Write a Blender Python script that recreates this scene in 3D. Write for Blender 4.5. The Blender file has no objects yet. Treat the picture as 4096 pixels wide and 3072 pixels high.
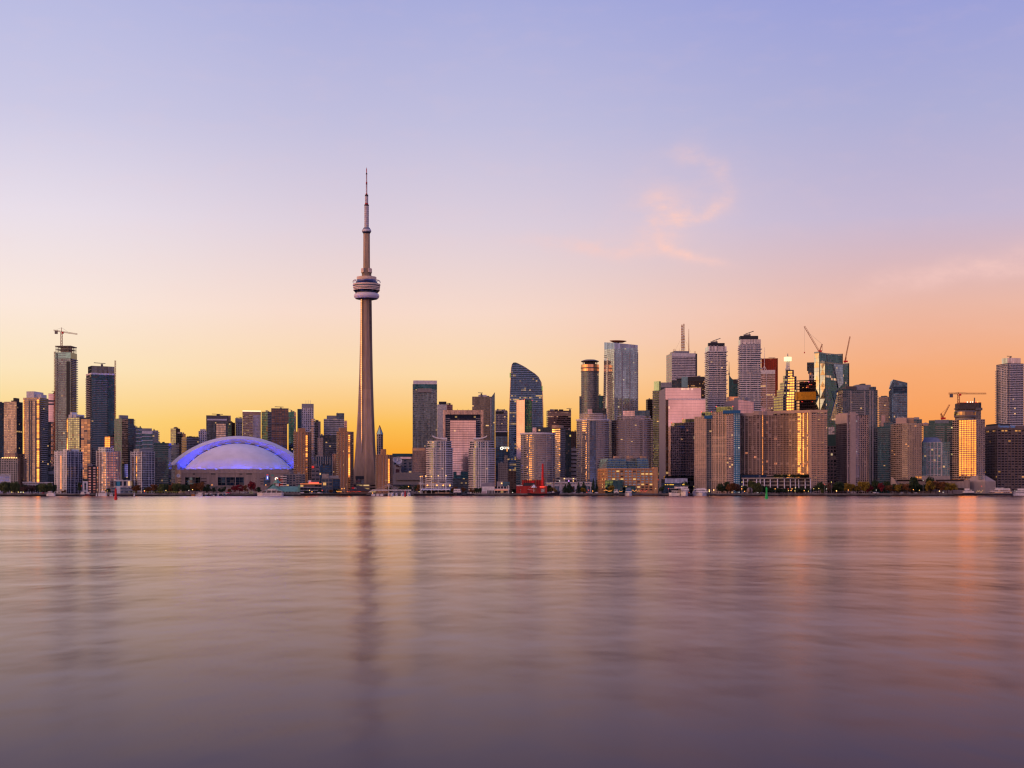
import bpy, math, random
from math import sin, cos, tan, atan, atan2, pi, radians, sqrt, exp
random.seed(7)
scn = bpy.context.scene
col = scn.collection

# ------------------------------------------------------------------ camera
F, HZ, EYE = 5500.0, 1972.0, 3.6        # focal length and horizon in photograph pixels; eye height in metres
cam = bpy.data.cameras.new("camera")
cam.sensor_width = 36.0
cam.lens = 36.0 * F / 4096.0
cam.shift_y = (HZ - 1536.0) / 4096.0
cam.clip_start, cam.clip_end = 0.5, 60000
camo = bpy.data.objects.new("camera", cam)
camo.location = (0, 0, EYE)
camo.rotation_euler = (radians(90), 0, 0)
col.objects.link(camo)
scn.camera = camo
scn.view_settings.view_transform = 'Standard'
scn.view_settings.look = 'None'
scn.view_settings.exposure = 0.0
scn.view_settings.gamma = 1.0
scn.cycles.max_bounces = 5
scn.cycles.diffuse_bounces = 2
scn.cycles.glossy_bounces = 3
scn.cycles.caustics_reflective = False
scn.cycles.caustics_refractive = False
scn.cycles.sample_clamp_indirect = 4.0
scn.cycles.sample_clamp_direct = 5.0
scn.cycles.use_denoising = True; scn.cycles.pixel_filter_type = 'BLACKMAN_HARRIS'; scn.cycles.filter_width = 1.25; scn.cycles.denoiser = 'OPENIMAGEDENOISE'; scn.cycles.denoising_input_passes = 'RGB_ALBEDO_NORMAL'; scn.cycles.denoising_prefilter = 'ACCURATE'
scn.cycles.use_adaptive_sampling = False
scn.cycles.adaptive_threshold = 0.02

# ------------------------------------------------------------------ node helpers
def lin(c):
    return tuple(((v / 255.0) / 12.92 if v / 255.0 <= 0.04045 else ((v / 255.0 + 0.055) / 1.055) ** 2.4) for v in c)

class NT:
    def __init__(s, nt):
        s.nt = nt
        s.L = nt.links.new
    def put(s, sock, v):
        if isinstance(v, bpy.types.NodeSocket):
            s.L(v, sock)
        elif isinstance(v, (tuple, list)) and sock.type == 'RGBA' and len(v) == 3:
            sock.default_value = (*v, 1.0)
        else:
            sock.default_value = v
    def node(s, t, **kw):
        n = s.nt.nodes.new(t)
        for a, b in kw.items():
            setattr(n, a, b)
        return n
    def m(s, op, a, b=None, c=None, clamp=False):
        n = s.node('ShaderNodeMath', operation=op, use_clamp=clamp)
        for i, v in enumerate((a, b, c)):
            if v is not None:
                s.put(n.inputs[i], v)
        return n.outputs[0]
    def mix(s, f, a, b, mode='MIX'):
        n = s.node('ShaderNodeMix', data_type='RGBA', blend_type=mode)
        s.put(n.inputs[0], f); s.put(n.inputs[6], a); s.put(n.inputs[7], b)
        return n.outputs[2]
    def xyz(s, x, y, z):
        n = s.node('ShaderNodeCombineXYZ')
        for i, v in enumerate((x, y, z)):
            s.put(n.inputs[i], v)
        return n.outputs[0]
    def sep(s, v):
        n = s.node('ShaderNodeSeparateXYZ'); s.put(n.inputs[0], v)
        return n.outputs
    def vm(s, op, a, b=None, sc=None):
        n = s.node('ShaderNodeVectorMath', operation=op)
        s.put(n.inputs[0], a)
        if b is not None: s.put(n.inputs[1], b)
        if sc is not None: s.put(n.inputs['Scale'], sc)
        return n.outputs[0]
    def ramp(s, f, stops):
        n = s.node('ShaderNodeValToRGB')
        cr = n.color_ramp
        while len(cr.elements) > 1:
            cr.elements.remove(cr.elements[-1])
        cr.elements[0].position = stops[0][0]; cr.elements[0].color = (*lin(stops[0][1]), 1)
        for p, c in stops[1:]:
            e = cr.elements.new(p); e.color = (*lin(c), 1)
        s.put(n.inputs[0], f)
        return n.outputs[0]
    def noise(s, vec, scale, detail=3.0, rough=0.5, out=0):
        n = s.node('ShaderNodeTexNoise')
        if vec is not None: s.put(n.inputs['Vector'], vec)
        n.inputs['Scale'].default_value = scale
        n.inputs['Detail'].default_value = detail
        n.inputs['Roughness'].default_value = rough
        return n.outputs[out]
    def rng(s, v, a, b, c=0.0, d=1.0, smooth=True):
        n = s.node('ShaderNodeMapRange', interpolation_type='SMOOTHSTEP' if smooth else 'LINEAR')
        for i, x in enumerate((v, a, b, c, d)):
            s.put(n.inputs[i], x)
        return n.outputs[0]

# ------------------------------------------------------------------ sky: dusk gradient by direction, after-glow in the south-west
SUN_AZ = radians(240)                   # clockwise from +Y (the view direction): behind the camera, to the left
world = bpy.data.worlds.new("World")
scn.world = world
world.use_nodes = True
wn = NT(world.node_tree)
world.node_tree.nodes.clear()
tc = wn.node('ShaderNodeTexCoord')
dx, dy, dz = wn.sep(wn.vm('NORMALIZE', tc.outputs['Generated']))
zc = wn.m('MAXIMUM', dz, 0.0)
az = wn.m('ARCTAN2', dx, dy)
skyL = wn.ramp(zc, [(0, (254, 200, 95)), (.0494, (255, 216, 130)), (.0855, (255, 231, 190)), (.13, (254, 234, 222)), (.191, (236, 225, 236)),
                    (.258, (206, 203, 231)), (.337, (184, 187, 228)), (.6, (128, 136, 205)), (1, (90, 105, 185))])
skyM = wn.ramp(zc, [(0, (246, 132, 16)), (.023, (253, 162, 32)), (.0494, (255, 193, 86)), (.0855, (255, 219, 170)), (.13, (250, 220, 205)), (.191, (224, 209, 222)),
                    (.258, (196, 193, 224)), (.337, (171, 175, 222)), (.6, (120, 130, 203)), (1, (90, 105, 185))])
skyR = wn.ramp(zc, [(0, (246, 142, 74)), (.023, (252, 155, 82)), (.0494, (252, 160, 88)), (.0855, (249, 172, 120)), (.13, (237, 185, 167)), (.191, (200, 186, 212)),
                    (.258, (176, 176, 216)), (.337, (154, 160, 219)), (.6, (112, 122, 200)), (1, (90, 105, 185))])
skyB = wn.ramp(zc, [(0, (172, 152, 194)), (.02, (200, 154, 172)), (.06, (232, 164, 160)), (.12, (226, 174, 178)), (.25, (176, 164, 204)), (.5, (122, 130, 196)), (1, (90, 105, 185))])
front = wn.mix(wn.rng(az, -.36, -.09), skyL, skyM)
front = wn.mix(wn.rng(az, -.06, .30), front, skyR)
sky = wn.mix(wn.rng(dy, -.25, .25), skyB, front)
gx, gy = sin(SUN_AZ), cos(SUN_AZ)
hor = wn.m('SQRT', wn.m('MAXIMUM', wn.m('SUBTRACT', 1.0, wn.m('MULTIPLY', dz, dz)), 1e-4))
ga = wn.m('DIVIDE', wn.m('ADD', wn.m('MULTIPLY', dx, gx), wn.m('MULTIPLY', dy, gy)), hor)
core = wn.m('POWER', wn.m('MAXIMUM', ga, 0.0), 34.0)
wide = wn.m('POWER', wn.m('MAXIMUM', ga, 0.0), 2.6)
fall = wn.m('EXPONENT', wn.m('MULTIPLY', zc, -7.0))
fall2 = wn.m('EXPONENT', wn.m('MULTIPLY', zc, -2.6))
sky = wn.mix(wn.m('MULTIPLY', wn.m('MULTIPLY', wide, fall2), .85), sky, (1.35, .66, .32))
sky = wn.mix(wn.m('MULTIPLY', core, fall), sky, (5.2, 1.95, .26))
# thin pink cirrus, laid out by compass direction and height above the horizon
el = wn.m('ARCSINE', dz)
dirv = wn.xyz(az, el, 0.0)
n1 = wn.noise(wn.vm('MULTIPLY', dirv, (1.0, 1.8, 1.0)), 48.0, 8.0, .68)
n2 = wn.noise(wn.vm('MULTIPLY', dirv, (1.0, 2.6, 1.0)), 26.0, 5.0, .6)
warp = wn.noise(dirv, 18.0, 3.0, .5, out=1)
wx_, wy_, _ = wn.sep(warp)
azw = wn.m('ADD', az, wn.m('MULTIPLY', wn.m('SUBTRACT', wx_, .5), .034))
elw = wn.m('ADD', el, wn.m('MULTIPLY', wn.m('SUBTRACT', wy_, .5), .024))
def ae(zx, zy):
    px, py = 2048 + zx * .9259, 400 + zy * .9259
    a = atan((px - 2048) / F)
    return a, atan((HZ - py) / F * cos(a))
acc = None
for zx, zy, lx, ly, rot, amp in [
        (745, 215, 60, 20, 5, .45), (845, 265, 80, 34, -40, .24), (905, 350, 80, 30, -72, .2), (845, 440, 60, 22, 35, .55), (775, 485, 60, 20, 20, .5),
        (650, 455, 52, 40, -30, .62), (690, 505, 34, 40, -60, .5), (612, 560, 34, 28, -30, .5), (655, 610, 44, 26, -45, .45), (720, 670, 90, 12, -20, .8),
        (850, 705, 60, 14, -3, .62), (480, 648, 220, 16, -6, .44), (330, 630, 200, 16, -4, .34), (690, 420, 190, 80, 0, .26), (560, 600, 200, 40, -8, .22),
        (1960, 725, 300, 28, 8, .42), (2180, 728, 160, 16, 4, .40), (1700, 790, 240, 30, 14, .2), (2080, 690, 110, 20, 0, .25),
        (760, 940, 320, 60, 0, .18), (480, 1000, 260, 30, 0, .16)]:
    a, e = ae(zx, zy); lx, ly, amp = lx * 1.25, ly * 1.55, amp * .8
    k = .9259 / F
    c_, s_ = cos(radians(rot)), sin(radians(rot))
    da = wn.m('SUBTRACT', azw, a); de = wn.m('SUBTRACT', elw, e)
    p = wn.m('MULTIPLY', wn.m('ADD', wn.m('MULTIPLY', da, c_), wn.m('MULTIPLY', de, s_)), 1 / (lx * k))
    q = wn.m('MULTIPLY', wn.m('SUBTRACT', wn.m('MULTIPLY', de, c_), wn.m('MULTIPLY', da, s_)), 1 / (ly * k))
    g = wn.m('MULTIPLY', wn.m('EXPONENT', wn.m('MULTIPLY', wn.m('ADD', wn.m('MULTIPLY', p, p), wn.m('MULTIPLY', q, q)), -1.0)), amp)
    acc = g if acc is None else wn.m('ADD', acc, g)
dens = wn.m('MULTIPLY', acc, wn.rng(n1, .30, .70, .42, 1.15))
dens = wn.m('MULTIPLY', dens, wn.rng(dy, 0.0, .3))
cirrus = wn.m('MULTIPLY', wn.rng(n2, .45, .75), .05)
dens = wn.m('ADD', dens, wn.m('MULTIPLY', cirrus, wn.rng(zc, .02, .12)), clamp=True)
sky = wn.mix(dens, sky, lin((252, 206, 197)))
nish = wn.node('ShaderNodeTexSky', sky_type='NISHITA', sun_disc=False, sun_elevation=radians(3.0), sun_rotation=SUN_AZ)
sky = wn.mix(.03, sky, wn.vm('SCALE', nish.outputs[0], sc=.10))
bg = wn.node('ShaderNodeBackground'); wn.put(bg.inputs[0], sky); bg.inputs[1].default_value = 1.0
wo = wn.node('ShaderNodeOutputWorld'); wn.L(bg.outputs[0], wo.inputs[0])

# the sun has just gone under: a broad, soft, warm light from the south-west
sl = bpy.data.lights.new("sun", 'SUN')
sl.energy, sl.angle, sl.color = 1.4, radians(72), (1.0, .50, .26)
so = bpy.data.objects.new("sun", sl)
EL = radians(9)
from mathutils import Vector
so.rotation_euler = Vector((-sin(SUN_AZ) * cos(EL), -cos(SUN_AZ) * cos(EL), -sin(EL))).to_track_quat('-Z', 'Y').to_euler()
col.objects.link(so)

# ------------------------------------------------------------------ surveying: views of the photograph -> world
VIEW = {1: (0, 1280, .4401), 2: (500, 1280, .4401), 3: (1000, 1280, .4401), 4: (1500, 1280, .4401), 5: (2000, 1280, .4401), 6: (2500, 1280, .4401),
        7: (3000, 1280, .4401), 8: (3556, 1280, .4401), 'd': (640, 1680, .27125), 't': (1360, 650, .36184), 'p': (1380, 1060, .09646)}
for i_, c_ in enumerate('ABCDEFGH'):
    VIEW[c_] = (512 * i_, 1860, .23146)
def tx(k, x): return (VIEW[k][0] + x * VIEW[k][2] - 2048) / F
def ty(k, y): return (HZ - VIEW[k][1] - y * VIEW[k][2]) / F
def X(k, x, Y): return tx(k, x) * Y
def Z(k, y, Y): return EYE + ty(k, y) * Y
GZ = 3.0                                # level of the land
def shore(x): return 1775 + .19 * x     # the quay edge

# ------------------------------------------------------------------ materials
def solid(name, c, rough=.7, metal=0.0, var=.15, scale=.3, spec=.3):
    m = bpy.data.materials.new(name); m.use_nodes = True
    n = NT(m.node_tree); b = m.node_tree.nodes['Principled BSDF']
    t = n.node('ShaderNodeTexCoord')
    f = n.rng(n.noise(t.outputs['Object'], scale, 5.0, .6), .3, .7, 1 - var, 1 + var)
    n.put(b.inputs['Base Color'], n.vm('SCALE', c, sc=f))
    b.inputs['Roughness'].default_value = rough; b.inputs['Metallic'].default_value = metal
    b.inputs['Specular IOR Level'].default_value = spec
    return m
def lamp(name, c, e):
    m = bpy.data.materials.new(name); m.use_nodes = True
    b = m.node_tree.nodes['Principled BSDF']
    b.inputs['Base Color'].default_value = (.1, .1, .1, 1)
    b.inputs['Emission Color'].default_value = (*c, 1); b.inputs['Emission Strength'].default_value = e
    return m
FAC = {}
def fac(wall=(.3, .3, .3), glass=(.4, .42, .46), bay=3.0, fl=3.0, wx=.8, wy=.65, lit=.012, tilt=.02, rough=.07, var=.45, sub=0.0, litrow=0.0, litc=(1, .55, .2), lits=1.3, wr=.8, big=0.0):
    """a storeyed facade: windows that each sit a little differently, some with the lights on, in a wall or in curtain-wall frames"""
    k_ = .43 if max(glass) < .5 else 1.0
    cool = glass[2] > glass[0] * 1.04 and k_ < 1
    glass = (glass[0] * k_ * (min(1, glass[0] / glass[2]) ** .6 * .88 if cool else .95), glass[1] * k_ * (1.0 if cool else .97), glass[2] * k_ * (1.22 if cool else 1.05))
    key = (wall, glass, bay, fl, wx, wy, lit, tilt, rough, var, sub, litrow, litc, lits, wr, big)
    if key in FAC: return FAC[key]
    m = bpy.data.materials.new("facade_%d" % len(FAC)); m.use_nodes = True
    n = NT(m.node_tree); b = m.node_tree.nodes['Principled BSDF']; out = m.node_tree.nodes['Material Output']
    uv = n.node('ShaderNodeUVMap')
    u, v, _ = n.sep(uv.outputs[0])
    cu, cv = n.m('DIVIDE', u, bay), n.m('DIVIDE', v, fl)
    iu, iv = n.m('FLOOR', cu), n.m('FLOOR', cv)
    fu, fv = n.m('FRACT', cu), n.m('FRACT', cv)
    wu = n.m('LESS_THAN', n.m('ABSOLUTE', n.m('SUBTRACT', fu, .5)), wx / 2)
    wv = n.m('LESS_THAN', n.m('ABSOLUTE', n.m('SUBTRACT', fv, .52)), wy / 2)
    win = n.m('MULTIPLY', wu, wv)
    if sub:                                                  # a thin post splits each window
        win = n.m('MULTIPLY', win, n.m('GREATER_THAN', n.m('ABSOLUTE', n.m('SUBTRACT', fu, .5)), sub / 2))
    oi = n.node('ShaderNodeObjectInfo')
    seed = n.m('MULTIPLY', oi.outputs['Random'], 91.7)
    wn1 = n.node('ShaderNodeTexWhiteNoise', noise_dimensions='3D'); n.put(wn1.inputs[0], n.xyz(iu, iv, seed))
    wn2 = n.node('ShaderNodeTexWhiteNoise', noise_dimensions='3D'); n.put(wn2.inputs[0], n.xyz(n.m('FLOOR', n.m('DIVIDE', cu, 7.0)), iv, n.m('ADD', seed, 13.0)))
    r, rc = wn1.outputs[0], wn1.outputs[1]
    lo = n.noise(n.xyz(n.m('MULTIPLY', u, .02), n.m('MULTIPLY', v, .012), seed), 1.0, 3.0, .6)
    gl = n.vm('SCALE', glass, sc=n.m('MULTIPLY', n.m('MULTIPLY_ADD', r, var, 1 - var * .6), n.rng(lo, .3, .7, .75, 1.2)))
    wn3 = n.node('ShaderNodeTexWhiteNoise', noise_dimensions='2D'); n.put(wn3.inputs[0], n.xyz(iu, n.m('ADD', n.m('FLOOR', n.m('DIVIDE', iv, 9.0)), seed), 0.0))
    colv = n.m('MULTIPLY_ADD', wn3.outputs[0], var * .9, 1 - var * .45)
    gl = n.vm('SCALE', gl, sc=colv)
    litm = n.m('LESS_THAN', r, lit * .42 if lit < .15 else lit)
    if litrow:
        litm = n.m('MAXIMUM', litm, n.m('MULTIPLY', n.m('LESS_THAN', wn2.outputs[0], litrow), n.m('LESS_THAN', n.m('FRACT', n.m('MULTIPLY', r, 7.3)), .6)))
    geo = n.node('ShaderNodeNewGeometry')
    wob = n.noise(n.xyz(n.m('MULTIPLY', u, .09), n.m('MULTIPLY', v, .05), seed), 1.0, 2.0, .5, out=1)
    tl = n.vm('ADD', n.vm('SCALE', n.vm('SUBTRACT', rc, (.5, .5, .5)), sc=tilt), n.vm('SCALE', n.vm('SUBTRACT', wob, (.5, .5, .5)), sc=big + tilt * .6))
    nrm = n.vm('NORMALIZE', n.vm('ADD', geo.outputs['Normal'], tl))
    g = n.node('ShaderNodeBsdfPrincipled')
    blind = n.m('LESS_THAN', n.m('FRACT', n.m('MULTIPLY', r, 17.3)), .08 if (max(glass) < .5 and var > .3) else 0.0)
    n.put(g.inputs['Base Color'], n.mix(blind, gl, tuple(.5 * w_ + .03 for w_ in wall))); n.put(g.inputs['Metallic'], n.m('SUBTRACT', 1.0, n.m('MULTIPLY', blind, .85))); g.inputs['Roughness'].default_value = rough
    n.put(g.inputs['Normal'], nrm)
    n.put(g.inputs['Emission Color'], n.vm('SCALE', litc, sc=n.m('MULTIPLY_ADD', n.m('FRACT', n.m('MULTIPLY', r, 311.0)), .8, .3))); n.put(g.inputs['Emission Strength'], n.m('MULTIPLY', litm, lits * .62))
    stain = n.noise(n.xyz(n.m('MULTIPLY', u, .25), n.m('MULTIPLY', v, .03), seed), 1.0, 4.0, .6)
    n.put(b.inputs['Base Color'], n.vm('SCALE', wall, sc=n.m('MULTIPLY', n.rng(stain, .25, .75, .86, 1.28), n.m('MULTIPLY_ADD', wn3.outputs[0], .22, .92))))
    b.inputs['Roughness'].default_value = wr; b.inputs['Specular IOR Level'].default_value = .25
    ms = n.node('ShaderNodeMixShader')
    n.put(ms.inputs[0], win); n.L(b.outputs[0], ms.inputs[1]); n.L(g.outputs[0], ms.inputs[2]); n.L(ms.outputs[0], out.inputs[0])
    m['bay'] = bay
    FAC[key] = m
    return m

CONC = solid('concrete', (.34, .31, .29), .85)
GREY = solid('grey_metal', (.30, .30, .32), .5, .3)
LIGHT = solid('pale_panel', (.68, .65, .66), .6)
WHITE = solid('white_paint', (.78, .76, .76), .5)
DARK = solid('dark_panel', (.035, .037, .045), .5)
ROOF = solid('roofing', (.14, .135, .14), .9)
STEEL = solid('steel', (.16, .15, .15), .5, .6)
TANP = solid('tan_panel', (.46, .31, .22), .8)
BRICK = solid('tan_brick', (.40, .22, .13), .85)
SLABW = solid('pale_slab', (.72, .67, .69), .7)
SLABG = solid('grey_slab', (.35, .33, .35), .7)
SLABD = solid('dark_slab', (.12, .12, .14), .6)
MIRROR = solid('mirror_glass', (.75, .72, .70), .08, 1.0)
TEAL = solid('teal_glass', (.13, .25, .33), .12, 1.0)
DGLASS = solid('dark_glass', (.10, .13, .17), .10, 1.0)
CRANER = solid('crane_paint', (.42, .12, .05), .6)
RED = solid('red_paint', (.75, .02, .025), .45)
GREEN = solid('green_paint', (.02, .55, .11), .45)
COPPER = solid('copper_roof', (.16, .36, .28), .7)
WARM = lamp('warm_bulb', (1, .52, .16), 4.5)
HOT = lamp('amber_bulb', (1, .34, .06), 3.2)
REDL = lamp('red_light', (1, .06, .03), 2.2)
COOL = lamp('white_bulb', (1, .9, .75), 2.8)
CLW = lamp('lit_white_panel', (1, .95, .8), 1.6)

# ------------------------------------------------------------------ mesh builder
class MB:
    def __init__(s):
        s.v, s.f, s.m, s.uv = [], [], [], []
    def face(s, pts, mat, uv=None):
        i = len(s.v); s.v += [tuple(p) for p in pts]
        s.f.append(tuple(range(i, i + len(pts)))); s.m.append(mat)
        s.uv += list(uv) if uv else [(p[0], p[2]) for p in pts]
    def prism(s, pts, z0, z1, mats, top=None, fit=True, pts1=None, bottom=False, u0=0.0):
        """walls over a counter-clockwise plan (mats: one, or one per wall), u along the wall, v up; pts1 = plan at the top"""
        n = len(pts); q = pts1 or pts; acc = u0
        zt = z1 if isinstance(z1, (list, tuple)) else [z1] * n
        for i in range(n):
            j = (i + 1) % n
            a, b = pts[i], pts[j]
            ln = sqrt((a[0] - b[0]) ** 2 + (a[1] - b[1]) ** 2)
            mt = mats[i % len(mats)] if isinstance(mats, (list, tuple)) else mats
            bay = mt.get('bay', 0) if mt else 0
            if fit and bay:
                w = max(1, round(ln / bay)) * bay; a0 = 0.0
            else:
                w = ln; a0 = acc
            if mt:
                s.face([(a[0], a[1], z0), (b[0], b[1], z0), (q[j][0], q[j][1], zt[j]), (q[i][0], q[i][1], zt[i])], mt, [(a0, z0), (a0 + w, z0), (a0 + w, zt[j]), (a0, zt[i])])
            acc += ln
        if top is not False:
            s.face([(p[0], p[1], zt[i]) for i, p in enumerate(q)], top or ROOF)
        if bottom:
            s.face([(p[0], p[1], z0) for p in reversed(pts)], top or ROOF)
        return s
    def box(s, x0, x1, y0, y1, z0, z1, mat, top=None, bottom=True):
        return s.prism([(x0, y0), (x1, y0), (x1, y1), (x0, y1)], z0, z1, mat, top or (mat if not isinstance(mat, (list, tuple)) else None), bottom=bottom)
    def lathe(s, prof, mat, n=32, cx=0.0, cy=0.0, sx=1.0, sy=1.0):
        """prof: (radius, z) from the top down or bottom up; mat: one or one per band"""
        for k in range(len(prof) - 1):
            (r0, z0), (r1, z1) = prof[k], prof[k + 1]
            mt = mat[k] if isinstance(mat, (list, tuple)) else mat
            for i in range(n):
                a, b = 2 * pi * i / n, 2 * pi * (i + 1) / n
                P = [(cx + r0 * cos(a) * sx, cy + r0 * sin(a) * sy, z0), (cx + r0 * cos(b) * sx, cy + r0 * sin(b) * sy, z0),
                     (cx + r1 * cos(b) * sx, cy + r1 * sin(b) * sy, z1), (cx + r1 * cos(a) * sx, cy + r1 * sin(a) * sy, z1)]
                U = [(r0 * a, z0), (r0 * b, z0), (r0 * b, z1), (r0 * a, z1)]
                if z0 > z1: P.reverse(); U.reverse()
                if r0 < 1e-6 or r1 < 1e-6:
                    keep = []
                    for t in range(4):
                        if P[t] not in [P[w] for w in keep]: keep.append(t)
                    P = [P[t] for t in keep]; U = [U[t] for t in keep]
                if len(P) > 2: s.face(P, mt, U)
        return s
    def tube(s, p, q, r, mat, n=5, r1=None):
        p, q = Vector(p), Vector(q); d = (q - p)
        if d.length < 1e-6: return s
        d.normalize()
        a = d.orthogonal().normalized(); b = d.cross(a)
        r1 = r if r1 is None else r1
        A = [p + (a * cos(2 * pi * i / n) + b * sin(2 * pi * i / n)) * r for i in range(n)]
        B = [q + (a * cos(2 * pi * i / n) + b * sin(2 * pi * i / n)) * r1 for i in range(n)]
        for i in range(n):
            j = (i + 1) % n
            s.face([A[i], A[j], B[j], B[i]], mat)
        s.face(list(reversed(A)), mat); s.face(B, mat)
        return s
    def truss(s, p, q, w, r, mat, seg=None, tri=False):
        """a lattice boom or mast: chords and zigzag webs"""
        p, q = Vector(p), Vector(q); d = (q - p); L = d.length; d.normalize()
        up = Vector((0, 0, 1)) if abs(d.z) < .9 else Vector((0, 1, 0))
        a = d.cross(up).normalized(); b = a.cross(d).normalized()
        co = [a * (-w / 2) - b * (w / 2), a * (w / 2) - b * (w / 2)] + ([b * (w / 2)] if tri else [a * (w / 2) + b * (w / 2), a * (-w / 2) + b * (w / 2)])
        k = seg or max(2, int(L / w))
        for c in co: s.tube(p + c, q + c, r, mat, 4)
        for i in range(k):
            t0, t1 = p + d * (L * i / k), p + d * (L * (i + 1) / k)
            for m_ in range(len(co)):
                c0, c1 = co[m_], co[(m_ + 1) % len(co)]
                s.tube(t0 + (c0 if i % 2 else c1), t1 + (c1 if i % 2 else c0), r * .6, mat, 3)
        return s
    def strip(s, outline, p, z0, z1, mat, back=.25):
        """a slab with its outer edge p metres outside an open outline (left to right)"""
        o = offset(outline, p); i_ = offset(outline, -back)
        for k in range(len(outline) - 1):
            a, b, c, d = o[k], o[k + 1], i_[k + 1], i_[k]
            s.face([(*a, z0), (*b, z0), (*b, z1), (*a, z1)], mat)
            s.face([(*a, z1), (*b, z1), (*c, z1), (*d, z1)], mat)
            s.face([(*d, z0), (*c, z0), (*b, z0), (*a, z0)], mat)
        for k, fl in ((0, False), (len(outline) - 1, True)):
            q = [(*o[k], z0), (*o[k], z1), (*i_[k], z1), (*i_[k], z0)]
            s.face(q if not fl else q[::-1], mat)
        return s
    def obj(s, name, parent=None, loc=(0, 0, 0), smooth=False):
        me = bpy.data.meshes.new(name)
        me.from_pydata(s.v, [], s.f)
        ms = []
        for m in s.m:
            if m not in ms: ms.append(m)
        for m in ms: me.materials.append(m)
        me.polygons.foreach_set('material_index', [ms.index(m) for m in s.m])
        uvl = me.uv_layers.new(name='UVMap')
        uvl.data.foreach_set('uv', [c for p in s.uv for c in p])
        if smooth: me.polygons.foreach_set('use_smooth', [True] * len(me.polygons))
        me.update()
        o = bpy.data.objects.new(name, me); col.objects.link(o)
        o.location = loc
        if parent: o.parent = parent
        return o
def offset(o, p):
    n = []
    for i in range(len(o)):
        ds = []
        for a, b in ((i - 1, i), (i, i + 1)):
            if a >= 0 and b < len(o):
                dx_, dy_ = o[b][0] - o[a][0], o[b][1] - o[a][1]; l = sqrt(dx_ * dx_ + dy_ * dy_) or 1
                ds.append((dy_ / l, -dx_ / l))
        nx, ny = sum(d[0] for d in ds) / len(ds), sum(d[1] for d in ds) / len(ds)
        k = nx * nx + ny * ny or 1
        n.append((o[i][0] + p * nx / k, o[i][1] + p * ny / k))
    return n
def weld(o):
    import bmesh
    bm = bmesh.new(); bm.from_mesh(o.data); bmesh.ops.remove_doubles(bm, verts=bm.verts, dist=1e-4); bm.to_mesh(o.data); bm.free()
    return o
def tag(o, label, cat, group=None, kind=None):
    o['label'] = label; o['category'] = cat
    if group: o['group'] = group
    if kind: o['kind'] = kind
    return o
def empty(name, loc, rz=0.0):
    o = bpy.data.objects.new(name, None); o.empty_display_size = 2
    o.location = loc; o.rotation_euler = (0, 0, rz); col.objects.link(o)
    return o
def copy_tree(o, parent=None):
    c = o.copy(); col.objects.link(c)
    if parent: c.parent = parent
    for ch in list(o.children): copy_tree(ch, c)
    return c

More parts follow.
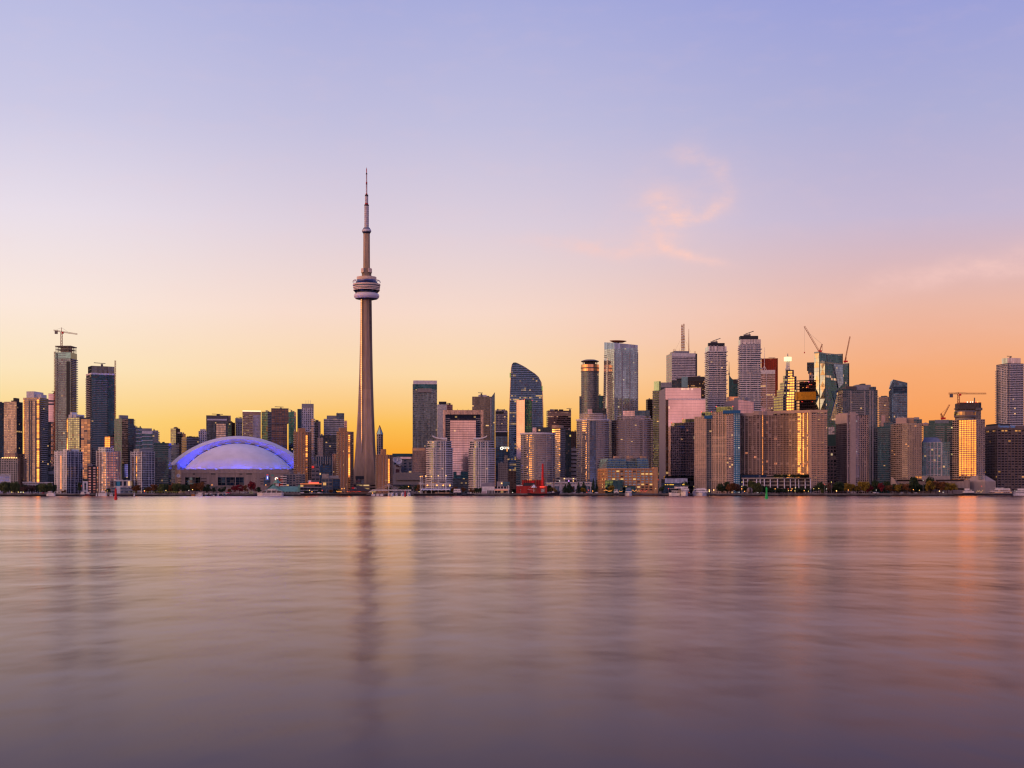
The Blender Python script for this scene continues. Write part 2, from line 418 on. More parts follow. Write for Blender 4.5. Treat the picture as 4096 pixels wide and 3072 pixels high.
# ------------------------------------------------------------------ a building on its plot
class Bld:
    """front-left corner seen at xc at distance Y; front wall runs to x1, side wall back to x0; local x along the front, y back, z up"""
    def __init__(s, name, label, k, x0, xc, x1, yt, Y, cat='tower', group=None, phi=None, dep=None):
        s.k = k
        t0, tcn, t1 = tx(k, x0), tx(k, xc), tx(k, x1)
        al = atan(tcn); L_, R_ = tcn - t0, t1 - tcn
        if phi is None:
            phi = 0.0 if L_ < 1e-5 else min(max(atan2(L_, R_), radians(12)), radians(78))
        else: phi = radians(phi)
        s.th = phi - al; s.c, s.s = cos(s.th), sin(s.th)
        s.C = (tcn * Y, Y)
        s.W = (t1 * Y - s.C[0]) / (s.c - t1 * s.s)
        s.D = (s.C[0] - t0 * Y) / (s.s + t0 * s.c) if L_ > 1e-5 else (dep or min(s.W, 34))
        if dep and L_ > 1e-5 and phi == 0: s.D = dep
        s.H = s.Z(yt)
        s.root = empty(name, (s.C[0], s.C[1], GZ), s.th)
        tag(s.root, label, cat, group)
        s.out = [(0, 0), (s.W, 0)]
        s.rnd = random.Random(label)
    def U(s, x, v=0.0):
        t = tx(s.k, x)
        return (t * (s.C[1] + v * s.c) - s.C[0] + v * s.s) / (s.c - t * s.s)
    def Z(s, y, u=0.0, v=0.0):
        return EYE + ty(s.k, y) * (s.C[1] + u * s.s + v * s.c) - GZ
    def rect(s): return [(0, 0), (s.W, 0), (s.W, s.D), (0, s.D)]
    def body(s, front, side=None, right=None, top=None, units=True, name='facade', H=None):
        side = side or front; right = right or side
        MB().prism(s.rect(), 0, H or s.H, (front, right, front, side), top).obj(name, s.root)
        if units: s.units()
        return s
    def shape(s, outline, mat, dep=None, H=None, name='facade', fit=False, units=True, z0=0.0, side=None, top=None):
        """plan from an open front outline (left to right), closed straight at the back"""
        s.out = outline
        D = dep or s.D; s.D = max(D, s.D)
        mats = [mat] * (len(outline) - 1) + [side or mat] * 3
        pts = list(outline) + [(outline[-1][0], D), (outline[0][0], D)]
        MB().prism(pts, z0, H or s.H, mats, top, fit=fit).obj(name, s.root)
        if units: s.units()
        return s
    def drum(s, ratio=.45, a=82, n=22):
        """a bowed front outline between the side lines"""
        r = s.W / 2 / sin(radians(a)); o = []
        for i in range(n + 1):
            t = radians(-a + 2 * a * i / n)
            o.append((s.W / 2 + r * sin(t), ratio * s.W * (1 - (cos(t) - cos(radians(a))) / (1 - cos(radians(a))))))
        return o
    def units(s, n=None, H=None):
        H = H or s.H
        mb_n = n if n is not None else s.rnd.choice((2, 3, 3))
        for i in range(mb_n):
            w, d, h = s.W * s.rnd.uniform(.07, .2), s.D * s.rnd.uniform(.1, .25), s.rnd.uniform(1.2, 3.2)
            x = s.rnd.uniform(.06, .92 - w / s.W) * s.W; y = s.D * s.rnd.uniform(.15, .6)
            MB().box(x, x + w, y, y + d, H, H + h, s.rnd.choice((GREY, CONC, DARK)), bottom=False).obj('roof_unit', s.root)
    def block(s, x0, x1, y0, y1=None, v0=2.0, v1=None, mat=None, name='penthouse', top=None):
        """a box seen between x0 and x1, from height y1 (default: the roof) up to y0"""
        u0, u1 = s.U(x0, v0), s.U(x1, v0)
        if u0 < 0:                                            # seen across the side wall too
            u0 = .3; t = tx(s.k, x0); v1 = v1 or min(s.D - .5, max(v0 + 4, (s.C[0] + u0 * s.c - t * (s.C[1] + u0 * s.s)) / (s.s + t * s.c)))
        u1 = min(u1, s.W + .5) if u1 < s.W + 3 else u1
        z1 = s.Z(y0, u0, v0); z0 = s.H if y1 is None else s.Z(y1, u0, v0)
        MB().box(u0, u1, v0, v1 or max(v0 + 4, s.D - 2), z0, z1, mat or CONC, top, bottom=True).obj(name, s.root)
        return s
    def balcony(s, outline=None, p=1.4, fl=3.0, z0=4.0, z1=None, t=1.0, mat=None, name='balcony', off=0.0):
        """one slab with its parapet per storey, each a part of its own"""
        o = outline or s.out; z1 = z1 or s.H - 1; n = int((z1 - z0) / fl)
        base = None
        for i in range(n + 1):
            z = z0 + i * fl + off
            if base is None:
                base = weld(MB().strip(o, p, -t * .35, t * .65, mat or SLABW).obj(name, s.root, (0, 0, z)))
            else:
                c = base.copy(); col.objects.link(c); c.location = (0, 0, z)
        return s
    def side(s): return [(0, s.D), (0, 0)]
    def right(s): return [(s.W, 0), (s.W, s.D)]
    def fins(s, x0, x1, n, w=.6, p=.6, z0=0.0, z1=None, mat=None, outline=None, name='pier_cladding'):
        """upright piers standing proud of the front"""
        m = MB(); u0, u1 = s.U(x0), s.U(x1)
        for i in range(n):
            u = u0 + (u1 - u0) * i / max(1, n - 1)
            m.box(u - w / 2, u + w / 2, -p, .05, z0, z1 or s.H, mat or LIGHT)
        m.obj(name, s.root)
        return s
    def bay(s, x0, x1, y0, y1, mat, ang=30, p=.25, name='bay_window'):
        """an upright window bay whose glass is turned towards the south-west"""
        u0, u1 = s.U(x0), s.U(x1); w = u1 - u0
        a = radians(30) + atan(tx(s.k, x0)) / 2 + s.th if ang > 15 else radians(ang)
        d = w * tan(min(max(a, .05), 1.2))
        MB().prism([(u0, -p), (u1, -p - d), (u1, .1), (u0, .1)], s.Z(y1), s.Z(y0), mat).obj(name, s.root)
        return s
    def sbay(s, f0, f1, z0, z1, mat, name='bay_window'):
        """the same on the left side wall, between fractions f0 (front) and f1 of its depth"""
        g = radians(90) - s.th - radians(30) - atan(s.C[0] / s.C[1]) / 2
        l = s.D * (f1 - f0); e = l * tan(min(max(g, -1.2), 1.2))
        a, b = (-.1 - max(e, 0), -.1 - max(-e, 0))
        MB().prism([(.1, s.D * f1), (a, s.D * f1), (b, s.D * f0), (.1, s.D * f0)], z0, z1, mat).obj(name, s.root)
        return s
    def mast(s, x, y0, y1, r=.3, mat=None, v=6.0, r1=None, name='mast', n=6):
        u = s.U(x, v)
        MB().tube((u, v, s.Z(y1, u, v)), (u, v, s.Z(y0, u, v)), r, mat or STEEL, n, r1).obj(name, s.root)
        return s
    def rig(s, x0, x1, y, v=6.0, h=None, mat=None):
        """a window-washing rig parked on the roof"""
        ua, ub = s.U(x0, v), s.U(x1, v); um = ua + (ub - ua) * .7; z = s.Z(y, um, v)
        m = MB().tube((um, v, min(s.H, z - 1)), (um, v, z), .6, mat or STEEL).tube((ua, v, z + .2), (ub, v, z - .2), .55, mat or STEEL)
        m.box(um - 1.6, um + 1.6, v - 1.2, v + 1.2, min(s.H, z - 1) - .1, z - 1.6, mat or STEEL)
        m.obj('roof_rig', s.root)
        return s
    def text(s, body, x, y, h, mat, v=-.35, name='sign_lettering', bold=.03, sx=1.0, w=None):
        c = bpy.data.curves.new(name, 'FONT'); c.body = body; c.size = h; c.extrude = .08; c.offset = bold
        c.materials.append(mat)
        o = bpy.data.objects.new(name, c); col.objects.link(o); o.parent = s.root
        u = s.U(x, v)
        bpy.context.view_layer.update()
        me = bpy.data.meshes.new_from_object(o.evaluated_get(bpy.context.evaluated_depsgraph_get()))
        bpy.data.objects.remove(o); o = bpy.data.objects.new(name, me); col.objects.link(o); o.parent = s.root
        o.location = (u, v, s.Z(y, u, v)); o.rotation_euler = (radians(90), 0, 0); o.scale = (sx, 1, 1)
        return s
# ------------------------------------------------------------------ the setting: harbour water, quay, land
wm = bpy.data.materials.new('harbour_water'); wm.use_nodes = True
n = NT(wm.node_tree); b = wm.node_tree.nodes['Principled BSDF']
out = wm.node_tree.nodes['Material Output']
wm.node_tree.nodes.remove(b)
t = n.node('ShaderNodeTexCoord').outputs['Object']
na = n.noise(n.vm('MULTIPLY', t, (.36, .19, 1)), 1.0, 2.0, .45)
nb = n.noise(n.vm('MULTIPLY', t, (1.3, .60, 1)), 1.0, 1.0, .4)
nc = n.noise(n.vm('MULTIPLY', t, (.020, .034, 1)), 1.0, 3.0, .5)
bp = n.node('ShaderNodeBump'); bp.inputs['Strength'].default_value = 1.0; bp.inputs['Distance'].default_value = 1.0
n.put(bp.inputs['Height'], n.m('ADD', n.m('ADD', n.m('MULTIPLY', na, .075), n.m('MULTIPLY', nb, .012)), n.m('MULTIPLY', nc, .38)))
gls = n.node('ShaderNodeBsdfGlossy', distribution='BECKMANN')
n.put(gls.inputs['Color'], (1.0, .85, .87)); n.put(gls.inputs['Roughness'], n.rng(nc, .3, .7, .195, .24)); n.put(gls.inputs['Normal'], bp.outputs[0])
dif = n.node('ShaderNodeBsdfDiffuse'); n.put(dif.inputs['Color'], (.034, .027, .050))
fr = n.node('ShaderNodeFresnel'); fr.inputs['IOR'].default_value = 1.33          # a rough surface reflects a little less than a flat one
mx = n.node('ShaderNodeMixShader'); n.put(mx.inputs[0], n.m('MINIMUM', n.m('MULTIPLY', n.m('POWER', fr.outputs[0], 1.9), 1.14), 1.0))
n.L(dif.outputs[0], mx.inputs[1]); n.L(gls.outputs[0], mx.inputs[2]); n.L(mx.outputs[0], out.inputs[0])
m = MB()
m.face([(-9000, -600, 0), (9000, -600, 0), (9000, 9000, 0), (-9000, 9000, 0)], wm)
w = m.obj('water'); w['kind'] = 'structure'

EARTH = solid('paving', (.075, .068, .062), .9, var=.35, scale=.02)
QUAY = solid('quay_concrete', (.20, .18, .165), .9, var=.4, scale=.15)
PILE = solid('sheet_piling', (.022, .021, .024), .8, var=.4, scale=.3)
m = MB()
m.face([(-3500, shore(-3500) + 8, GZ - .02), (3500, shore(3500) + 8, GZ - .02), (3500, 9000, GZ - .02), (-3500, 9000, GZ - .02)], EARTH)
g = m.obj('ground'); g['kind'] = 'structure'
# quay wall: a run of lengths that step in and out, dark piling under a pale cope
m = MB(); x = -900.0; rq = random.Random(3)
pts = []
while x < 900:
    L_ = rq.uniform(28, 90); off = rq.choice((0, 0, 1.5, -2, -4)); pts += [(x, shore(x) + off), (x + L_, shore(x + L_) + off)]; x += L_
poly = pts + [(pts[-1][0], shore(pts[-1][0]) + 14), (pts[0][0], shore(pts[0][0]) + 14)]
m.prism(poly, -1.0, 1.35, PILE, top=PILE, fit=False)
m.prism([(a, b_ - .25) for a, b_ in pts] + poly[-2:], 1.35, GZ + .05, QUAY, top=QUAY, fit=False)
q = m.obj('quay'); q['kind'] = 'structure'
# a long timber pier finger at the right-hand basin and low breakwater cribs
def crib(label, k, x0, x1, Y, h, d, mat):
    m = MB().box(X(k, x0, Y), X(k, x1, Y), Y, Y + d, -1, h, mat)
    m2 = m.obj('jetty'); tag(m2, label, 'jetty')
crib('low dark timber jetty in front of the concrete hotel base', 'H', 1050, 1600, 1868, 2.2, 10, PILE)
crib('low dark jetty under the white masts of the canopy stage', 'D', 520, 1190, 1752, 2.6, 9, PILE)
crib('dark jetty below the dark gabled tavern', 'C', 770, 1900, 1720, 2.7, 8, PILE)

# ------------------------------------------------------------------ the broadcast tower
TY = 2327.0
def tz(v, y): return Z(v, y, TY)
TS = TY / F
TX = X('t', 294, TY)
root = empty('observation_tower', (TX, TY, GZ))
tag(root, 'very tall concrete observation tower with round pod and needle antenna, tallest thing in view', 'tower')
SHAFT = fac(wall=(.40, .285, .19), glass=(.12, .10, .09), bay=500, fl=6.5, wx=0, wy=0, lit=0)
SHAFT_SHADE = fac(wall=(.25, .19, .15), glass=(.12, .10, .09), bay=500, fl=6.5, wx=0, wy=0, lit=0)  # darker copy of the shaft concrete: shade of turned-away faces put into colour
LIFT = fac(wall=(.35, .24, .14), glass=(.62, .50, .36), bay=3.0, fl=3.1, wx=.85, wy=.7, lit=0, tilt=.01, var=.2)  # brighter gold copy of the lift glass, with the sunset reflection tinted in
LIFT_SHADE = fac(wall=(.08, .07, .07), glass=(.12, .11, .12), bay=2.5, fl=3.1, wx=.8, wy=.7, lit=0.0)  # the same lift glass tinted dark, without the reflected glow
def loft(mb, rings, mat, close=True):
    n_ = len(rings[0])
    for a, b_ in zip(rings, rings[1:]):
        for i in range(n_):
            j = (i + 1) % n_
            mt = mat[i] if isinstance(mat, list) else mat
            mb.face([a[i], a[j], b_[j], b_[i]], mt, [(i * 7, a[i][2]), (i * 7 + 7, a[j][2]), (i * 7 + 7, b_[j][2]), (i * 7, b_[i][2])])
    mb.face(list(reversed(rings[0])), CONC); mb.face(rings[-1], CONC)
FIN = [radians(200), radians(320), radians(80)]
def section(z, L, th, rc):
    P = []
    for i, a in enumerate(FIN):
        d = (cos(a), sin(a)); pr = (-sin(a), cos(a))
        a0, a1 = a - radians(45), a + radians(45)
        P += [(rc * cos(a0), rc * sin(a0), z), (d[0] * L - pr[0] * th / 2, d[1] * L - pr[1] * th / 2, z), (d[0] * L + pr[0] * th / 2, d[1] * L + pr[1] * th / 2, z), (rc * cos(a1), rc * sin(a1), z)]
    return P
zb = tz('p', 1440) - GZ
hs = [(0, 25.5), (.04, 24.4), (.12, 21.6), (.25, 18.0), (.42, 14.6), (.6, 12.2), (.8, 10.6), (1.0, 9.6)]
m = MB(); loft(m, [section(zb * f, L, 6.4 - 1.0 * f, 8.3) for f, L in hs], [SHAFT, SHAFT, SHAFT, SHAFT, SHAFT_SHADE, SHAFT_SHADE, SHAFT, SHAFT_SHADE, SHAFT, SHAFT, SHAFT, SHAFT]); m.obj('shaft', root)
# lift glazing in the two front re-entrant corners
for xx, yy, w_, ang, mt, zl, zt_ in ((-7.6, -7.2, 3.4, -34, LIFT, .21, .998), (6.6, -7.4, 3.2, 34, LIFT_SHADE, .02, .998)):
    a = radians(ang); c_, s_ = cos(a), sin(a)
    pr = [(xx + c_ * u - s_ * v, yy + s_ * u + c_ * v) for u, v in ((-w_ / 2, -1.0), (w_ / 2, -1.0), (w_ / 2, 3.2), (-w_ / 2, 3.2))]
    MB().prism(pr, zb * zl, zb * zt_, mt).obj('lift_glazing', root)
# pod
def pz(y): return tz('p', y) - GZ
def pr(w): return w * .09646 * TS
CREAM = solid('pod_cream', (.80, .60, .47), .55)
PODG = fac(wall=(.05, .05, .07), glass=(.13, .14, .22), bay=3.2, fl=5.0, wx=.93, wy=.95, lit=.004)
PODB = solid('pod_blue', (.12, .12, .25), .25, .7)
RADOME = solid('radome', (.78, .70, .74), .45, var=.05)
m = MB().lathe([(pr(200), pz(1462)), (pr(455), pz(1405)), (pr(470), pz(1392)), (pr(500), pz(1360)), (pr(525), pz(1315)), (pr(527), pz(1270)), (pr(510), pz(1225)), (pr(480), pz(1190)), (pr(430), pz(1165))],
               [DARK, LIGHT] + [RADOME] * 6, 64)
m.obj('radome', root, smooth=True)
m = MB().lathe([(pr(450), pz(1165)), (pr(545), pz(1065))], PODG, 48); m.obj('lower_gallery_glazing', root)
m = MB()
for r_, ya, yb in ((548, 1066, 1036), (540, 1010, 975), (556, 955, 905), (570, 862, 800)):
    MB().lathe([(pr(r_ - 60), pz(ya)), (pr(r_), pz(ya)), (pr(r_), pz(yb)), (pr(r_ - 60), pz(yb))], CREAM, 64).obj('pod_ring', root)
m = MB().lathe([(pr(528), pz(1036)), (pr(528), pz(800))], PODG, 64); m.obj('pod_glazing', root)
m = MB().lathe([(pr(560), pz(800)), (pr(490), pz(772)), (pr(410), pz(690)), (pr(400), pz(600))], [DARK, PODG, PODB], 48); m.obj('upper_gallery', root)
m = MB().lathe([(pr(408), pz(625)), (pr(408), pz(505)), (pr(200), pz(500))], [CREAM, ROOF], 48); m.obj('pod_crown', root)
for sgn in (-1, 1):
    for i in range(7):
        m = MB()
        a = radians(-90 + sgn * (62 + i * 8)); r0 = pr(500)
        for j in range(6):
            b0, b1 = pi * j / 5.5 - .3, pi * (j + 1) / 5.5 - .3
            m.tube(((r0 + 3.0 * cos(b0)) * cos(a), (r0 + 3 * cos(b0)) * sin(a), pz(772) + 2.6 + 3.0 * sin(b0)), ((r0 + 3 * cos(b1)) * cos(a), (r0 + 3 * cos(b1)) * sin(a), pz(772) + 2.6 + 3.0 * sin(b1)), .28, LIGHT, 4)
        m.obj('walkway_hoop', root)
# upper shaft, skypod, antenna
def az_(y): return tz('t', y) - GZ
def ar(w): return w * .36184 * TS
def hexa(r, z, r0=0): return [(r * cos(radians(60 * i + r0)), r * sin(radians(60 * i + r0)), z) for i in range(6)]
m = MB(); loft(m, [hexa(ar(53), az_(1275), 8), hexa(ar(53), az_(1172), 8)], SHAFT_SHADE); m.obj('collar', root)
m = MB(); loft(m, [hexa(ar(37.5), az_(1180), 8), hexa(ar(36), az_(782), 8)], SHAFT); m.obj('upper_shaft', root)
for xa, xb in ((236, 276), (308, 352)):
    ua, ub = (xa - 294) * .36184 * TS, (xb - 294) * .36184 * TS
    m = MB().prism([(ua, -4.5), ((ua + ub) / 2 + (1.5 if ua < 0 else -1.5), -10.0), (ub, -6.5), (ub, 3), (ua, 3)], az_(1222), az_(1176), CREAM, bottom=True); m.obj('machine_box', root)
m = MB().lathe([(ar(35), az_(788)), (ar(47), az_(772)), (ar(51.5), az_(764)), (ar(51.5), az_(750)), (ar(47), az_(744)), (ar(34), az_(722)), (ar(25), az_(716))],
               [DARK, GREY, LIGHT, LIGHT, GREY, GREY], 40); m.obj('sky_pod', root)
ANT = solid('antenna_white', (.55, .50, .52), .6); ANTR = solid('antenna_red', (.45, .03, .05), .6)
prof = [(25, 718, 482, ANT), (26, 482, 467, DARK), (19, 467, 452, ANTR), (18, 452, 375, ANT), (19, 375, 357, DARK), (10, 357, 343, ANTR), (8, 343, 245, ANT), (8.5, 245, 233, DARK),
        (8.5, 233, 215, ANTR), (6.5, 215, 132, ANT), (8, 132, 118, DARK), (4.5, 118, 66, ANTR), (1.2, 66, 52, DARK)]
m = MB()
for r_, ya, yb, mt in prof:
    m.lathe([(0, az_(ya)), (ar(r_), az_(ya)), (ar(r_), az_(yb)), (0, az_(yb))], mt, 20)
m.obj('antenna', root)
m = MB()
for i in range(10):
    y = 700 - i * 22
    MB().lathe([(ar(25.8), az_(y)), (ar(25.8), az_(y - 2.5))], SLABG, 20).obj('antenna_band', root)
# low drum and plant house at the foot
B = Bld('entrance_pavilion', 'round concrete drum and dark red box at the foot of the observation tower', 3, 963, 963, 1033, 1418, 2270, 'building', dep=20)
MB().prism([(0, 0), (B.W * .55, 0), (B.W * .55, 14), (0, 14)], 0, B.Z(1445), fac(wall=(.25, .1, .08), glass=(.2, .2, .24), bay=4, fl=5, wx=.7, wy=.6)).obj('wall', B.root)
MB().lathe([(B.W * .27, 0), (B.W * .27, B.Z(1447)), (0, B.Z(1447))], CONC, 24, B.W * .74, 8).obj('drum', B.root)
MB().box(-1, B.W + .5, 2, 16, B.Z(1445) + .01, B.Z(1418), DARK).obj('roof_box', B.root)

# ------------------------------------------------------------------ the stadium
SY = 2180.0
def sx(x): return X('d', x, SY)
def sz(y): return Z('d', y, SY) - GZ
SC_ = SY / F * .27125
SX = sx(1150)
root = empty('domed_stadium', (SX, SY, GZ))
tag(root, 'white domed stadium with a blue-lit arched roof on a long concrete drum', 'stadium')
SHELL = solid('roof_membrane', (.88, .85, .90), .6, var=.07, scale=.06)
BASE = fac(wall=(.36, .28, .25), glass=(.05, .05, .06), bay=400, fl=3.6, wx=0, wy=0, lit=0)
PANEL = solid('stadium_panel', (.45, .37, .35), .8)
SWIN = fac(wall=(.16, .15, .15), glass=(.16, .20, .27), bay=6.0, fl=4.2, wx=.94, wy=.9, lit=.03, lits=.8)
def arc(i, n_, q):
    # height of a circular segment (rise / half-width = q) over its chord, 0..1
    x = cos(pi * i / n_); R_ = (1 + q * q) / (2 * q)
    return (sqrt(max(0, R_ * R_ - x * x)) - (R_ - q)) / q
def at_depth(p):
    k_ = 1 + p[1] / SY
    return ((p[0] + SX) * k_ - SX, p[1], (p[2] + GZ - EYE) * k_ + EYE - GZ)
def ell(hw, z0, rise, v, n_=64):
    return [at_depth(p) for p in [(hw * -cos(pi * i / n_), v, z0 + rise * arc(i, n_, rise / hw)) for i in range(n_ + 1)]]
zlip = sz(728)
hwD = 800 * SC_; riseD = sz(346) - zlip
m = MB(); NL = 14
rings = []
for j in range(NL + 1):
    a = pi / 2 * j / NL                              # 0 at the lip, 90 deg at the arch edge
    rings.append([at_depth(p) for p in [(hwD * -cos(pi * i / 64) , 62 - 58 * cos(a) * sin(pi * i / 64), zlip + riseD * sin(a) * arc(i, 64, riseD / hwD)) for i in range(65)]])
for a_, b_ in zip(rings, rings[1:]):
    for i in range(64):
        m.face([a_[i], a_[i + 1], b_[i + 1], b_[i]], SHELL)
m.obj('quarter_dome', root, smooth=True)
def band(name, c0, c1, mat):
    mm = MB()
    for i in range(64): mm.face([c0[i], c0[i + 1], c1[i + 1], c1[i]], mat)
    return mm.obj(name, root, smooth=True)
cA = ell(hwD * 1.0, zlip, riseD, 57.5); cA2 = ell(hwD * 1.012, zlip + .3, riseD + 1.3, 57.4); cF = ell(hwD * 1.005, zlip + .3, riseD + .5, 62)
cB = ell(948 * SC_, sz(668), sz(280) - sz(668), 60.5)
cC = ell(1004 * SC_, sz(650), sz(236) - sz(650), 82); cD = ell(1004 * SC_, sz(650), sz(236) - sz(650), 150)
band('arch_gasket_trim', cA, cA2, DARK)
band('arch_fascia', cF, cB, solid('fascia_blue_wash', (.42, .42, .58), .6, var=.08, scale=.1))  # blue of the floodlight wash is partly put into the cladding colour
band('arch_edge', cB, cC, solid('roof_edge', (.80, .74, .78), .65, var=.08, scale=.1))
band('roof_vault', cC, cD, SHELL)
# blue floodlight strips that wash the roof
BLUE = lamp('blue_floodlight', (.02, .06, 1.0), 60.0)
BLUE2 = lamp('blue_floodlight_soft', (.03, .06, 1.0), 22.0)
def ribbon(name, pts, mat, w):
    mm = MB()
    for p0, p1 in zip(pts, pts[1:]): mm.face([(p0[0], p0[1], p0[2]), (p1[0], p1[1], p1[2]), (p1[0], p1[1] + w * .5, p1[2] + w), (p0[0], p0[1] + w * .5, p0[2] + w)], mat)
    return mm.obj(name, root)
def flood(name, p, e, w, aim):
    l_ = bpy.data.lights.new(name, 'AREA'); l_.energy = e; l_.color = (.045, .075, 1.0); l_.shape = 'RECTANGLE'; l_.size = w; l_.size_y = .5; l_.spread = radians(150)
    o_ = bpy.data.objects.new(name, l_); col.objects.link(o_); o_.parent = root; o_.location = p; o_.rotation_euler = Vector(aim).to_track_quat('-Z', 'Y').to_euler()
for i in range(5, 61, 5):                                # blue floodlights in the gutter at the foot of the dome
    p = rings[0][i]; flood('blue_floodlight', (p[0] * 1.005, p[1] - 5.5, p[2] + .3), 11000, 12, (0, .75, .65))
for i in range(4, 62, 4):                                # and along the seam below the arch
    p = cA[i]; flood('blue_floodlight', (p[0], p[1] - 1.2, p[2] + .9), 14000, 10, (-p[0] * .002, .35, .94))
mm = MB(); lp = [(p[0] * 1.01, p[1] - 6.2, p[2]) for p in rings[0][2:63]]
for p0, p1 in zip(lp, lp[1:]): mm.face([p0, p1, (p1[0], p1[1], p1[2] + .9), (p0[0], p0[1], p0[2] + .9)], CONC)
mm.obj('roof_gutter', root)
# end pier of the arch and its white stair box
for x0, x1 in ((150, 372), (1928, 2150)):
    u0, u1 = sx(x0) - SX, sx(x1) - SX
    if x0 < 1000: P = [(u0, 70), (u1 - 4, 54), (u1, 60), (u1, 90), (u0, 90)]
    else: P = [(u0, 60), (u0 + 4, 54), (u1, 70), (u1, 90), (u0, 90)]
    MB().prism(P, sz(730), sz(668), solid('pier_grey', (.30, .29, .33), .7)).obj('arch_pier', root)
# concrete drum
u = lambda x: sx(x) - SX
PL = [(u(101), 52), (u(175), 40), (u(300), 2), (u(860), -6), (u(1440), -6), (u(1900), 2), (u(2025), 34), (u(2040), 60), (u(2040), 150), (u(101), 150)]
zt = sz(730)
tops = [sz(652), sz(652) - 2, zt, zt, zt, zt, zt, zt, zt, sz(652)]
MB().prism(PL, 0, zt, BASE, top=ROOF, fit=False).obj('drum_wall', root)
MB().prism([(u(101), 51.7), (u(160), 42), (u(215), 70), (u(215), 110), (u(101), 110)], zt, sz(655), BASE, top=ROOF, fit=False, pts1=[(u(101), 51.7), (u(150), 46), (u(170), 70), (u(170), 110), (u(101), 110)]).obj('corner_wall', root)
front = lambda x: (-6.0 if 860 <= x <= 1440 else (2 - 8 * (x - 300) / 560 if x < 860 else -6 + 8 * (x - 1440) / 460))
def fpanel(name, x0, x1, y0, y1, mat, p=.5):
    v0, v1 = front(x0) - p, front(x1) - p
    return MB().prism([(u(x0), v0), (u(x1), v1), (u(x1), v1 + p + 1.5), (u(x0), v0 + p + 1.5)], sz(y1), sz(y0), mat, top=mat, bottom=True, fit=False).obj(name, root)
fpanel('ledge', 300, 1895, 762, 770, PANEL, .9)
for xa, xb in ((340, 400), (415, 505), (525, 615), (635, 715), (735, 845), (862, 975), (990, 1110), (1125, 1245), (1262, 1380), (1400, 1520), (1700, 1880)):
    fpanel('cornice_panel', xa, xb, 771, 784, PANEL, .7)
for xa, xb, ya, yb in ((485, 520, 785, 810), (760, 830, 784, 808), (1185, 1225, 790, 812), (1285, 1365, 782, 808)):
    fpanel('louvre', xa, xb, ya, yb, solid('louvre_grey', (.16, .14, .14), .8), .25)
for xa, xb in ((368, 432), (440, 516), (524, 598), (866, 982), (990, 1118), (1128, 1250), (1536, 1632)):
    fpanel('window', xa, xb, 842, 966, SWIN, .22)
for xa, xb in ((433, 439), (517, 523), (983, 989), (1119, 1127)):
    fpanel('window_pier', xa, xb, 838, 970, PANEL, .6)
for xa in (262, 606, 1422):
    for i in range(3):
        fpanel('vent_slot', xa, xa + (52 if xa < 300 else 88 if xa < 700 else 108), 862 + i * 38, 872 + i * 38, DARK, .12)
fpanel('plinth', 640, 1895, 972, 985, PANEL, 1.6)
fpanel('sign_board', 1553, 1612, 776, 892, GREY, .6)
fpanel('red_sign', 1578, 1604, 802, 817, lamp('red_sign_light', (.9, .05, .03), .8), .75)
fpanel('blue_sign', 1578, 1604, 822, 880, lamp('blue_sign_light', (.08, .16, .8), 1.0), .75)
fpanel('sign_figure', 1587, 1595, 836, 866, CLW, .85)
MB().tube((0, 0, 0), (0, -1.2, 0), 1.0, GREY, 8).lathe([(3.0, .9), (2.2, .3), (.2, 0)], WHITE, 20).obj('satellite_dish', root, (u(272), front(300) - 1.6, sz(822))).rotation_euler = (radians(70), radians(25), 0)
MB().box(u(1840), u(1975), 84, 120, sz(470), sz(420), WHITE).box(u(1942), u(1968), 78, 90, sz(450), sz(366), WHITE).obj('roof_stair_box', root)
# ------------------------------------------------------------------ facades
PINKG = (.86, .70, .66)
G_GREY = fac(wall=(.30, .29, .30), glass=(.39, .44, .49), bay=3.2, fl=3.0, wx=.86, wy=.70, lit=.02, litrow=.0)
G_WARM = fac(wall=(.46, .37, .32), glass=(.49, .42, .40), bay=2.6, fl=2.9, wx=.84, wy=.72, lit=.02)
G_WARMD = fac(wall=(.20, .18, .18), glass=(.30, .28, .29), bay=3.4, fl=2.9, wx=.85, wy=.7, lit=.03)
G_DARK = fac(wall=(.07, .07, .08), glass=(.12, .14, .17), bay=3.0, fl=3.2, wx=.86, wy=.72, lit=.02, litrow=.01)
G_NAVY = fac(wall=(.05, .055, .07), glass=(.10, .13, .20), bay=3.0, fl=3.2, wx=.9, wy=.75, lit=.012)
G_BLUE = fac(wall=(.16, .18, .20), glass=(.26, .32, .42), bay=2.4, fl=3.2, wx=.9, wy=.78, lit=.012)
G_TEAL = fac(wall=(.12, .16, .17), glass=(.20, .32, .35), bay=2.6, fl=3.2, wx=.9, wy=.78, lit=.015)
G_TEALD = fac(wall=(.06, .09, .10), glass=(.10, .19, .21), bay=2.8, fl=3.0, wx=.86, wy=.76, lit=.02)
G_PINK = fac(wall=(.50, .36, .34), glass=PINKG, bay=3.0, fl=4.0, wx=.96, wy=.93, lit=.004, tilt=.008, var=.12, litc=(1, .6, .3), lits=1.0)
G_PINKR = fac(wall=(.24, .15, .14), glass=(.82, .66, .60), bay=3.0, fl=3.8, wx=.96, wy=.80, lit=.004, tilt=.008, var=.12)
CONDO = fac(wall=(.34, .32, .33), glass=(.30, .36, .44), bay=3.6, fl=2.9, wx=.84, wy=.74, lit=.025, sub=.05)
CONDOD = fac(wall=(.16, .16, .17), glass=(.17, .23, .30), bay=3.4, fl=2.9, wx=.86, wy=.76, lit=.03)
WGRID = fac(wall=(.60, .57, .61), glass=(.18, .19, .25), bay=3.5, fl=3.1, wx=.62, wy=.66, lit=.02)
WGRIDB = fac(wall=(.46, .46, .56), glass=(.26, .28, .40), bay=2.9, fl=3.1, wx=.84, wy=.82, lit=.01)
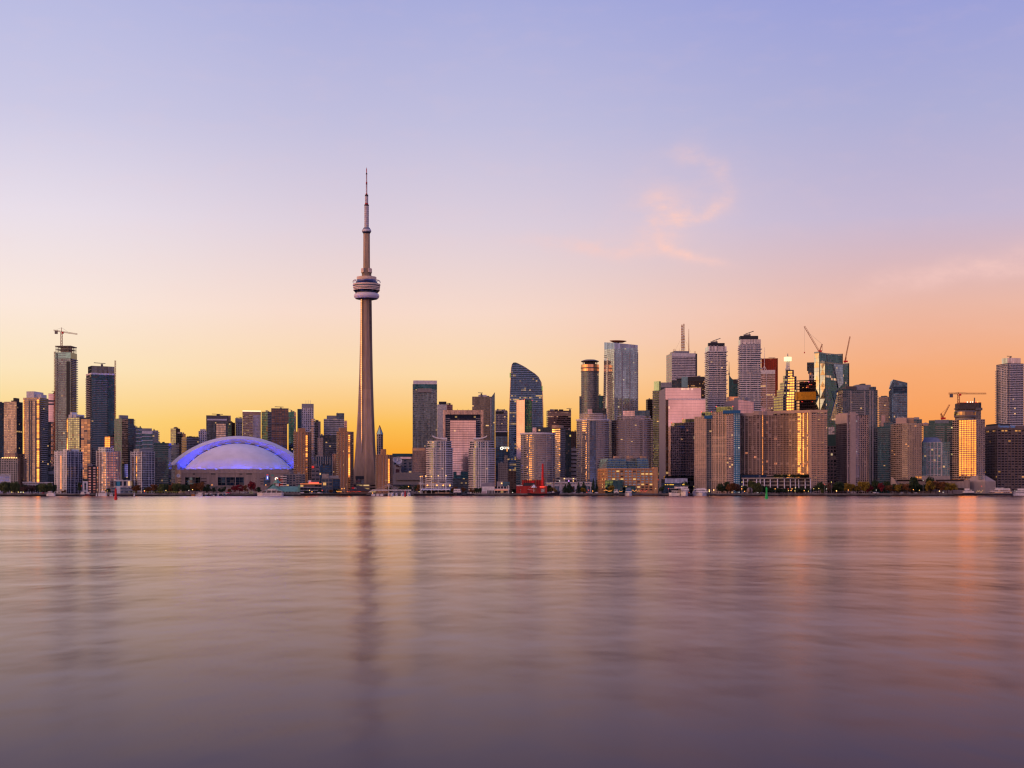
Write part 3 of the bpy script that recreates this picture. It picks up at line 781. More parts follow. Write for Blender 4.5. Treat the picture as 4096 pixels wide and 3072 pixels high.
PINKW = fac(wall=(.32, .27, .28), glass=(.95, .62, .42), bay=3.6, fl=3.3, wx=.66, wy=.6, lit=.06, litc=(1, .5, .25), lits=.9, sub=.06, tilt=.03)
BRW = fac(wall=(.50, .27, .14), glass=(.30, .26, .25), bay=4.2, fl=2.8, wx=.42, wy=.5, lit=.04)
BRW2 = fac(wall=(.30, .19, .13), glass=(.26, .24, .25), bay=3.6, fl=2.8, wx=.55, wy=.55, lit=.03)
DOT = fac(wall=(.50, .47, .50), glass=(.20, .20, .22), bay=2.2, fl=2.4, wx=.5, wy=.5, lit=.02)
STRIPW = fac(wall=(.52, .48, .49), glass=(.17, .16, .20), bay=3.2, fl=3.6, wx=.98, wy=.45, lit=.02, litrow=.04)
TANGR = fac(wall=(.56, .39, .28), glass=(.12, .09, .08), bay=4.2, fl=2.95, wx=.90, wy=.84, lit=.012, litc=(1, .3, .1))
TANRB = fac(wall=(.60, .43, .33), glass=(.16, .15, .17), bay=3.0, fl=2.95, wx=.90, wy=.52, lit=.02)
GREYTAN = fac(wall=(.38, .31, .28), glass=(.26, .24, .27), bay=3.2, fl=2.9, wx=.76, wy=.46, lit=.02, litc=(1, .35, .1))
BROWNG = fac(wall=(.20, .155, .145), glass=(.055, .05, .06), bay=5.2, fl=3.7, wx=.76, wy=.60, lit=.02, litrow=.05, litc=(1, .42, .1))
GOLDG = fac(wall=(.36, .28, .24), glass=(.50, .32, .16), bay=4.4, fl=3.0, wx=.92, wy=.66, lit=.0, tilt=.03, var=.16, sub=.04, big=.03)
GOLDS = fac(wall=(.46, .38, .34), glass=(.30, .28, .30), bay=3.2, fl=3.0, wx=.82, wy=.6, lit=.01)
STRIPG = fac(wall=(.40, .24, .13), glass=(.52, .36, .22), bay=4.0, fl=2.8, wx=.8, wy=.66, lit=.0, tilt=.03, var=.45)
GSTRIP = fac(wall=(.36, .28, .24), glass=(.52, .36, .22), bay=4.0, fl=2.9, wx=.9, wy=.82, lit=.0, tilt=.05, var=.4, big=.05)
STONE = fac(wall=(.25, .235, .24), glass=(.10, .10, .12), bay=3.4, fl=3.8, wx=.4, wy=.55, lit=.03)
BRDARK = fac(wall=(.10, .07, .06), glass=(.08, .07, .07), bay=4.0, fl=3.6, wx=.6, wy=.5, lit=.04)
T = Bld
# ---------------------------------------------------------------- far left
T('tower', 'dark navy apartment slab cut off by the left edge of the photo', 1, -60, 35, 36, 750, 2480).body(G_NAVY)
b = T('tower', 'grey-tan glass tower with a dark right side and dark roof box near the left edge', 1, 35, 150, 207, 742, 2380)
b.body(G_DARK, G_WARM); b.block(130, 176, 708, mat=DARK); b.fins(160, 200, 5, .5, .4, mat=SLABD)
b = T('condo_tower', 'pinkish condo tower with shining window strips, widest tower right of the left edge', 1, 210, 365, 441, 705, 1950)
b.body(CONDOD, G_WARM, top=ROOF); b.balcony([(2, 0), (b.W * .75, 0)], 1.5, 2.9, 6, mat=SLABG)
b.block(310, 395, 648, v0=12, mat=LIGHT); b.block(375, 430, 676, v0=3, mat=LIGHT); b.block(330, 352, 684, v0=30, mat=GREY)
b.sbay(.92, .99, 4, b.H - 3, GSTRIP); b.sbay(.03, .2, 4, b.H - 3, GSTRIP)
for f in (.25, .5, .62):
    MB().box(-.5, .05, b.D * f - .9, b.D * f + .9, 3, b.H - 4, SLABD).obj('recess_trim', b.root)
b = T('office_tower', 'pink glass slab between the pinkish condo and the tower under the hammerhead crane', 1, 440, 440, 506, 668, 2420, dep=30)
b.body(G_DARK); zp = b.Z(925)
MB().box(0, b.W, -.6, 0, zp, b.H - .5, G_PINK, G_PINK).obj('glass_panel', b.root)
for y in (728, 757): MB().box(0, b.W, -.9, -.59, b.Z(y + 16), b.Z(y), SLABD).obj('louvre_band', b.root)
MB().box(b.W * .35, b.W * .85, -.5, 0, b.Z(1330), b.Z(930), GSTRIP, GSTRIP).obj('window_strip', b.root)  # gold strip laid on the wall to paint a yellow reflection
b.rig(470, 506, 648)
b = T('condo_tower', 'tallest condo tower at left, topped by an open steel crown', 1, 503, 641, 696, 300, 2300)
b.body(CONDOD, G_GREY, units=False); b.balcony([(0, b.D * .95), (0, b.D * .3)], .9, 3.05, 8, t=.7, mat=SLABG); b.balcony([(b.W * .16, 0), (b.W, 0), (b.W, b.D * .9)], 1.9, 3.05, 8, b.H - 9, 1.2, SLABG)
MB().box(-.8, .3, b.D * .05, b.D * .26, 0, b.H - 14, DARK).obj('recess_trim', b.root)
MB().prism([(-.6, -.6), (b.W + .4, -.6), (b.W + .4, b.D + .5), (-.6, b.D + .5)], b.H - 9, b.H + 1, TEAL, top=ROOF).obj('crown_band', b.root)
zt = b.Z(233); m = MB(); i = 0
for (x0, y0), (x1, y1) in zip(b.rect(), b.rect()[1:] + b.rect()[:1]):
    for t_ in range(6):
        f = t_ / 6; px_, py_ = x0 + (x1 - x0) * f, y0 + (y1 - y0) * f
        m.tube((px_ * .96 + .5, py_ * .96 + .5, b.H), (px_ * .96 + .5, py_ * .96 + .5, zt), .32, STEEL, 4)
m.box(-.5, b.W + .5, -.5, b.D + .5, zt - 1.4, zt, STEEL)
m.box(0, b.W, 0, b.D, (b.H + zt) / 2 - .3, (b.H + zt) / 2 + .2, STEEL); m.obj('crown_frame', b.root)
MB().box(b.W * .25, b.W * .8, b.D * .2, b.D * .75, b.H, zt - 1.5, GREY).obj('plant_core', b.root)
CT = b
def hoist(label, k, x, y0, y1, Y):
    m = MB().truss((0, 0, 0), (0, 0, Z(k, y0, Y) - Z(k, y1, Y)), 1.6, .22, CRANER, seg=60)
    o = m.obj('hoist_mast'); o.location = (X(k, x, Y), Y, Z(k, y1, Y)); tag(o, label, 'hoist')
hoist('orange hoist mast up the left edge of the tallest left condo tower', 1, 497, 286, 1180, 2296)
hoist('red hoist mast up the right edge of the second tallest left condo tower', 1, 1048, 368, 1020, 2246)
b = T('condo_tower', 'condo tower with a white roof box, standing before the two tall left towers', 1, 607, 722, 826, 885, 2010)
b.body(CONDOD, G_GREY); b.balcony([(b.W * .35, 0), (b.W, 0)], 1.4, 2.9, 6, mat=SLABG); b.block(642, 700, 838, v0=14, mat=WHITE); b.block(690, 768, 858, v0=8, mat=WHITE)
b.sbay(.90, .99, 4, b.H - 3, GSTRIP)
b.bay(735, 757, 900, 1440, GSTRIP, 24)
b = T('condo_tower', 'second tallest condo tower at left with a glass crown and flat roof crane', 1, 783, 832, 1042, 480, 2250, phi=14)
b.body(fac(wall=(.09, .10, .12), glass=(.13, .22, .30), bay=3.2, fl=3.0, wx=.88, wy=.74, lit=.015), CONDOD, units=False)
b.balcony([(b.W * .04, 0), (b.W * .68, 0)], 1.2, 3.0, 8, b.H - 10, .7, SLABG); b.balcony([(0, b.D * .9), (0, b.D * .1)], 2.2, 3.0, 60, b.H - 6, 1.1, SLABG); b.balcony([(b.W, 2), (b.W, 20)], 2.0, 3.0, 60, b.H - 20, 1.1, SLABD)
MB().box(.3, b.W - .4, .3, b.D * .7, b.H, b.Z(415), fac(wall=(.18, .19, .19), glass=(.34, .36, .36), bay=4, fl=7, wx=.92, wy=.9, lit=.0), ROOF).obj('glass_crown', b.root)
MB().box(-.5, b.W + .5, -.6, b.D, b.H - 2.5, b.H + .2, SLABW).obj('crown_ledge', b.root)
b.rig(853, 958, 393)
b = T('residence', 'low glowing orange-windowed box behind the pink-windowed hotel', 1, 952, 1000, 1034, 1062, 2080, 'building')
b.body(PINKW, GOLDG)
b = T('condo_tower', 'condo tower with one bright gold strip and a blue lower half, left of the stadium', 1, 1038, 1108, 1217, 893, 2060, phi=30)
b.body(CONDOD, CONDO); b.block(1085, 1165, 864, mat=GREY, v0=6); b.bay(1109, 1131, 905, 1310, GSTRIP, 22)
b.bay(1131, 1160, 1060, 1430, fac(wall=(.1, .12, .2), glass=(.32, .42, .8), bay=3, fl=3, wx=.9, wy=.8, lit=0), 8)  # blue-tinted bay added to paint a blue reflection on the lower half
b.balcony([(b.W * .55, 0), (b.W, 0), (b.W, b.D * .5)], 1.5, 2.9, 6, mat=SLABD)
b = T('condo_tower', 'stepped dark condo wing with rounded balconies right of the gold-strip condo', 2, 60, 60, 97, 958, 2120, dep=20); b.body(CONDOD); b.balcony(p=1.8, mat=SLABD)
# low front row, left
b = T('hotel', 'low tan hotel with a row of lights along its roof at the left edge', 1, -70, 162, 178, 1255, 1940, 'hotel', phi=70)
b.body(fac(wall=(.42, .30, .24), glass=(.8, .55, .4), bay=3, fl=3, wx=.7, wy=.6), fac(wall=(.36, .34, .33), glass=(.12, .12, .14), bay=3.4, fl=3.1, wx=.55, wy=.62, lit=.03))
b.block(40, 160, 1210, v0=4, mat=TANP)
for i in range(9): MB().lathe([(.45, 0), (.45, .9), (0, 1.0)], WARM, 6).obj('roof_light', b.root, (-.7, b.D * (.04 + i * .07), b.H))
b = T('office_block', 'near-black office block behind the low tan hotel', 1, 112, 112, 212, 1215, 2060, 'building', dep=24); b.body(BRDARK)
b = T('office_block', 'small white block with pale blue window panels at the far left shore', 1, -70, -70, 92, 1412, 1790, 'building', dep=22)
b.body(fac(wall=(.55, .53, .58), glass=(.42, .52, .72), bay=6.5, fl=3.8, wx=.62, wy=.5, lit=.0, sub=.1, tilt=.03)); MB().box(b.W - 1, b.W + .6, -.6, 10, 0, b.H + 1, WHITE).obj('end_wall', b.root); MB().box(-.5, b.W + .5, -.8, 12, b.H, b.H + 1.0, WHITE).obj('parapet', b.root)
b = T('pavilion', 'long low white pavilion behind the left shore willows', 1, 210, 210, 476, 1480, 1800, 'building', dep=20)
b.body(fac(wall=(.42, .41, .44), glass=(.14, .14, .18), bay=3, fl=4, wx=.6, wy=.5, lit=.08), units=False); MB().box(-1, b.W + 1, -1.2, 20, b.H, b.H + .9, LIGHT).obj('roof_slab', b.root); b.block(265, 285, 1466, v0=4, v1=8, mat=LIGHT)
b = T('office_block', 'dark link block with a grey canopy, left of the white gridded hotel', 1, 441, 441, 497, 1375, 1990, 'building', dep=20); b.body(G_DARK); MB().box(0, b.W, -4, 0, b.Z(1400), b.H, GREY).obj('canopy', b.root)
def whitehotel(label, k, x0, xc, x1, yt, Y, fm, sm, strip=None, ph=None):
    b = T('hotel', label, k, x0, xc, x1, yt, Y, 'hotel', 'white gridded waterfront blocks')
    b.body(fm, sm); m = MB()
    nl = max(2, round(b.D / 7)); nf = max(3, round(b.W / 5.8))
    for i in range(nl + 1): m.box(-.45, .05, b.D * i / nl - .5, b.D * i / nl + .5, 0, b.H + .8, WHITE)
    m.obj('side_pier_cladding', b.root); m = MB()
    for i in range(nf + 1): m.box(b.W * i / nf - .22, b.W * i / nf + .22, -.35, .05, 0, b.H + .5, SLABW)
    m.obj('pier_cladding', b.root)
    if strip is not None:
        b.sbay(strip, strip + .07, 3, b.H - 6, GSTRIP)
    return b
b = whitehotel('wide white gridded hotel block with one gold window strip and a bluish right side', 1, 498, 606, 749, 1192, 1850, WGRIDB, WGRID, .44)
b.block(638, 720, 1174, v0=8, mat=WHITE)
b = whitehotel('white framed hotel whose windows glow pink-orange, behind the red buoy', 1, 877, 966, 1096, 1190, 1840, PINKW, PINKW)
MB().box(-.7, b.W * .42, -.5, b.D * .8, b.H - 2, b.Z(1155), WGRID, ROOF).obj('upper_storey', b.root); b.block(985, 1018, 1157, v0=6, mat=WHITE)
b = T('hotel', 'dark low annex with glowing window grid left of the pink-windowed hotel', 1, 795, 795, 878, 1328, 1850, 'hotel', dep=20)
b.body(fac(wall=(.05, .04, .05), glass=(.95, .60, .40), bay=5.2, fl=3.6, wx=.5, wy=.5, lit=.1, litc=(1, .5, .25), lits=.9))
b = T('gateway', 'square white portal frame standing on the quay between two hotels', 1, 752, 752, 798, 1464, 1770, 'gateway', dep=4)
w_ = b.W; h_ = b.H; MB().box(0, 2, 0, 4, 0, h_, WHITE).obj('post', b.root); MB().box(w_ - 2, w_, 0, 4, 0, h_, WHITE).obj('post', b.root); MB().box(2, w_ - 2, 0, 4, h_ - 2, h_, WHITE).obj('beam', b.root); MB().box(2, w_ - 2, 0, 4, 2.2, 4, WHITE).obj('sill', b.root)
b = T('office_block', 'low white colonnaded block right of the pink-windowed hotel', 1, 1040, 1040, 1192, 1462, 1840, 'building', dep=18)
b.body(fac(wall=(.52, .48, .48), glass=(.06, .06, .08), bay=5, fl=9, wx=.55, wy=.75, lit=.1)); MB().box(-.5, b.W + .5, -.6, 18, b.H - .5, b.H + .8, LIGHT).obj('cornice', b.root)
b = T('ferry_shed', 'low grey flat-roofed shed on the quay behind the red buoy', 1, 1008, 1008, 1208, 1527, 1765, 'building', dep=16)
b.body(fac(wall=(.30, .31, .33), glass=(.16, .18, .22), bay=6, fl=4.5, wx=.8, wy=.5, lit=.05), units=False); MB().box(-1, b.W * .7, -1.2, 14, b.H, b.H + 1, GREY).obj('roof_slab', b.root)
b = T('beacon_tower', 'small white and teal square tower with a wire pyramid on top', 1, 1058, 1058, 1094, 1466, 1755, 'beacon', dep=14)
MB().box(0, b.W, 0, b.W, 0, b.H * .6, WHITE).obj('base', b.root); MB().box(.2, b.W - .2, .2, b.W - .2, b.H * .6, b.H, solid('teal_panel', (.05, .30, .45), .4)).obj('lantern', b.root)
m = MB(); c_ = b.W / 2; zt = b.Z(1418)
for a_, b_ in ((0, 0), (b.W, 0), (b.W, b.W), (0, b.W)): m.tube((a_, b_, b.H), (c_, c_, zt - 4), .18, WHITE, 4)
m.tube((c_, c_, b.H), (c_, c_, zt), .14, WHITE, 4); m.obj('spire_frame', b.root)
# ---------------------------------------------------------------- left of and behind the stadium
b = T('condo_tower', 'low teal glass condo left of the stadium, behind the narrow white hotel', 2, 93, 93, 154, 977, 2240, dep=24); b.body(G_TEAL); b.balcony(p=.8, fl=6.2, t=.7, mat=SLABW)
b = T('condo_tower', 'teal glass condo with pale upper floors, second from the gold-strip condo', 2, 152, 152, 251, 1006, 2200, dep=26); b.body(G_TEAL); b.balcony(p=.8, fl=6.2, t=.7, mat=SLABW); b.block(148, 245, 984, v0=6, mat=GREY)
b.block(152, 250, 1008, 1035, v0=-.4, v1=2, mat=LIGHT, name='upper_wall')
b = T('condo_tower', 'brown condo with stacked balconies behind the teal glass condos', 2, 250, 250, 303, 1003, 2330, dep=24); b.body(CONDO); b.balcony([(b.W * .5, 0), (b.W, 0), (b.W, 20)], 2.0, mat=SLABG)
b = whitehotel('narrow white gridded hotel with two gold window strips, nearest left of the stadium', 2, 55, 152, 268, 1197, 1850, WGRIDB, WGRID, .78)
b.sbay(.43, .5, 3, b.H - 6, GSTRIP); b.block(130, 250, 1174, v0=8, mat=GREY)
b = T('condo_tower', 'broad teal-green condo with grey floor lines, touching the left end of the stadium', 2, 262, 395, 421, 1118, 2090, phi=76); b.body(G_TEALD, G_TEALD); b.balcony(b.side(), .9, 3.0, 4, t=.7, mat=SLABG)
b = T('condo_tower', 'slim brown tower left of the dome, highest of its cluster', 2, 414, 463, 501, 985, 2560); b.body(BRDARK, G_GREY)
b = T('condo_tower', 'stepped dark condo right of the slim brown tower', 2, 463, 525, 552, 1032, 2520); b.body(G_WARM, G_DARK); b.block(478, 520, 1018, v0=4, mat=GREY)
b = T('condo_tower', 'grey condo below the slim brown tower, half hidden by the dome', 2, 418, 490, 512, 1132, 2420); b.body(G_DARK, CONDO); b.balcony(b.side(), .8, mat=SLABG)
b = T('condo_tower', 'condo with golden-lit left balconies behind the left shoulder of the dome', 2, 516, 560, 671, 1062, 2440, phi=24); b.body(CONDOD, GOLDG); b.balcony([(0, b.D), (0, 0), (b.W, 0)], 1.3, mat=SLABG)
for i in range(8):
    MB().box(b.W * (.06 + i * .12), b.W * (.06 + i * .12) + 1.2, 1, 2, b.H, b.H + 1.3, DARK).obj('chimney', b.root)
b = T('condo_tower', 'pale grey stepped condo behind the dome, left of the big dark glass office', 2, 668, 668, 740, 1010, 2460, dep=24); b.body(WGRID); b.block(683, 736, 992, v0=5, mat=LIGHT); b.mast(717, 985, 992, .3)
b = T('office_tower', 'big dark glass office with reflecting panes and roof crane behind the dome', 2, 738, 738, 936, 868, 2520, 'office tower', dep=40)
b.body(fac(wall=(.10, .10, .11), glass=(.22, .25, .28), bay=2.6, fl=4.0, wx=.9, wy=.7, lit=.01, var=.7)); b.block(738, 930, 866, 930, v0=-.6, v1=2, mat=solid('brown_grey_panel', (.13, .12, .13), .6), name='crown_wall'); b.block(905, 962, 868, 930, v0=8, mat=TANP)
MB().box(b.W * .05, b.W * .95, -.9, -.5, b.Z(912), b.Z(898), SLABW).obj('crown_band', b.root); b.rig(790, 890, 856); b.bay(830, 915, 940, 1080, fac(wall=(.2, .18, .16), glass=(.62, .55, .44), bay=2.6, fl=4, wx=.9, wy=.72, lit=0), 4)
b = T('office_tower', 'dark side wing with a rust-coloured face beside the big dark glass office', 2, 934, 968, 1001, 932, 2570); b.body(fac(wall=(.22, .12, .08), glass=(.1, .08, .08), bay=3, fl=3.6, wx=.5, wy=.5), G_NAVY)
b = T('office_tower', 'grey tower with a white gridded front behind the dome, left of the lit-roof tower', 2, 1003, 1003, 1066, 893, 2560, dep=26); b.body(fac(wall=(.42, .40, .42), glass=(.13, .13, .16), bay=4, fl=4, wx=.7, wy=.75, lit=.01)); MB().box(-.2, b.W + .2, -.5, 26, b.Z(930), b.H + .3, GREY, ROOF).obj('crown_wall', b.root); b.rig(1030, 1062, 884, h=2)
b = T('condo_tower', 'tan striped tower with a brightly lit roof edge behind the dome', 3, -68, -68, 98, 832, 2450, dep=36)
b.body(fac(wall=(.46, .36, .27), glass=(.22, .19, .17), bay=3, fl=3.0, wx=.9, wy=.5, lit=.16, litc=(1, .62, .3), lits=.5)); MB().box(b.W * .57, b.W, -.7, 0, 0, b.Z(862), DOT, DOT).obj('dotted_panel', b.root)
MB().box(0, b.W, -.3, .4, b.H, b.H + 2.0, lamp('roof_edge_light', (1, .72, .42), 1.6)).obj('lit_parapet', b.root); MB().box(-.1, b.W + .1, -.8, .0, b.Z(862), b.H - .3, TANP).obj('crown_wall', b.root)
b = T('condo_tower', 'dark blue glass tower between the lit-roof tower and the brown grid tower', 3, 105, 160, 196, 832, 2560); b.body(fac(wall=(.10, .11, .13), glass=(.16, .2, .26), bay=3, fl=3.2, wx=.95, wy=.6, lit=.03), G_NAVY); b.balcony([(0, 0), (b.W, 0)], 1.0, mat=SLABG); b.mast(160, 820, 832, .3)
b = T('condo_tower', 'brown tower of big square frames with a shifted lower half, right behind the dome', 3, 195, 195, 336, 806, 2360, phi=0, dep=30)
CLAD = fac(wall=(.13, .10, .095), glass=(.34, .25, .22), bay=5.9, fl=3.2, wx=.92, wy=.66, lit=.02, tilt=.02, var=.5)
zs = b.Z(935); MB().box(0, b.W, 0, 30, 0, zs, CLAD, ROOF).obj('lower_facade', b.root); MB().box(0, b.W * 1.1, -1.2, 30, zs, b.H, CLAD, ROOF).obj('upper_facade', b.root)
m = MB()
for i in range(7): m.box(b.W * i / 6 - .45, b.W * i / 6 + .45, -1.7, -.01, 4, b.H + .4, SLABD)
j = 0; z = b.H + .2
while z > 4: m.box(-.3, b.W * (1.1 if z > zs else 1) + .2, -1.75, -.02, z - .5, z + .5, SLABD); z -= 12.9
m.obj('grid_frame', b.root); b.rig(225, 305, 790)
b = T('condo_tower', 'narrow dark teal tower right of the brown grid tower', 3, 350, 403, 418, 836, 2480, phi=70); b.body(PINKW, G_TEALD); b.rig(360, 384, 820)
b = T('condo_tower', 'white tower with a square-windowed crown and three roof aerials, behind the left brick tower', 3, 470, 470, 579, 762, 2400, dep=28)
b.body(WGRID, units=False); b.balcony([(b.W * .72, 0), (b.W, 0), (b.W, 18)], 1.8, 3.0, 10, b.Z(890), 1.0, SLABW); b.bay(556, 578, 900, 1230, GSTRIP, 12)
MB().box(-b.W * .36, 0, 2, 24, 0, b.Z(808), G_NAVY, ROOF).obj('dark_wing', b.root)
for x in (508, 529, 549): b.mast(x, 730, 762, .22, LIGHT, name='aerial')
MB().box(0, b.W, -.5, .1, b.Z(795), b.H + .2, GREY).obj('crown_wall', b.root)
b = T('condo_tower', 'dark blue tower right of the white three-aerial tower', 3, 578, 620, 642, 920, 2520); b.body(PINKW, fac(wall=(.13, .13, .16), glass=(.15, .17, .24), bay=3, fl=3.1, wx=.85, wy=.6, lit=.05))
b.rig(585, 612, 910)
b = T('condo_tower', 'white-banded stepped tower with a glass top corner, left of the observation tower', 3, 670, 670, 856, 898, 2540, dep=34)
b.body(fac(wall=(.48, .46, .47), glass=(.18, .19, .22), bay=3.4, fl=3.4, wx=.97, wy=.5, lit=.03)); b.block(698, 786, 868, v0=3, mat=GREY); b.block(785, 856, 846, v0=1, mat=G_BLUE, name='glass_corner'); b.mast(795, 838, 846, .2)
b.block(846, 882, 914, 1100, v0=6, v1=24, mat=PINKW, name='side_wing')
b = T('office_block', 'grey tower with pale window grid between the two left brick towers', 3, 615, 615, 664, 1073, 2340, dep=22); b.body(fac(wall=(.36, .31, .29), glass=(.45, .38, .34), bay=2.6, fl=3.2, wx=.7, wy=.6, lit=.02))
b = T('condo_tower', 'dark glass condo with pale balconies behind the gap of the two left brick towers', 3, 636, 636, 786, 1047, 2380, dep=28); b.body(G_DARK); b.balcony([(b.W * .3, 0), (b.W, 0)], 1.2, 3.4, 5, b.Z(1110), mat=SLABG)
b = T('office_block', 'dark block with pale upright fins above the red-signed building', 3, 572, 572, 752, 1240, 2200, 'building', dep=24); b.body(G_NAVY); b.fins(580, 748, 9, 1.0, .7, 20, mat=SLABG)
b = T('office_block', 'narrow tan building left of the middle brick tower', 3, 750, 750, 792, 1217, 2240, 'building', dep=20); b.body(BRW)
b = T('office_block', 'dark blue glass office below the finned block', 3, 628, 628, 735, 1322, 2120, 'building', dep=22); b.body(fac(wall=(.07, .08, .11), glass=(.14, .18, .28), bay=3, fl=4, wx=.9, wy=.7, lit=.06))
b = T('office_block', 'grey office with a red square sign, right of the left brick tower', 3, 556, 556, 632, 1325, 2060, 'building', dep=24)
b.body(fac(wall=(.33, .30, .31), glass=(.10, .10, .12), bay=6, fl=6, wx=.7, wy=.45, lit=.02)); MB().box(b.U(561), b.U(583), -.6, -.05, b.Z(1346), b.Z(1326), lamp('red_sign', (.9, .03, .02), .75)).obj('red_sign', b.root)
def bricktower(label, k, x0, xa, xs0, xs1, x1, yt, Y, p0, p1, yp):
    b = T('brick_tower', label, k, x0, x0, x1, yt, Y, 'apartment tower', 'tan brick apartment towers', phi=0, dep=26)
    ua, us, ue = b.U(xa), b.U(xs0), b.U(xs1)
    MB().prism([(0, 5), (ua, 0), (us, 0), (ue, 2.5), (b.W, 7), (b.W, 26), (0, 26)], 0, b.H, [fac(wall=(.36, .22, .14), glass=(.34, .30, .30), bay=3.2, fl=2.8, wx=.8, wy=.5), BRW, BRW, BRW2, BRW2, BRW2, BRW2]).obj('facade', b.root)
    a = tan(radians(30) + atan(tx(k, xs0)) / 2 + b.th)
    MB().prism([(us, -.05), (ue, -(ue - us) * a), (ue, 2), (us, 2)], 4, b.H - 5, STRIPG).obj('bay_window', b.root)
    w3 = (us - ua) / 3
    for i in range(3): MB().box(ua + w3 * i + w3 * .36, ua + w3 * i + w3 * .64, -.12, .3, 3, b.H - 3, fac(wall=(.48, .30, .19), glass=(.40, .36, .36), bay=2.6, fl=2.8, wx=.7, wy=.5, lit=.05)).obj('window_strip', b.root)
    for i in range(4): MB().box(ua + w3 * i - .5, ua + w3 * i + .5, -.5, .1, 0, b.H + .5, BRICK).obj('pier', b.root)
    MB().prism([(b.U(p0), 3), (b.U(p0) + 2, 1), (b.U(p1), 1), (b.U(p1), 14), (b.U(p0), 14)], b.H, b.Z(yp), BRICK).obj('lift_house', b.root)
    b.balcony([(0, 5), (ua, 0)], .9, 2.8, 6, b.H - 4, .8, SLABG)
    return b
bricktower('tan brick apartment tower overlapping the right end of the stadium', 3, 397, 418, 503, 524, 560, 1015, 2010, 436, 503, 982)
bricktower('tan brick apartment tower just left of the observation tower', 3, 787, 808, 890, 911, 943, 1013, 1960, 806, 880, 980)
bricktower('shortest tan brick apartment tower, just right of the observation tower', 4, 5, 20, 114, 134, 161, 1224, 1900, 52, 102, 1173)
# waterfront, left centre
b = T('condo_block', 'low dark condo with stacked round balconies at its left corner, before the left brick tower', 3, 298, 298, 502, 1400, 1880, 'building', dep=24)
b.body(fac(wall=(.20, .19, .20), glass=(.10, .11, .14), bay=4.4, fl=3.2, wx=.75, wy=.6, lit=.03)); b.balcony([(-1.5, 8), (0, 0), (b.W * .18, -1.5)], 1.8, 3.2, 4, t=1.0, mat=SLABW); b.balcony([(b.W * .58, 0), (b.W * .8, 0)], 1.6, 3.2, 4, t=.9, mat=SLABG); b.mast(326, 1370, 1400, .25)
b = T('office_block', 'dark glass-cornered office with a penthouse plant, before the middle brick tower', 3, 650, 650, 816, 1438, 1860, 'building', dep=26)
b.body(fac(wall=(.17, .16, .16), glass=(.16, .18, .22), bay=5.2, fl=5.0, wx=.78, wy=.66, lit=.02)); MB().box(b.W * .62, b.W + .2, -.6, 26, 0, b.H - 1, G_NAVY, ROOF).obj('glass_corner', b.root); b.block(655, 715, 1398, v0=4, mat=CONC); b.block(715, 805, 1415, v0=6, mat=GREY)
MB().box(b.U(664), b.U(692), -.7, -.05, b.Z(1502), b.Z(1478), lamp('lit_window', (1, .5, .15), .7)).obj('lit_window', b.root)
b = T('terrace_block', 'long low dark terrace with a glowing orange parapet by the water', 3, 455, 455, 652, 1488, 1830, 'building', dep=20)
b.body(fac(wall=(.10, .09, .09), glass=(.06, .06, .08), bay=5, fl=4, wx=.8, wy=.6, lit=.06)); MB().box(0, b.W, -1.0, -.05, b.Z(1492), b.Z(1487), lamp('orange_tube', (1, .22, .06), 1.1)).obj('lit_parapet', b.root); MB().box(b.W * .42, b.W * .86, 1, 4, b.H, b.Z(1474), REDL).obj('red_neon', b.root); b.block(530, 556, 1456, v0=2, v1=4, mat=LIGHT, name='sign_board'); b.balcony(p=1.5, fl=4, mat=SLABG)
b = T('vent_stack', 'square pale concrete stack with a dark cap beside the green-roofed terminal', 3, 187, 187, 222, 1420, 1840, 'stack', dep=11)
MB().box(0, b.W, 0, 11, 0, b.H, CONC).obj('shaft', b.root); MB().box(.6, b.W - .6, .6, 10, b.H, b.Z(1404), COPPER).obj('cap', b.root)
b = T('red_store', 'red-walled building with a round white emblem behind the concrete stack', 3, 226, 226, 300, 1432, 1900, 'building', dep=20)
b.body(fac(wall=(.40, .05, .04), glass=(.1, .08, .1), bay=5, fl=6, wx=.5, wy=.3, lit=.05)); MB().lathe([(2.2, -.5), (2.2, 0), (0, 0)], CLW, 20).obj('round_sign', b.root, (b.U(240), -.5, b.Z(1444))).rotation_euler = (radians(90), 0, 0)
MB().lathe([(1.2, -.3), (1.2, 0), (0, 0)], REDL, 16).obj('round_sign_core', b.root, (b.U(240), -.85, b.Z(1444))).rotation_euler = (radians(90), 0, 0)
b = T('ferry_terminal', 'low ferry terminal with a green copper roof and a small cupola', 3, 128, 128, 456, 1560, 1800, 'terminal', dep=24)
MB().box(0, b.W, 0, 24, 0, b.H, fac(wall=(.28, .27, .27), glass=(.1, .1, .12), bay=4, fl=5, wx=.55, wy=.6, lit=.06)).obj('wall', b.root)
def gable(bld, x0, x1, y0, y1, v0, v1, mat, name='roof', hip=4.0):
    ua, ub, z0, z1 = bld.U(x0), bld.U(x1), bld.Z(y1), bld.Z(y0); vm_ = (v0 + v1) / 2
    m = MB(); A, B_, C_, D_ = (ua, v0, z0), (ub, v0, z0), (ub, v1, z0), (ua, v1, z0); P, Q = (ua + hip, vm_, z1), (ub - hip, vm_, z1)
    m.face([A, B_, Q, P], mat); m.face([C_, D_, P, Q], mat); m.face([B_, C_, Q], mat); m.face([D_, A, P], mat); m.face([D_, C_, B_, A], mat)
    return m.obj(name, bld.root)
gable(b, 128, 300, 1490, 1558, -2, 26, COPPER, hip=14); gable(b, 235, 458, 1512, 1560, -1.5, 22, COPPER, hip=2.5)
MB().box(b.U(233), b.U(262), 8, 15, b.Z(1510), b.Z(1482), LIGHT).obj('cupola', b.root); MB().lathe([(5.6, 0), (0, 6.5)], COPPER, 4).obj('cupola_roof', b.root, (b.U(247), 11.5, b.Z(1482)))
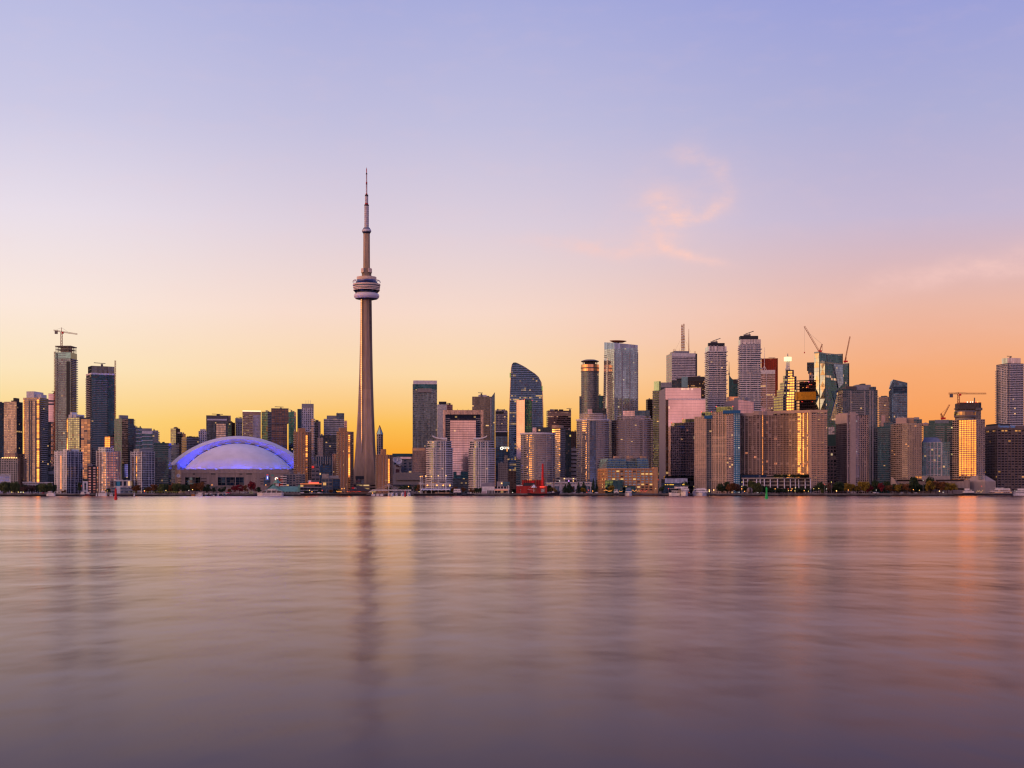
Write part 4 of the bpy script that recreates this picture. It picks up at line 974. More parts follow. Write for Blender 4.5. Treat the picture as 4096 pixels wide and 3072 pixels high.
MB().box(b.U(440), b.U(456), -1, 4, b.Z(1560), b.Z(1498), COPPER).obj('gable_end', b.root)
b = T('tavern', 'waterfront tavern under a big dark gabled roof with a red and white sign', 3, 876, 876, 1088, 1552, 1775, 'tavern', dep=26)
MB().box(0, b.W, 0, 24, 0, b.H, fac(wall=(.16, .07, .05), glass=(.3, .12, .06), bay=3, fl=5, wx=.6, wy=.5, lit=.35, litc=(1, .25, .08), lits=.9)).obj('wall', b.root)
gable(b, 876, 1092, 1500, 1553, -3, 27, solid('dark_shingle', (.055, .04, .04), .9), hip=16)
MB().box(b.U(924), b.U(948), -3.0, -2.4, b.Z(1534), b.Z(1520), RED).obj('sign_board', b.root); MB().box(b.U(949), b.U(968), -3.0, -2.4, b.Z(1534), b.Z(1522), LIGHT).obj('white_sign_board', b.root)
b.text('BAR', 951, 1532, 2.6, DARK, v=-3.1)
MB().box(0, b.W * .98, -5, -3.5, b.Z(1566), b.Z(1563), solid('railing', (.35, .30, .28), .6)).obj('railing', b.root)
b = T('parking_garage', 'open-deck parking garage with glowing slots behind the dark gabled tavern', 3, 905, 905, 1148, 1486, 1980, 'garage', dep=30)
b.body(fac(wall=(.26, .19, .15), glass=(.05, .04, .04), bay=9, fl=4.6, wx=.85, wy=.4, lit=.42, litc=(1, .62, .28), lits=1.1), units=False)
# ---------------------------------------------------------------- between the observation tower and the sail-shaped tower
b = T('office_tower', 'small tower with a glass pyramid top right of the observation tower', 4, 14, 52, 73, 1036, 2520); b.body(fac(wall=(.36, .30, .30), glass=(.16, .17, .22), bay=5, fl=4, wx=.6, wy=.7, lit=.02), fac(wall=(.40, .36, .38), glass=(.16, .17, .22), bay=5, fl=4, wx=.6, wy=.7, lit=.02), units=False)
za, zb2 = b.H, b.Z(956); cx_, cy_ = b.W * .35, b.D * .45; R4 = b.rect(); m = MB()
for i in range(4): m.face([(*R4[i], za), (*R4[(i + 1) % 4], za), (cx_, cy_, zb2)], TEAL)
m.obj('glass_pyramid', b.root); m = MB()
for p in R4: m.tube((*p, za), (cx_, cy_, zb2), .5, CRANER, 4)
m.obj('pyramid_frame', b.root)
b = T('broadcast_centre', 'mid-rise with a teal roof storey, left of the tall teal-grey glass tower', 4, 160, 160, 342, 1240, 2420, 'building', dep=40)
b.body(fac(wall=(.26, .27, .32), glass=(.10, .11, .15), bay=8, fl=5, wx=.5, wy=.6, lit=.03)); MB().box(-.5, b.W, -1, 38, b.H, b.Z(1214), solid('teal_roof', (.05, .13, .16), .4)).obj('roof_storey', b.root); MB().box(b.U(228), b.U(338), -1.4, -1.01, b.Z(1262), b.Z(1243), G_PINK).obj('upper_glazing', b.root)
MB().box(b.U(172), b.U(238), -20, -.1, 0, b.Z(1322), fac(wall=(.36, .34, .36), glass=(.12, .06, .08), bay=9, fl=11, wx=.5, wy=.6, lit=.0), ROOF).obj('front_wing', b.root)
for i_, (x, y, r_) in enumerate(((185, 1272, 5.0), (208, 1280, 7.2), (220, 1306, 4.6))):
    D_ = MB().lathe([(r_, r_ * .32), (r_ * .6, r_ * .1), (.2, 0)], WHITE, 20).tube((0, 0, 0), (0, -r_, -r_ * .9), .35, STEEL, 5).obj('satellite_dish'); D_.location = (X(4, x, 2395), 2395, Z(4, y, 2395)); D_.rotation_euler = (radians(66), radians((-20, 15, 10)[i_]), radians(10))
    tag(D_, ('small white satellite dish, left one of the three on the mid-rise roof', 'largest white satellite dish of the three on the mid-rise roof', 'lowest white satellite dish of the three on the mid-rise roof')[i_], 'satellite dish', 'satellite dishes')
b = T('arena_block', 'windowless grey concrete block behind the cable-stayed footbridge', 4, 160, 160, 436, 1402, 2060, 'building', dep=36); b.body(fac(wall=(.27, .25, .25), glass=(.1, .1, .1), bay=300, fl=9, wx=0, wy=0, lit=0)); b.block(197, 432, 1386, 1455, v0=-3, v1=12, mat=solid('beige_panel', (.30, .265, .245), .9, var=.08), name='upper_wall')
MB().box(0, b.W, -2, -.05, b.Z(1508), b.Z(1496), G_DARK).obj('window_band', b.root)
b = T('glass_tower', 'tall teal-grey glass tower with a pale flat crown, right of the observation tower', 4, 342, 342, 564, 582, 2320, 'office tower', phi=0, dep=44)
b.body(fac(wall=(.20, .22, .23), glass=(.28, .33, .35), bay=2.4, fl=3.4, wx=.92, wy=.62, lit=.012, var=.8), units=False)
b.block(347, 563, 549, v0=2, mat=LIGHT, name='crown_wall'); b.block(343, 563, 583, 630, v0=-.5, v1=2, mat=fac(wall=(.10, .16, .18), glass=(.14, .26, .30), bay=3, fl=4, wx=.94, wy=.9, lit=0), name='crown_glazing'); b.block(387, 515, 621, 657, v0=-2.5, v1=.5, mat=solid('taupe_panel', (.26, .24, .23), .7), name='plant_box')
MB().box(-.4, b.W + .4, -.8, 20, 0, b.Z(1160), fac(wall=(.34, .25, .21), glass=(.36, .27, .24), bay=2.6, fl=3.4, wx=.9, wy=.5, lit=.015), ROOF).obj('lower_facade', b.root)
MB().box(b.W * .02, b.W * .5, -1.0, -.05, b.Z(1190), b.Z(1164), GOLDG).obj('lit_band', b.root)
b = T('office_tower', 'white ribbed tower with a dark cap right of the tall teal-grey glass tower', 4, 565, 565, 649, 768, 2720, 'office tower', dep=36); b.body(G_NAVY, units=False); b.fins(567, 648, 14, .9, .8, mat=WHITE); b.block(580, 649, 741, v0=2, mat=DARK)
b = T('office_tower', 'small rose-brown tower top above the portal-framed building', 4, 640, 650, 706, 768, 2780, 'office tower'); b.body(fac(wall=(.42, .22, .2), glass=(.25, .14, .13), bay=2.6, fl=4, wx=.5, wy=.7, lit=0)); b.rig(652, 692, 757)
b = T('portal_office', 'office with a wide tan portal frame round a pink glass front', 4, 617, 617, 985, 818, 2300, 'office tower', phi=0, dep=40)
zi = b.Z(858); ui, uj = b.U(640), b.U(961); TF = fac(wall=(.58, .40, .30), glass=(.50, .40, .33), bay=2.4, fl=4.0, wx=.5, wy=.93, lit=0)
MB().prism([(ui, 3), (uj, 3), (uj, 40), (ui, 40)], 0, zi, fac(wall=(.03, .03, .05), glass=(.05, .05, .09), bay=4, fl=4.2, wx=.9, wy=.7, lit=.04)).obj('recess_wall', b.root)
MB().box(0, ui, 0, 40, 0, b.H, TF, ROOF).obj('portal_pier', b.root); MB().box(uj, b.W, 0, 40, 0, b.H, TF, ROOF).obj('portal_pier', b.root); MB().box(ui, uj, 0, 40, zi, b.H, TF, ROOF).obj('portal_beam', b.root)
MB().box(b.U(683), b.U(916), -6, 2.9, 0, b.Z(911), G_PINKR, ROOF).obj('glass_front', b.root)
MB().box(b.U(798), b.U(801), -6.3, -6.01, 10, b.Z(905), SLABD).obj('centre_mullion', b.root)
m = MB()
for i in range(16):
    z = b.Z(900 + i * 17); m.box(ui, b.U(683), 1.4, 3.02, z, z + 1.2, SLABG); m.box(b.U(916), uj, 1.4, 3.02, z, z + 1.2, SLABG)
m.obj('floor_edging', b.root)
for i in range(7): b.mast(655 + i * 48, 808, 818, .25, DARK, name='aerial')
b = T('glass_tower', 'olive glass tower with a pointed fin at its right corner', 4, 883, 883, 1089, 696, 2520, 'office tower', phi=0, dep=36)
b.body(fac(wall=(.22, .20, .18), glass=(.34, .32, .27), bay=2.8, fl=3.6, wx=.95, wy=.6, lit=.05, litrow=.05)); uf = b.U(1060)
MB().prism([(uf, -1), (b.W, -1), (b.W, 10), (uf, 10)], 0, [b.H, b.Z(655), b.Z(655), b.H], G_BLUE, top=GREY).obj('corner_fin', b.root); b.rig(937, 980, 662); b.block(940, 1015, 680, v0=6, mat=LIGHT)
MB().box(b.U(1046), b.U(1058), -1.2, .1, 0, b.H - 3, SLABG).obj('corner_pier', b.root)
b = T('office_tower', 'dark tower with bright right balcony edges behind the right bow-fronted white condo', 4, 1093, 1093, 1200, 820, 2640, 'office tower', dep=30); b.body(fac(wall=(.30, .29, .34), glass=(.10, .10, .14), bay=2.8, fl=3.3, wx=.8, wy=.55, lit=.02)); b.block(1095, 1170, 832, v0=-.5, v1=4, mat=DARK, y1=852, name='crown_wall'); b.balcony(b.right(), 1.5, mat=SLABW); b.rig(1105, 1178, 815)
b = T('condo_tower', 'glass condo with a pale parapet line left of the sail-shaped tower', 4, 1094, 1094, 1207, 1018, 2480, dep=28); b.body(G_BLUE); MB().box(-.3, b.W + .3, -.6, 28, b.H, b.H + 1.6, WHITE).obj('parapet', b.root); MB().box(0, b.W, -.5, 0, b.Z(1056), b.H - .2, DARK).obj('crown_band', b.root); b.balcony(p=.6, fl=6.4, t=.6, z1=b.Z(1060), mat=SLABG)
b = T('office_tower', 'black tower carrying a white lit sign left of the sail-shaped tower', 4, 1097, 1097, 1216, 1156, 2400, 'office tower', dep=30); b.body(G_NAVY)
b.text('tos', 1166, 1172, 8.0, CLW); MB().lathe([(3.2, -.2), (3.2, 0), (1.6, 0)], CLW, 5).obj('sign_emblem', b.root, (b.U(1152), -.4, b.Z(1166))).rotation_euler = (radians(90), 0, 0)
MB().box(b.U(1196), b.U(1205), -.6, -.05, b.Z(1195), b.Z(1160), lamp('amber_strip', (1, .4, .08), 1.2)).obj('amber_strip', b.root)
b = T('stone_block', 'old grey stone office with small windows right of the right bow-fronted condo', 4, 1120, 1120, 1210, 1300, 2320, 'building', dep=26); b.body(STONE); b.block(1172, 1205, 1230, v0=3, mat=STONE, name='stone_tower')
def finroof(label, k, x0, x1, fx, flip, Y):
    b = T('condo_tower', label, k, x0, x0, x1, 1098, Y, 'condo tower', 'bow-fronted white condo towers', phi=0, dep=32)
    W = b.W; e = lambda f: (W - f if flip else f)
    o = []
    for i in range(25):
        t_ = i / 24; x = W * t_; o.append((x, 10 * abs(2 * t_ - 1) ** 2.6 + (0 if .34 < t_ < .8 else 1.2)))
    FG = fac(wall=(.50, .46, .47), glass=(.26, .30, .32), bay=3.1, fl=3.0, wx=.86, wy=.72, lit=.025)
    H0 = b.Z(1160)
    b.shape(o, FG, H=H0, units=False)
    m = 4; o2 = [(p[0] * .9 + W * .05, p[1] + 2) for p in o]
    MB().prism(o2 + [(o2[-1][0], 30), (o2[0][0], 30)], H0, b.H, FG, fit=False).obj('upper_facade', b.root)
    b.out = o; b.balcony(o, 1.0, 3.0, 5, H0, .85, SLABW); b.balcony(o2, 1.0, 3.0, H0 + 3, b.H + 1, .85, SLABW)
    for f in (.28, .36, .55, .64, .72):
        u_ = e(W * f) ; MB().box(u_ - .45, u_ + .45, -1.6, .6, 3, b.H - 1, WHITE).obj('pier', b.root)
    xs0, xs1 = fx
    ua, ub = b.U(xs0[0], 8), b.U(xs0[1], 8)
    MB().box(min(ua, ub), max(ua, ub), 6, 22, b.H, b.Z(1068), LIGHT, ROOF).obj('penthouse', b.root)
    uc, ud = b.U(xs1[0], 6), b.U(xs1[1], 6)
    MB().box(min(uc, ud), max(uc, ud), 4, 12, b.H - 4, b.Z(1066), solid('fin_core', (.30, .25, .23), .8)).obj('lift_core', b.root)
    # swept roof fin
    pts_ = [(0, 1046), (.12, 1056), (.3, 1064), (.5, 1070), (.72, 1074), (1, 1074)]
    xa, xb = (522, 656) if not flip else (1018, 894)
    m = MB(); P = [(b.U(xa + (xb - xa) * f, 5), b.Z(y)) for f, y in pts_]
    for (p0, z0), (p1, z1) in zip(P, P[1:]):
        a_, c_ = (p0, z0), (p1, z1)
        if p0 > p1: a_, c_ = c_, a_
        th = 1.7
        m.face([(a_[0], 3, a_[1] - th), (c_[0], 3, c_[1] - th), (c_[0], 3, c_[1]), (a_[0], 3, a_[1])], WHITE)
        m.face([(a_[0], 3, a_[1]), (c_[0], 3, c_[1]), (c_[0], 22, c_[1]), (a_[0], 22, a_[1])], WHITE)
        m.face([(a_[0], 22, a_[1] - th), (c_[0], 22, c_[1] - th), (c_[0], 3, c_[1] - th), (a_[0], 3, a_[1] - th)], WHITE)
        m.face([(c_[0], 22, c_[1] - th), (a_[0], 22, a_[1] - th), (a_[0], 22, a_[1]), (c_[0], 22, c_[1])], WHITE)
    m.obj('roof_fin', b.root)
    return b
finroof('bow-fronted white condo tower whose roof fin sweeps up to the left', 4, 468, 706, ((596, 655), (553, 592)), False, 1890)
finroof('bow-fronted white condo tower whose roof fin sweeps up to the right', 4, 852, 1092, ((896, 950), (948, 984)), True, 1895)
b = T('terrace_block', 'stepped grey-green apartment terraces between the two bow-fronted condos', 4, 700, 700, 856, 1440, 1940, 'building', dep=26)
b.body(fac(wall=(.26, .27, .27), glass=(.16, .19, .2), bay=3, fl=3.2, wx=.8, wy=.6, lit=.08)); b.block(712, 848, 1412, v0=4, mat=G_TEALD, name='upper_storey'); b.block(780, 846, 1378, v0=9, mat=G_TEALD, name='top_storey'); b.block(712, 742, 1378, v0=9, mat=G_TEALD, name='left_storey'); b.balcony(p=1.0, fl=3.2, t=.6, mat=SLABG)
# ---------------------------------------------------------------- centre: sail-shaped tower, bowed condos, mast tower
b = T('sail_tower', 'dark blue glass tower shaped like a sail with a curved sloping top', 5, 72, 72, 394, 1360, 2520, 'office tower', phi=0, dep=34)
Lf = [(1480, 66), (1360, 74), (1100, 78), (800, 86), (600, 93), (500, 97), (440, 101), (405, 109), (388, 124)]
Rt = [(1480, 400), (970, 393), (800, 391), (650, 386), (570, 376), (520, 350), (490, 318), (460, 272), (430, 228), (405, 182), (390, 150)]
def edge(tab, y):
    for (ya, xa), (yb, xb) in zip(tab, tab[1:]):
        if ya >= y >= yb: return xa + (xb - xa) * (ya - y) / (ya - yb)
    return tab[-1][1] if y < tab[-1][0] else tab[0][1]
SAIL = fac(wall=(.05, .07, .11), glass=(.20, .27, .38), bay=3.0, fl=3.4, wx=.95, wy=.8, lit=.05, litrow=.10, litc=(1, .55, .15), lits=.9)
ys = [1480, 1360, 1200, 1000, 800, 700, 600, 550, 520, 490, 460, 430, 410, 398, 388]
prof = [(b.U(edge(Lf, y)), b.U(edge(Rt, y)), b.Z(y)) for y in ys]; prof[-1] = (b.U(126), b.U(146), b.Z(386))
m = MB(); D_ = 34
for (a0, a1, za), (c0, c1, zc_) in zip(prof, prof[1:]):
    m.face([(a0, 0, za), (a1, 0, za), (c1, 0, zc_), (c0, 0, zc_)], SAIL, [(a0, za), (a1, za), (c1, zc_), (c0, zc_)])
    m.face([(a0, D_, za), (a0, 0, za), (c0, 0, zc_), (c0, D_, zc_)], SAIL, [(0, za), (D_, za), (D_, zc_), (0, zc_)])
    m.face([(a1, 0, za), (a1, D_, za), (c1, D_, zc_), (c1, 0, zc_)], SAIL, [(0, za), (D_, za), (D_, zc_), (0, zc_)])
    m.face([(a1, D_, za), (a0, D_, za), (c0, D_, zc_), (c1, D_, zc_)], SAIL)
c0, c1, zc_ = prof[-1]; m.face([(c0, 0, zc_), (c1, 0, zc_), (c1, D_, zc_), (c0, D_, zc_)], ROOF)
m.obj('facade', b.root)
BLED = solid('blue_ledge', (.30, .38, .62), .4, .4)
y = 1350.0
while y > 400:
    u0, u1, z = b.U(edge(Lf, y)), b.U(edge(Rt, y)), b.Z(y)
    MB().box(u0 - .3, u1 + .3, -.7, .0, z, z + .75, BLED).obj('balcony', b.root); y -= 17.6
m = MB()
for tab in (Lf, Rt):
    for (ya, xa), (yb, xb) in zip(tab, tab[1:]): m.tube((b.U(xa), -.3, b.Z(ya)), (b.U(xb), -.3, b.Z(yb)), .6, solid('gold_edge', (.75, .55, .32), .3, .8), 5)
m.obj('edge_trim', b.root)
for x, ya, yb in ((92, 480, 522), (383, 600, 642)): MB().box(b.U(x - 4), b.U(x + 4), -1.2, 3, b.Z(yb), b.Z(ya), lamp('green_sign', (.35, .55, .05), .5)).obj('green_sign', b.root)
b = T('office_tower', 'slab with a pink left face and dark right face standing before the sail-shaped tower', 5, 150, 224, 294, 727, 2250, 'office tower')
b.body(G_TEALD, fac(wall=(.45, .33, .28), glass=(.56, .43, .36), bay=1.9, fl=3.4, wx=.92, wy=.95, lit=.0, tilt=.008, var=.1)); MB().box(b.W * .94, b.W + .1, -.3, .2, 0, b.H, SLABG).obj('corner_pier', b.root)
for x in (150, 224, 294): MB().lathe([(.5, 0), (.5, .8), (0, 1)], REDL, 6).obj('roof_light', b.root, (b.U(x) if x > 224 else (0 if x == 224 else .5), .5 if x >= 224 else b.D - 1, b.H))
b = T('office_tower', 'dark copper-reflecting office with a flat louvred top, right of the sail-shaped tower', 5, 422, 436, 646, 822, 2760, 'office tower')
b.body(fac(wall=(.16, .11, .10), glass=(.24, .17, .16), bay=3, fl=3.9, wx=.97, wy=.55, lit=.05, litrow=.06, litc=(1, .5, .3), lits=.8)); m = MB()
for i in range(4): m.box(0, b.W, -.6, -.01, b.Z(840 + i * 10), b.Z(840 + i * 10) + 1.4, TANP)
m.obj('louvre_trim', b.root); b.rig(605, 650, 806); b.mast(628, 798, 822, .3)
b = T('condo_tower', 'golden-balconied condo with a round roof house, behind the first bowed condo', 5, 474, 548, 594, 985, 2100)
b.body(fac(wall=(.30, .27, .25), glass=(.20, .20, .22), bay=3, fl=3, wx=.7, wy=.6, lit=.03), fac(wall=(.44, .36, .26), glass=(.85, .68, .42), bay=3, fl=3, wx=.9, wy=.55, lit=.03)); b.balcony([(0, b.D * .55), (0, 0)], 1.4, mat=SLABW)
MB().lathe([(9, 0), (9, b.Z(955) - b.H), (0, b.Z(955) - b.H)], TANP, 24).obj('roof_house', b.root, (b.W * .2, b.D * .45, b.H))
b = T('office_tower', 'nearly black glass slab right of the golden-balconied condo', 5, 586, 586, 646, 1000, 2150, 'office tower', dep=30); b.body(fac(wall=(.03, .035, .045), glass=(.06, .075, .10), bay=2.4, fl=3.4, wx=.9, wy=.8, lit=.03, litc=(1, .7, .2)))
b = T('office_tower', 'dark narrow block behind the beige striped building', 5, 640, 640, 696, 1012, 2660, 'office tower', dep=26); b.body(BRDARK)
b = T('office_block', 'beige building with dark ribbon windows between the bowed condos', 5, 646, 646, 699, 1163, 2160, 'building', dep=26); b.body(fac(wall=(.56, .42, .33), glass=(.05, .04, .05), bay=9, fl=6.2, wx=1.0, wy=.36, lit=0))
b = T('condo_block', 'narrow grey-teal residential block left of the first bowed condo', 5, 145, 145, 192, 1270, 1990, 'building', dep=20); b.body(G_TEALD); b.balcony(p=.8, mat=SLABG)
b = T('office_block', 'dark brown low building behind the red power house, under the sail-shaped tower', 5, 72, 72, 148, 1368, 2060, 'building', dep=20); b.body(BRDARK)
BOWG = fac(wall=(.34, .31, .31), glass=(.49, .42, .40), bay=2.9, fl=2.95, wx=.86, wy=.74, lit=.02, tilt=.03, sub=.06)
b = T('bowed_condo', 'bow-fronted glass condo with a gold reflected streak, behind the red chimney', 5, 190, 190, 503, 1030, 1910, 'condo tower', 'bowed glass condo towers', phi=0, dep=40)
BOWG_GLINT = fac(wall=(.34, .31, .31), glass=(.50, .37, .24), bay=2.9, fl=2.95, wx=.9, wy=.78, lit=.0, tilt=.05, sub=.06, var=.6, big=.05)  # brighter gold copy of the bow glass, painting in the sunset streak
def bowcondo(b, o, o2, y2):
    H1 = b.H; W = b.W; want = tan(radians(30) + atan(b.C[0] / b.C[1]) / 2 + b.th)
    gold = lambda p, q: BOWG_GLINT if abs(atan2(p[1] - q[1], q[0] - p[0]) - atan(want)) < radians(7.5) else BOWG
    pts_ = o + [(W, b.D), (0, b.D)]; b.out = o
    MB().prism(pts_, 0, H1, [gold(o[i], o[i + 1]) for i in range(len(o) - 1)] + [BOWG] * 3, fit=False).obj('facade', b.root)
    if o2:
        MB().prism(o2 + [(o2[-1][0], 38), (o2[0][0], 38)], H1, b.Z(y2), BOWG, fit=False).obj('upper_facade', b.root)
        b.balcony(o2, .8, 2.95, H1 + 2.5, b.Z(y2) + .5, .7, SLABW)
    b.balcony(o, .9, 2.95, 5, H1 + .5, .8, SLABG)
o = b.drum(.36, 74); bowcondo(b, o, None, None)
MB().strip(o, 1.2, b.H - 1, b.H + 1.2, SLABW).obj('roof_cornice', b.root)
for i in (3, 6, 10, 15, 19): MB().box(o[i][0] - .5, o[i][0] + .5, o[i][1] - 1.1, o[i][1] + .5, 3, b.H, SLABG).obj('pier', b.root)
b.block(295, 342, 978, v0=6, v1=20, mat=fac(wall=(.5, .42, .4), glass=(.66, .52, .5), bay=3, fl=3, wx=.8, wy=.8, lit=0)); b.block(330, 460, 975, v0=5, mat=G_DARK, name='upper_storey')
b.block(440, 495, 1022, v0=9, v1=34, mat=CONDOD, name='side_storey')
b = T('bowed_condo', 'tallest bowed glass condo with a gold streak, centre of the waterfront', 5, 697, 697, 992, 905, 1960, 'condo tower', 'bowed glass condo towers', phi=0, dep=44)
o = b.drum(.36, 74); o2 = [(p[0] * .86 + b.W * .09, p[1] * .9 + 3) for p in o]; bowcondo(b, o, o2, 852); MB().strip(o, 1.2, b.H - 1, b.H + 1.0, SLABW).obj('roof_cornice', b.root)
for i in (4, 8, 13, 17): MB().box(o[i][0] - .5, o[i][0] + .5, o[i][1] - 1.1, o[i][1] + .5, 3, b.H, SLABG).obj('pier', b.root)
MB().box(o[11][0] - 4, o[11][0] + 4, o[11][1] - .9, o[11][1] + 3, 3, b.H - 2, fac(wall=(.15, .15, .2), glass=(.26, .28, .42), bay=2.6, fl=2.95, wx=.85, wy=.8, lit=.01)).obj('glass_bay', b.root)
b.block(797, 850, 810, v0=8, v1=22, mat=fac(wall=(.5, .42, .4), glass=(.66, .52, .5), bay=3, fl=3, wx=.8, wy=.8, lit=0), y1=852); b.block(838, 966, 803, v0=7, mat=G_DARK, name='upper_storey', y1=852)
b = T('bowed_condo', 'bowed condo with a glowing gold left corner, right of the tallest bowed condo', 5, 1018, 1018, 1374, 908, 1985, 'condo tower', 'bowed glass condo towers', phi=0, dep=40)
W = b.W; o = [(0, 11), (W * .05, 6.5), (W * .11, 2.2)] + [(W * (.11 + .89 * i / 16), 8.5 * (2 * i / 16 - .75) ** 2 * (1 if i > 6 else .16)) for i in range(1, 17)]
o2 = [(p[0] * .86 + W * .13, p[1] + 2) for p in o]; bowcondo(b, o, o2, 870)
MB().prism([(W * .055, 5.2), (W * .115, .8), (W * .115, 4), (W * .055, 8)], 4, b.H, GSTRIP).obj('bay_window', b.root)
b.balcony([(W, 6), (W, 26)], 2.2, 2.95, 8, b.H, 1.0, SLABG); b.balcony([(0, 26), (0, 11)], 2.2, 2.95, 8, b.H, 1.0, SLABW)
for f in (.35, .48, .8): MB().box(W * f - .5, W * f + .5, -.9, 2, 3, b.H, SLABG).obj('pier', b.root)
b.block(1117, 1225, 826, v0=7, v1=24, mat=fac(wall=(.55, .45, .42), glass=(.7, .55, .5), bay=3, fl=3, wx=.85, wy=.85, lit=0), y1=872); b.block(1225, 1360, 822, v0=8, mat=CONDOD, name='upper_storey', y1=872)
b = T('round_tower', 'round dark glass tower with a copper band and a flat disc roof', 5, 738, 738, 898, 400, 2310, 'condo tower', phi=0, dep=34)
RG = fac(wall=(.22, .22, .24), glass=(.24, .28, .31), bay=2.8, fl=3.2, wx=.92, wy=.70, lit=.012, tilt=.02)
o = b.drum(.34, 66); b.shape(o, RG, units=False); b.balcony(o, .7, 3.2, 5, b.Z(470), .6, SLABG)
MB().strip(o, .4, b.Z(462), b.Z(402), fac(wall=(.3, .16, .1), glass=(.80, .46, .26), bay=4, fl=14, wx=.97, wy=.97, lit=0, tilt=.02)).obj('copper_band', b.root)
for y in (436, 470): MB().strip(o, .9, b.Z(y), b.Z(y) + 1.4, SLABD).obj('band_ledge', b.root)
zt = b.Z(370); cx_ = b.W / 2; m = MB()
for i in range(12):
    a = 2 * pi * i / 12; m.tube((cx_ + b.W * .36 * cos(a), 16 + 11 * sin(a), b.H), (cx_ + b.W * .47 * cos(a), 16 + 13 * sin(a), zt - .5), .35, STEEL, 4)
m.obj('roof_strut_frame', b.root)
MB().lathe([(b.W * .4, zt - 1.2), (b.W * .52, zt), (b.W * .52, zt + .8), (b.W * .3, zt + 3.0), (0, zt + 3.0)], [STEEL, STEEL, STEEL, STEEL], 40, cx_, 16, 1, .85).obj('disc_roof', b.root)
MB().box(b.W * .2, b.W * .8, 8, 28, b.H, zt - 2, DARK).obj('plant_core', b.root)
MB().box(b.U(721), b.U(741), 8, 30, 0, b.Z(690), CONDOD, ROOF).obj('left_wing', b.root)
b = T('glass_tower', 'teal glass block between the disc-roofed tower and the tallest slab with the slanted blue top', 5, 892, 892, 958, 688, 2420, 'office tower', dep=28); b.body(G_TEALD)
b = T('residence_tower', 'broad grey glass slab with a slanted blue-glass top, tallest building in the centre', 5, 948, 1040, 1252, 300, 2260, 'condo tower', phi=24)
BG = fac(wall=(.42, .41, .44), glass=(.26, .44, .50), bay=3.1, fl=3.2, wx=.84, wy=.76, lit=.02, litc=(1, .75, .4), sub=.05, lits=.9)
b.H = b.Z(262); zr = b.Z(228, b.W, 0); zl = b.Z(262); ztl = b.Z(203, 0, b.D)
m = MB().prism(b.rect(), 0, [zl, zr - 4, zr - 4, b.Z(268, 0, b.D)], (BG, CONDOD, BG, fac(wall=(.40, .37, .36), glass=(.62, .60, .56), bay=3.1, fl=3.2, wx=.88, wy=.8, lit=.01, litc=(1, .75, .4))), ROOF); m.obj('facade', b.root)
BT = fac(wall=(.55, .50, .45), glass=(.26, .34, .50), bay=3.4, fl=60, wx=.8, wy=2, lit=0, tilt=.01)
m = MB(); zA = b.Z(206); R0 = [(-.1, -.1), (b.W + .1, -.1), (b.W + .1, b.D), (-.1, b.D)]; zb4 = [zl, zr - 4, zr - 4, b.Z(268, 0, b.D)]; zt4 = [zA, zr, zr, ztl]
for i in range(4):
    j = (i + 1) % 4; m.face([(*R0[i], zb4[i]), (*R0[j], zb4[j]), (*R0[j], zt4[j]), (*R0[i], zt4[i])], BT, [(0, 0), (b.W, 0), (b.W, 20), (0, 20)])
m.obj('slanted_crown', b.root)
for f in (.0, .33, .67, 1.0): MB().box(b.W * f - .5, b.W * f + .5, -.7, .1, 0, zl - 5, SLABG).obj('pier', b.root)
b.balcony([(0, b.D), (0, b.D * .75)], .9, 3.2, 6, zl - 6, .7, SLABG); b.balcony([(b.W * .86, 0), (b.W, 0), (b.W, b.D * .3)], .7, 3.2, 6, zr - 6, .6, SLABG)
u_ = b.U(1078, 20); MB().lathe([(0, -1.4), (8, -.8), (13.5, 1.4), (13.5, 1.9), (0, 2.3)], CRANER, 24, 0, 0, 1.1, .7).tube((0, 0, -8), (0, 0, -1), 1.5, STEEL).obj('roof_disc', b.root, (u_, 22, b.Z(200, u_, 22)))
MB().prism([(-.2, b.D * .99), (-4.5, b.D * .98), (-3.0, b.D * .70), (-.2, b.D * .68)], 0, b.Z(330), fac(wall=(.40, .37, .36), glass=(.60, .58, .56), bay=3.1, fl=3.2, wx=.88, wy=.8, lit=.01), pts1=[(-.2, b.D * .99), (-1.0, b.D * .98), (-.6, b.D * .70), (-.2, b.D * .68)]).obj('splayed_base_wall', b.root)
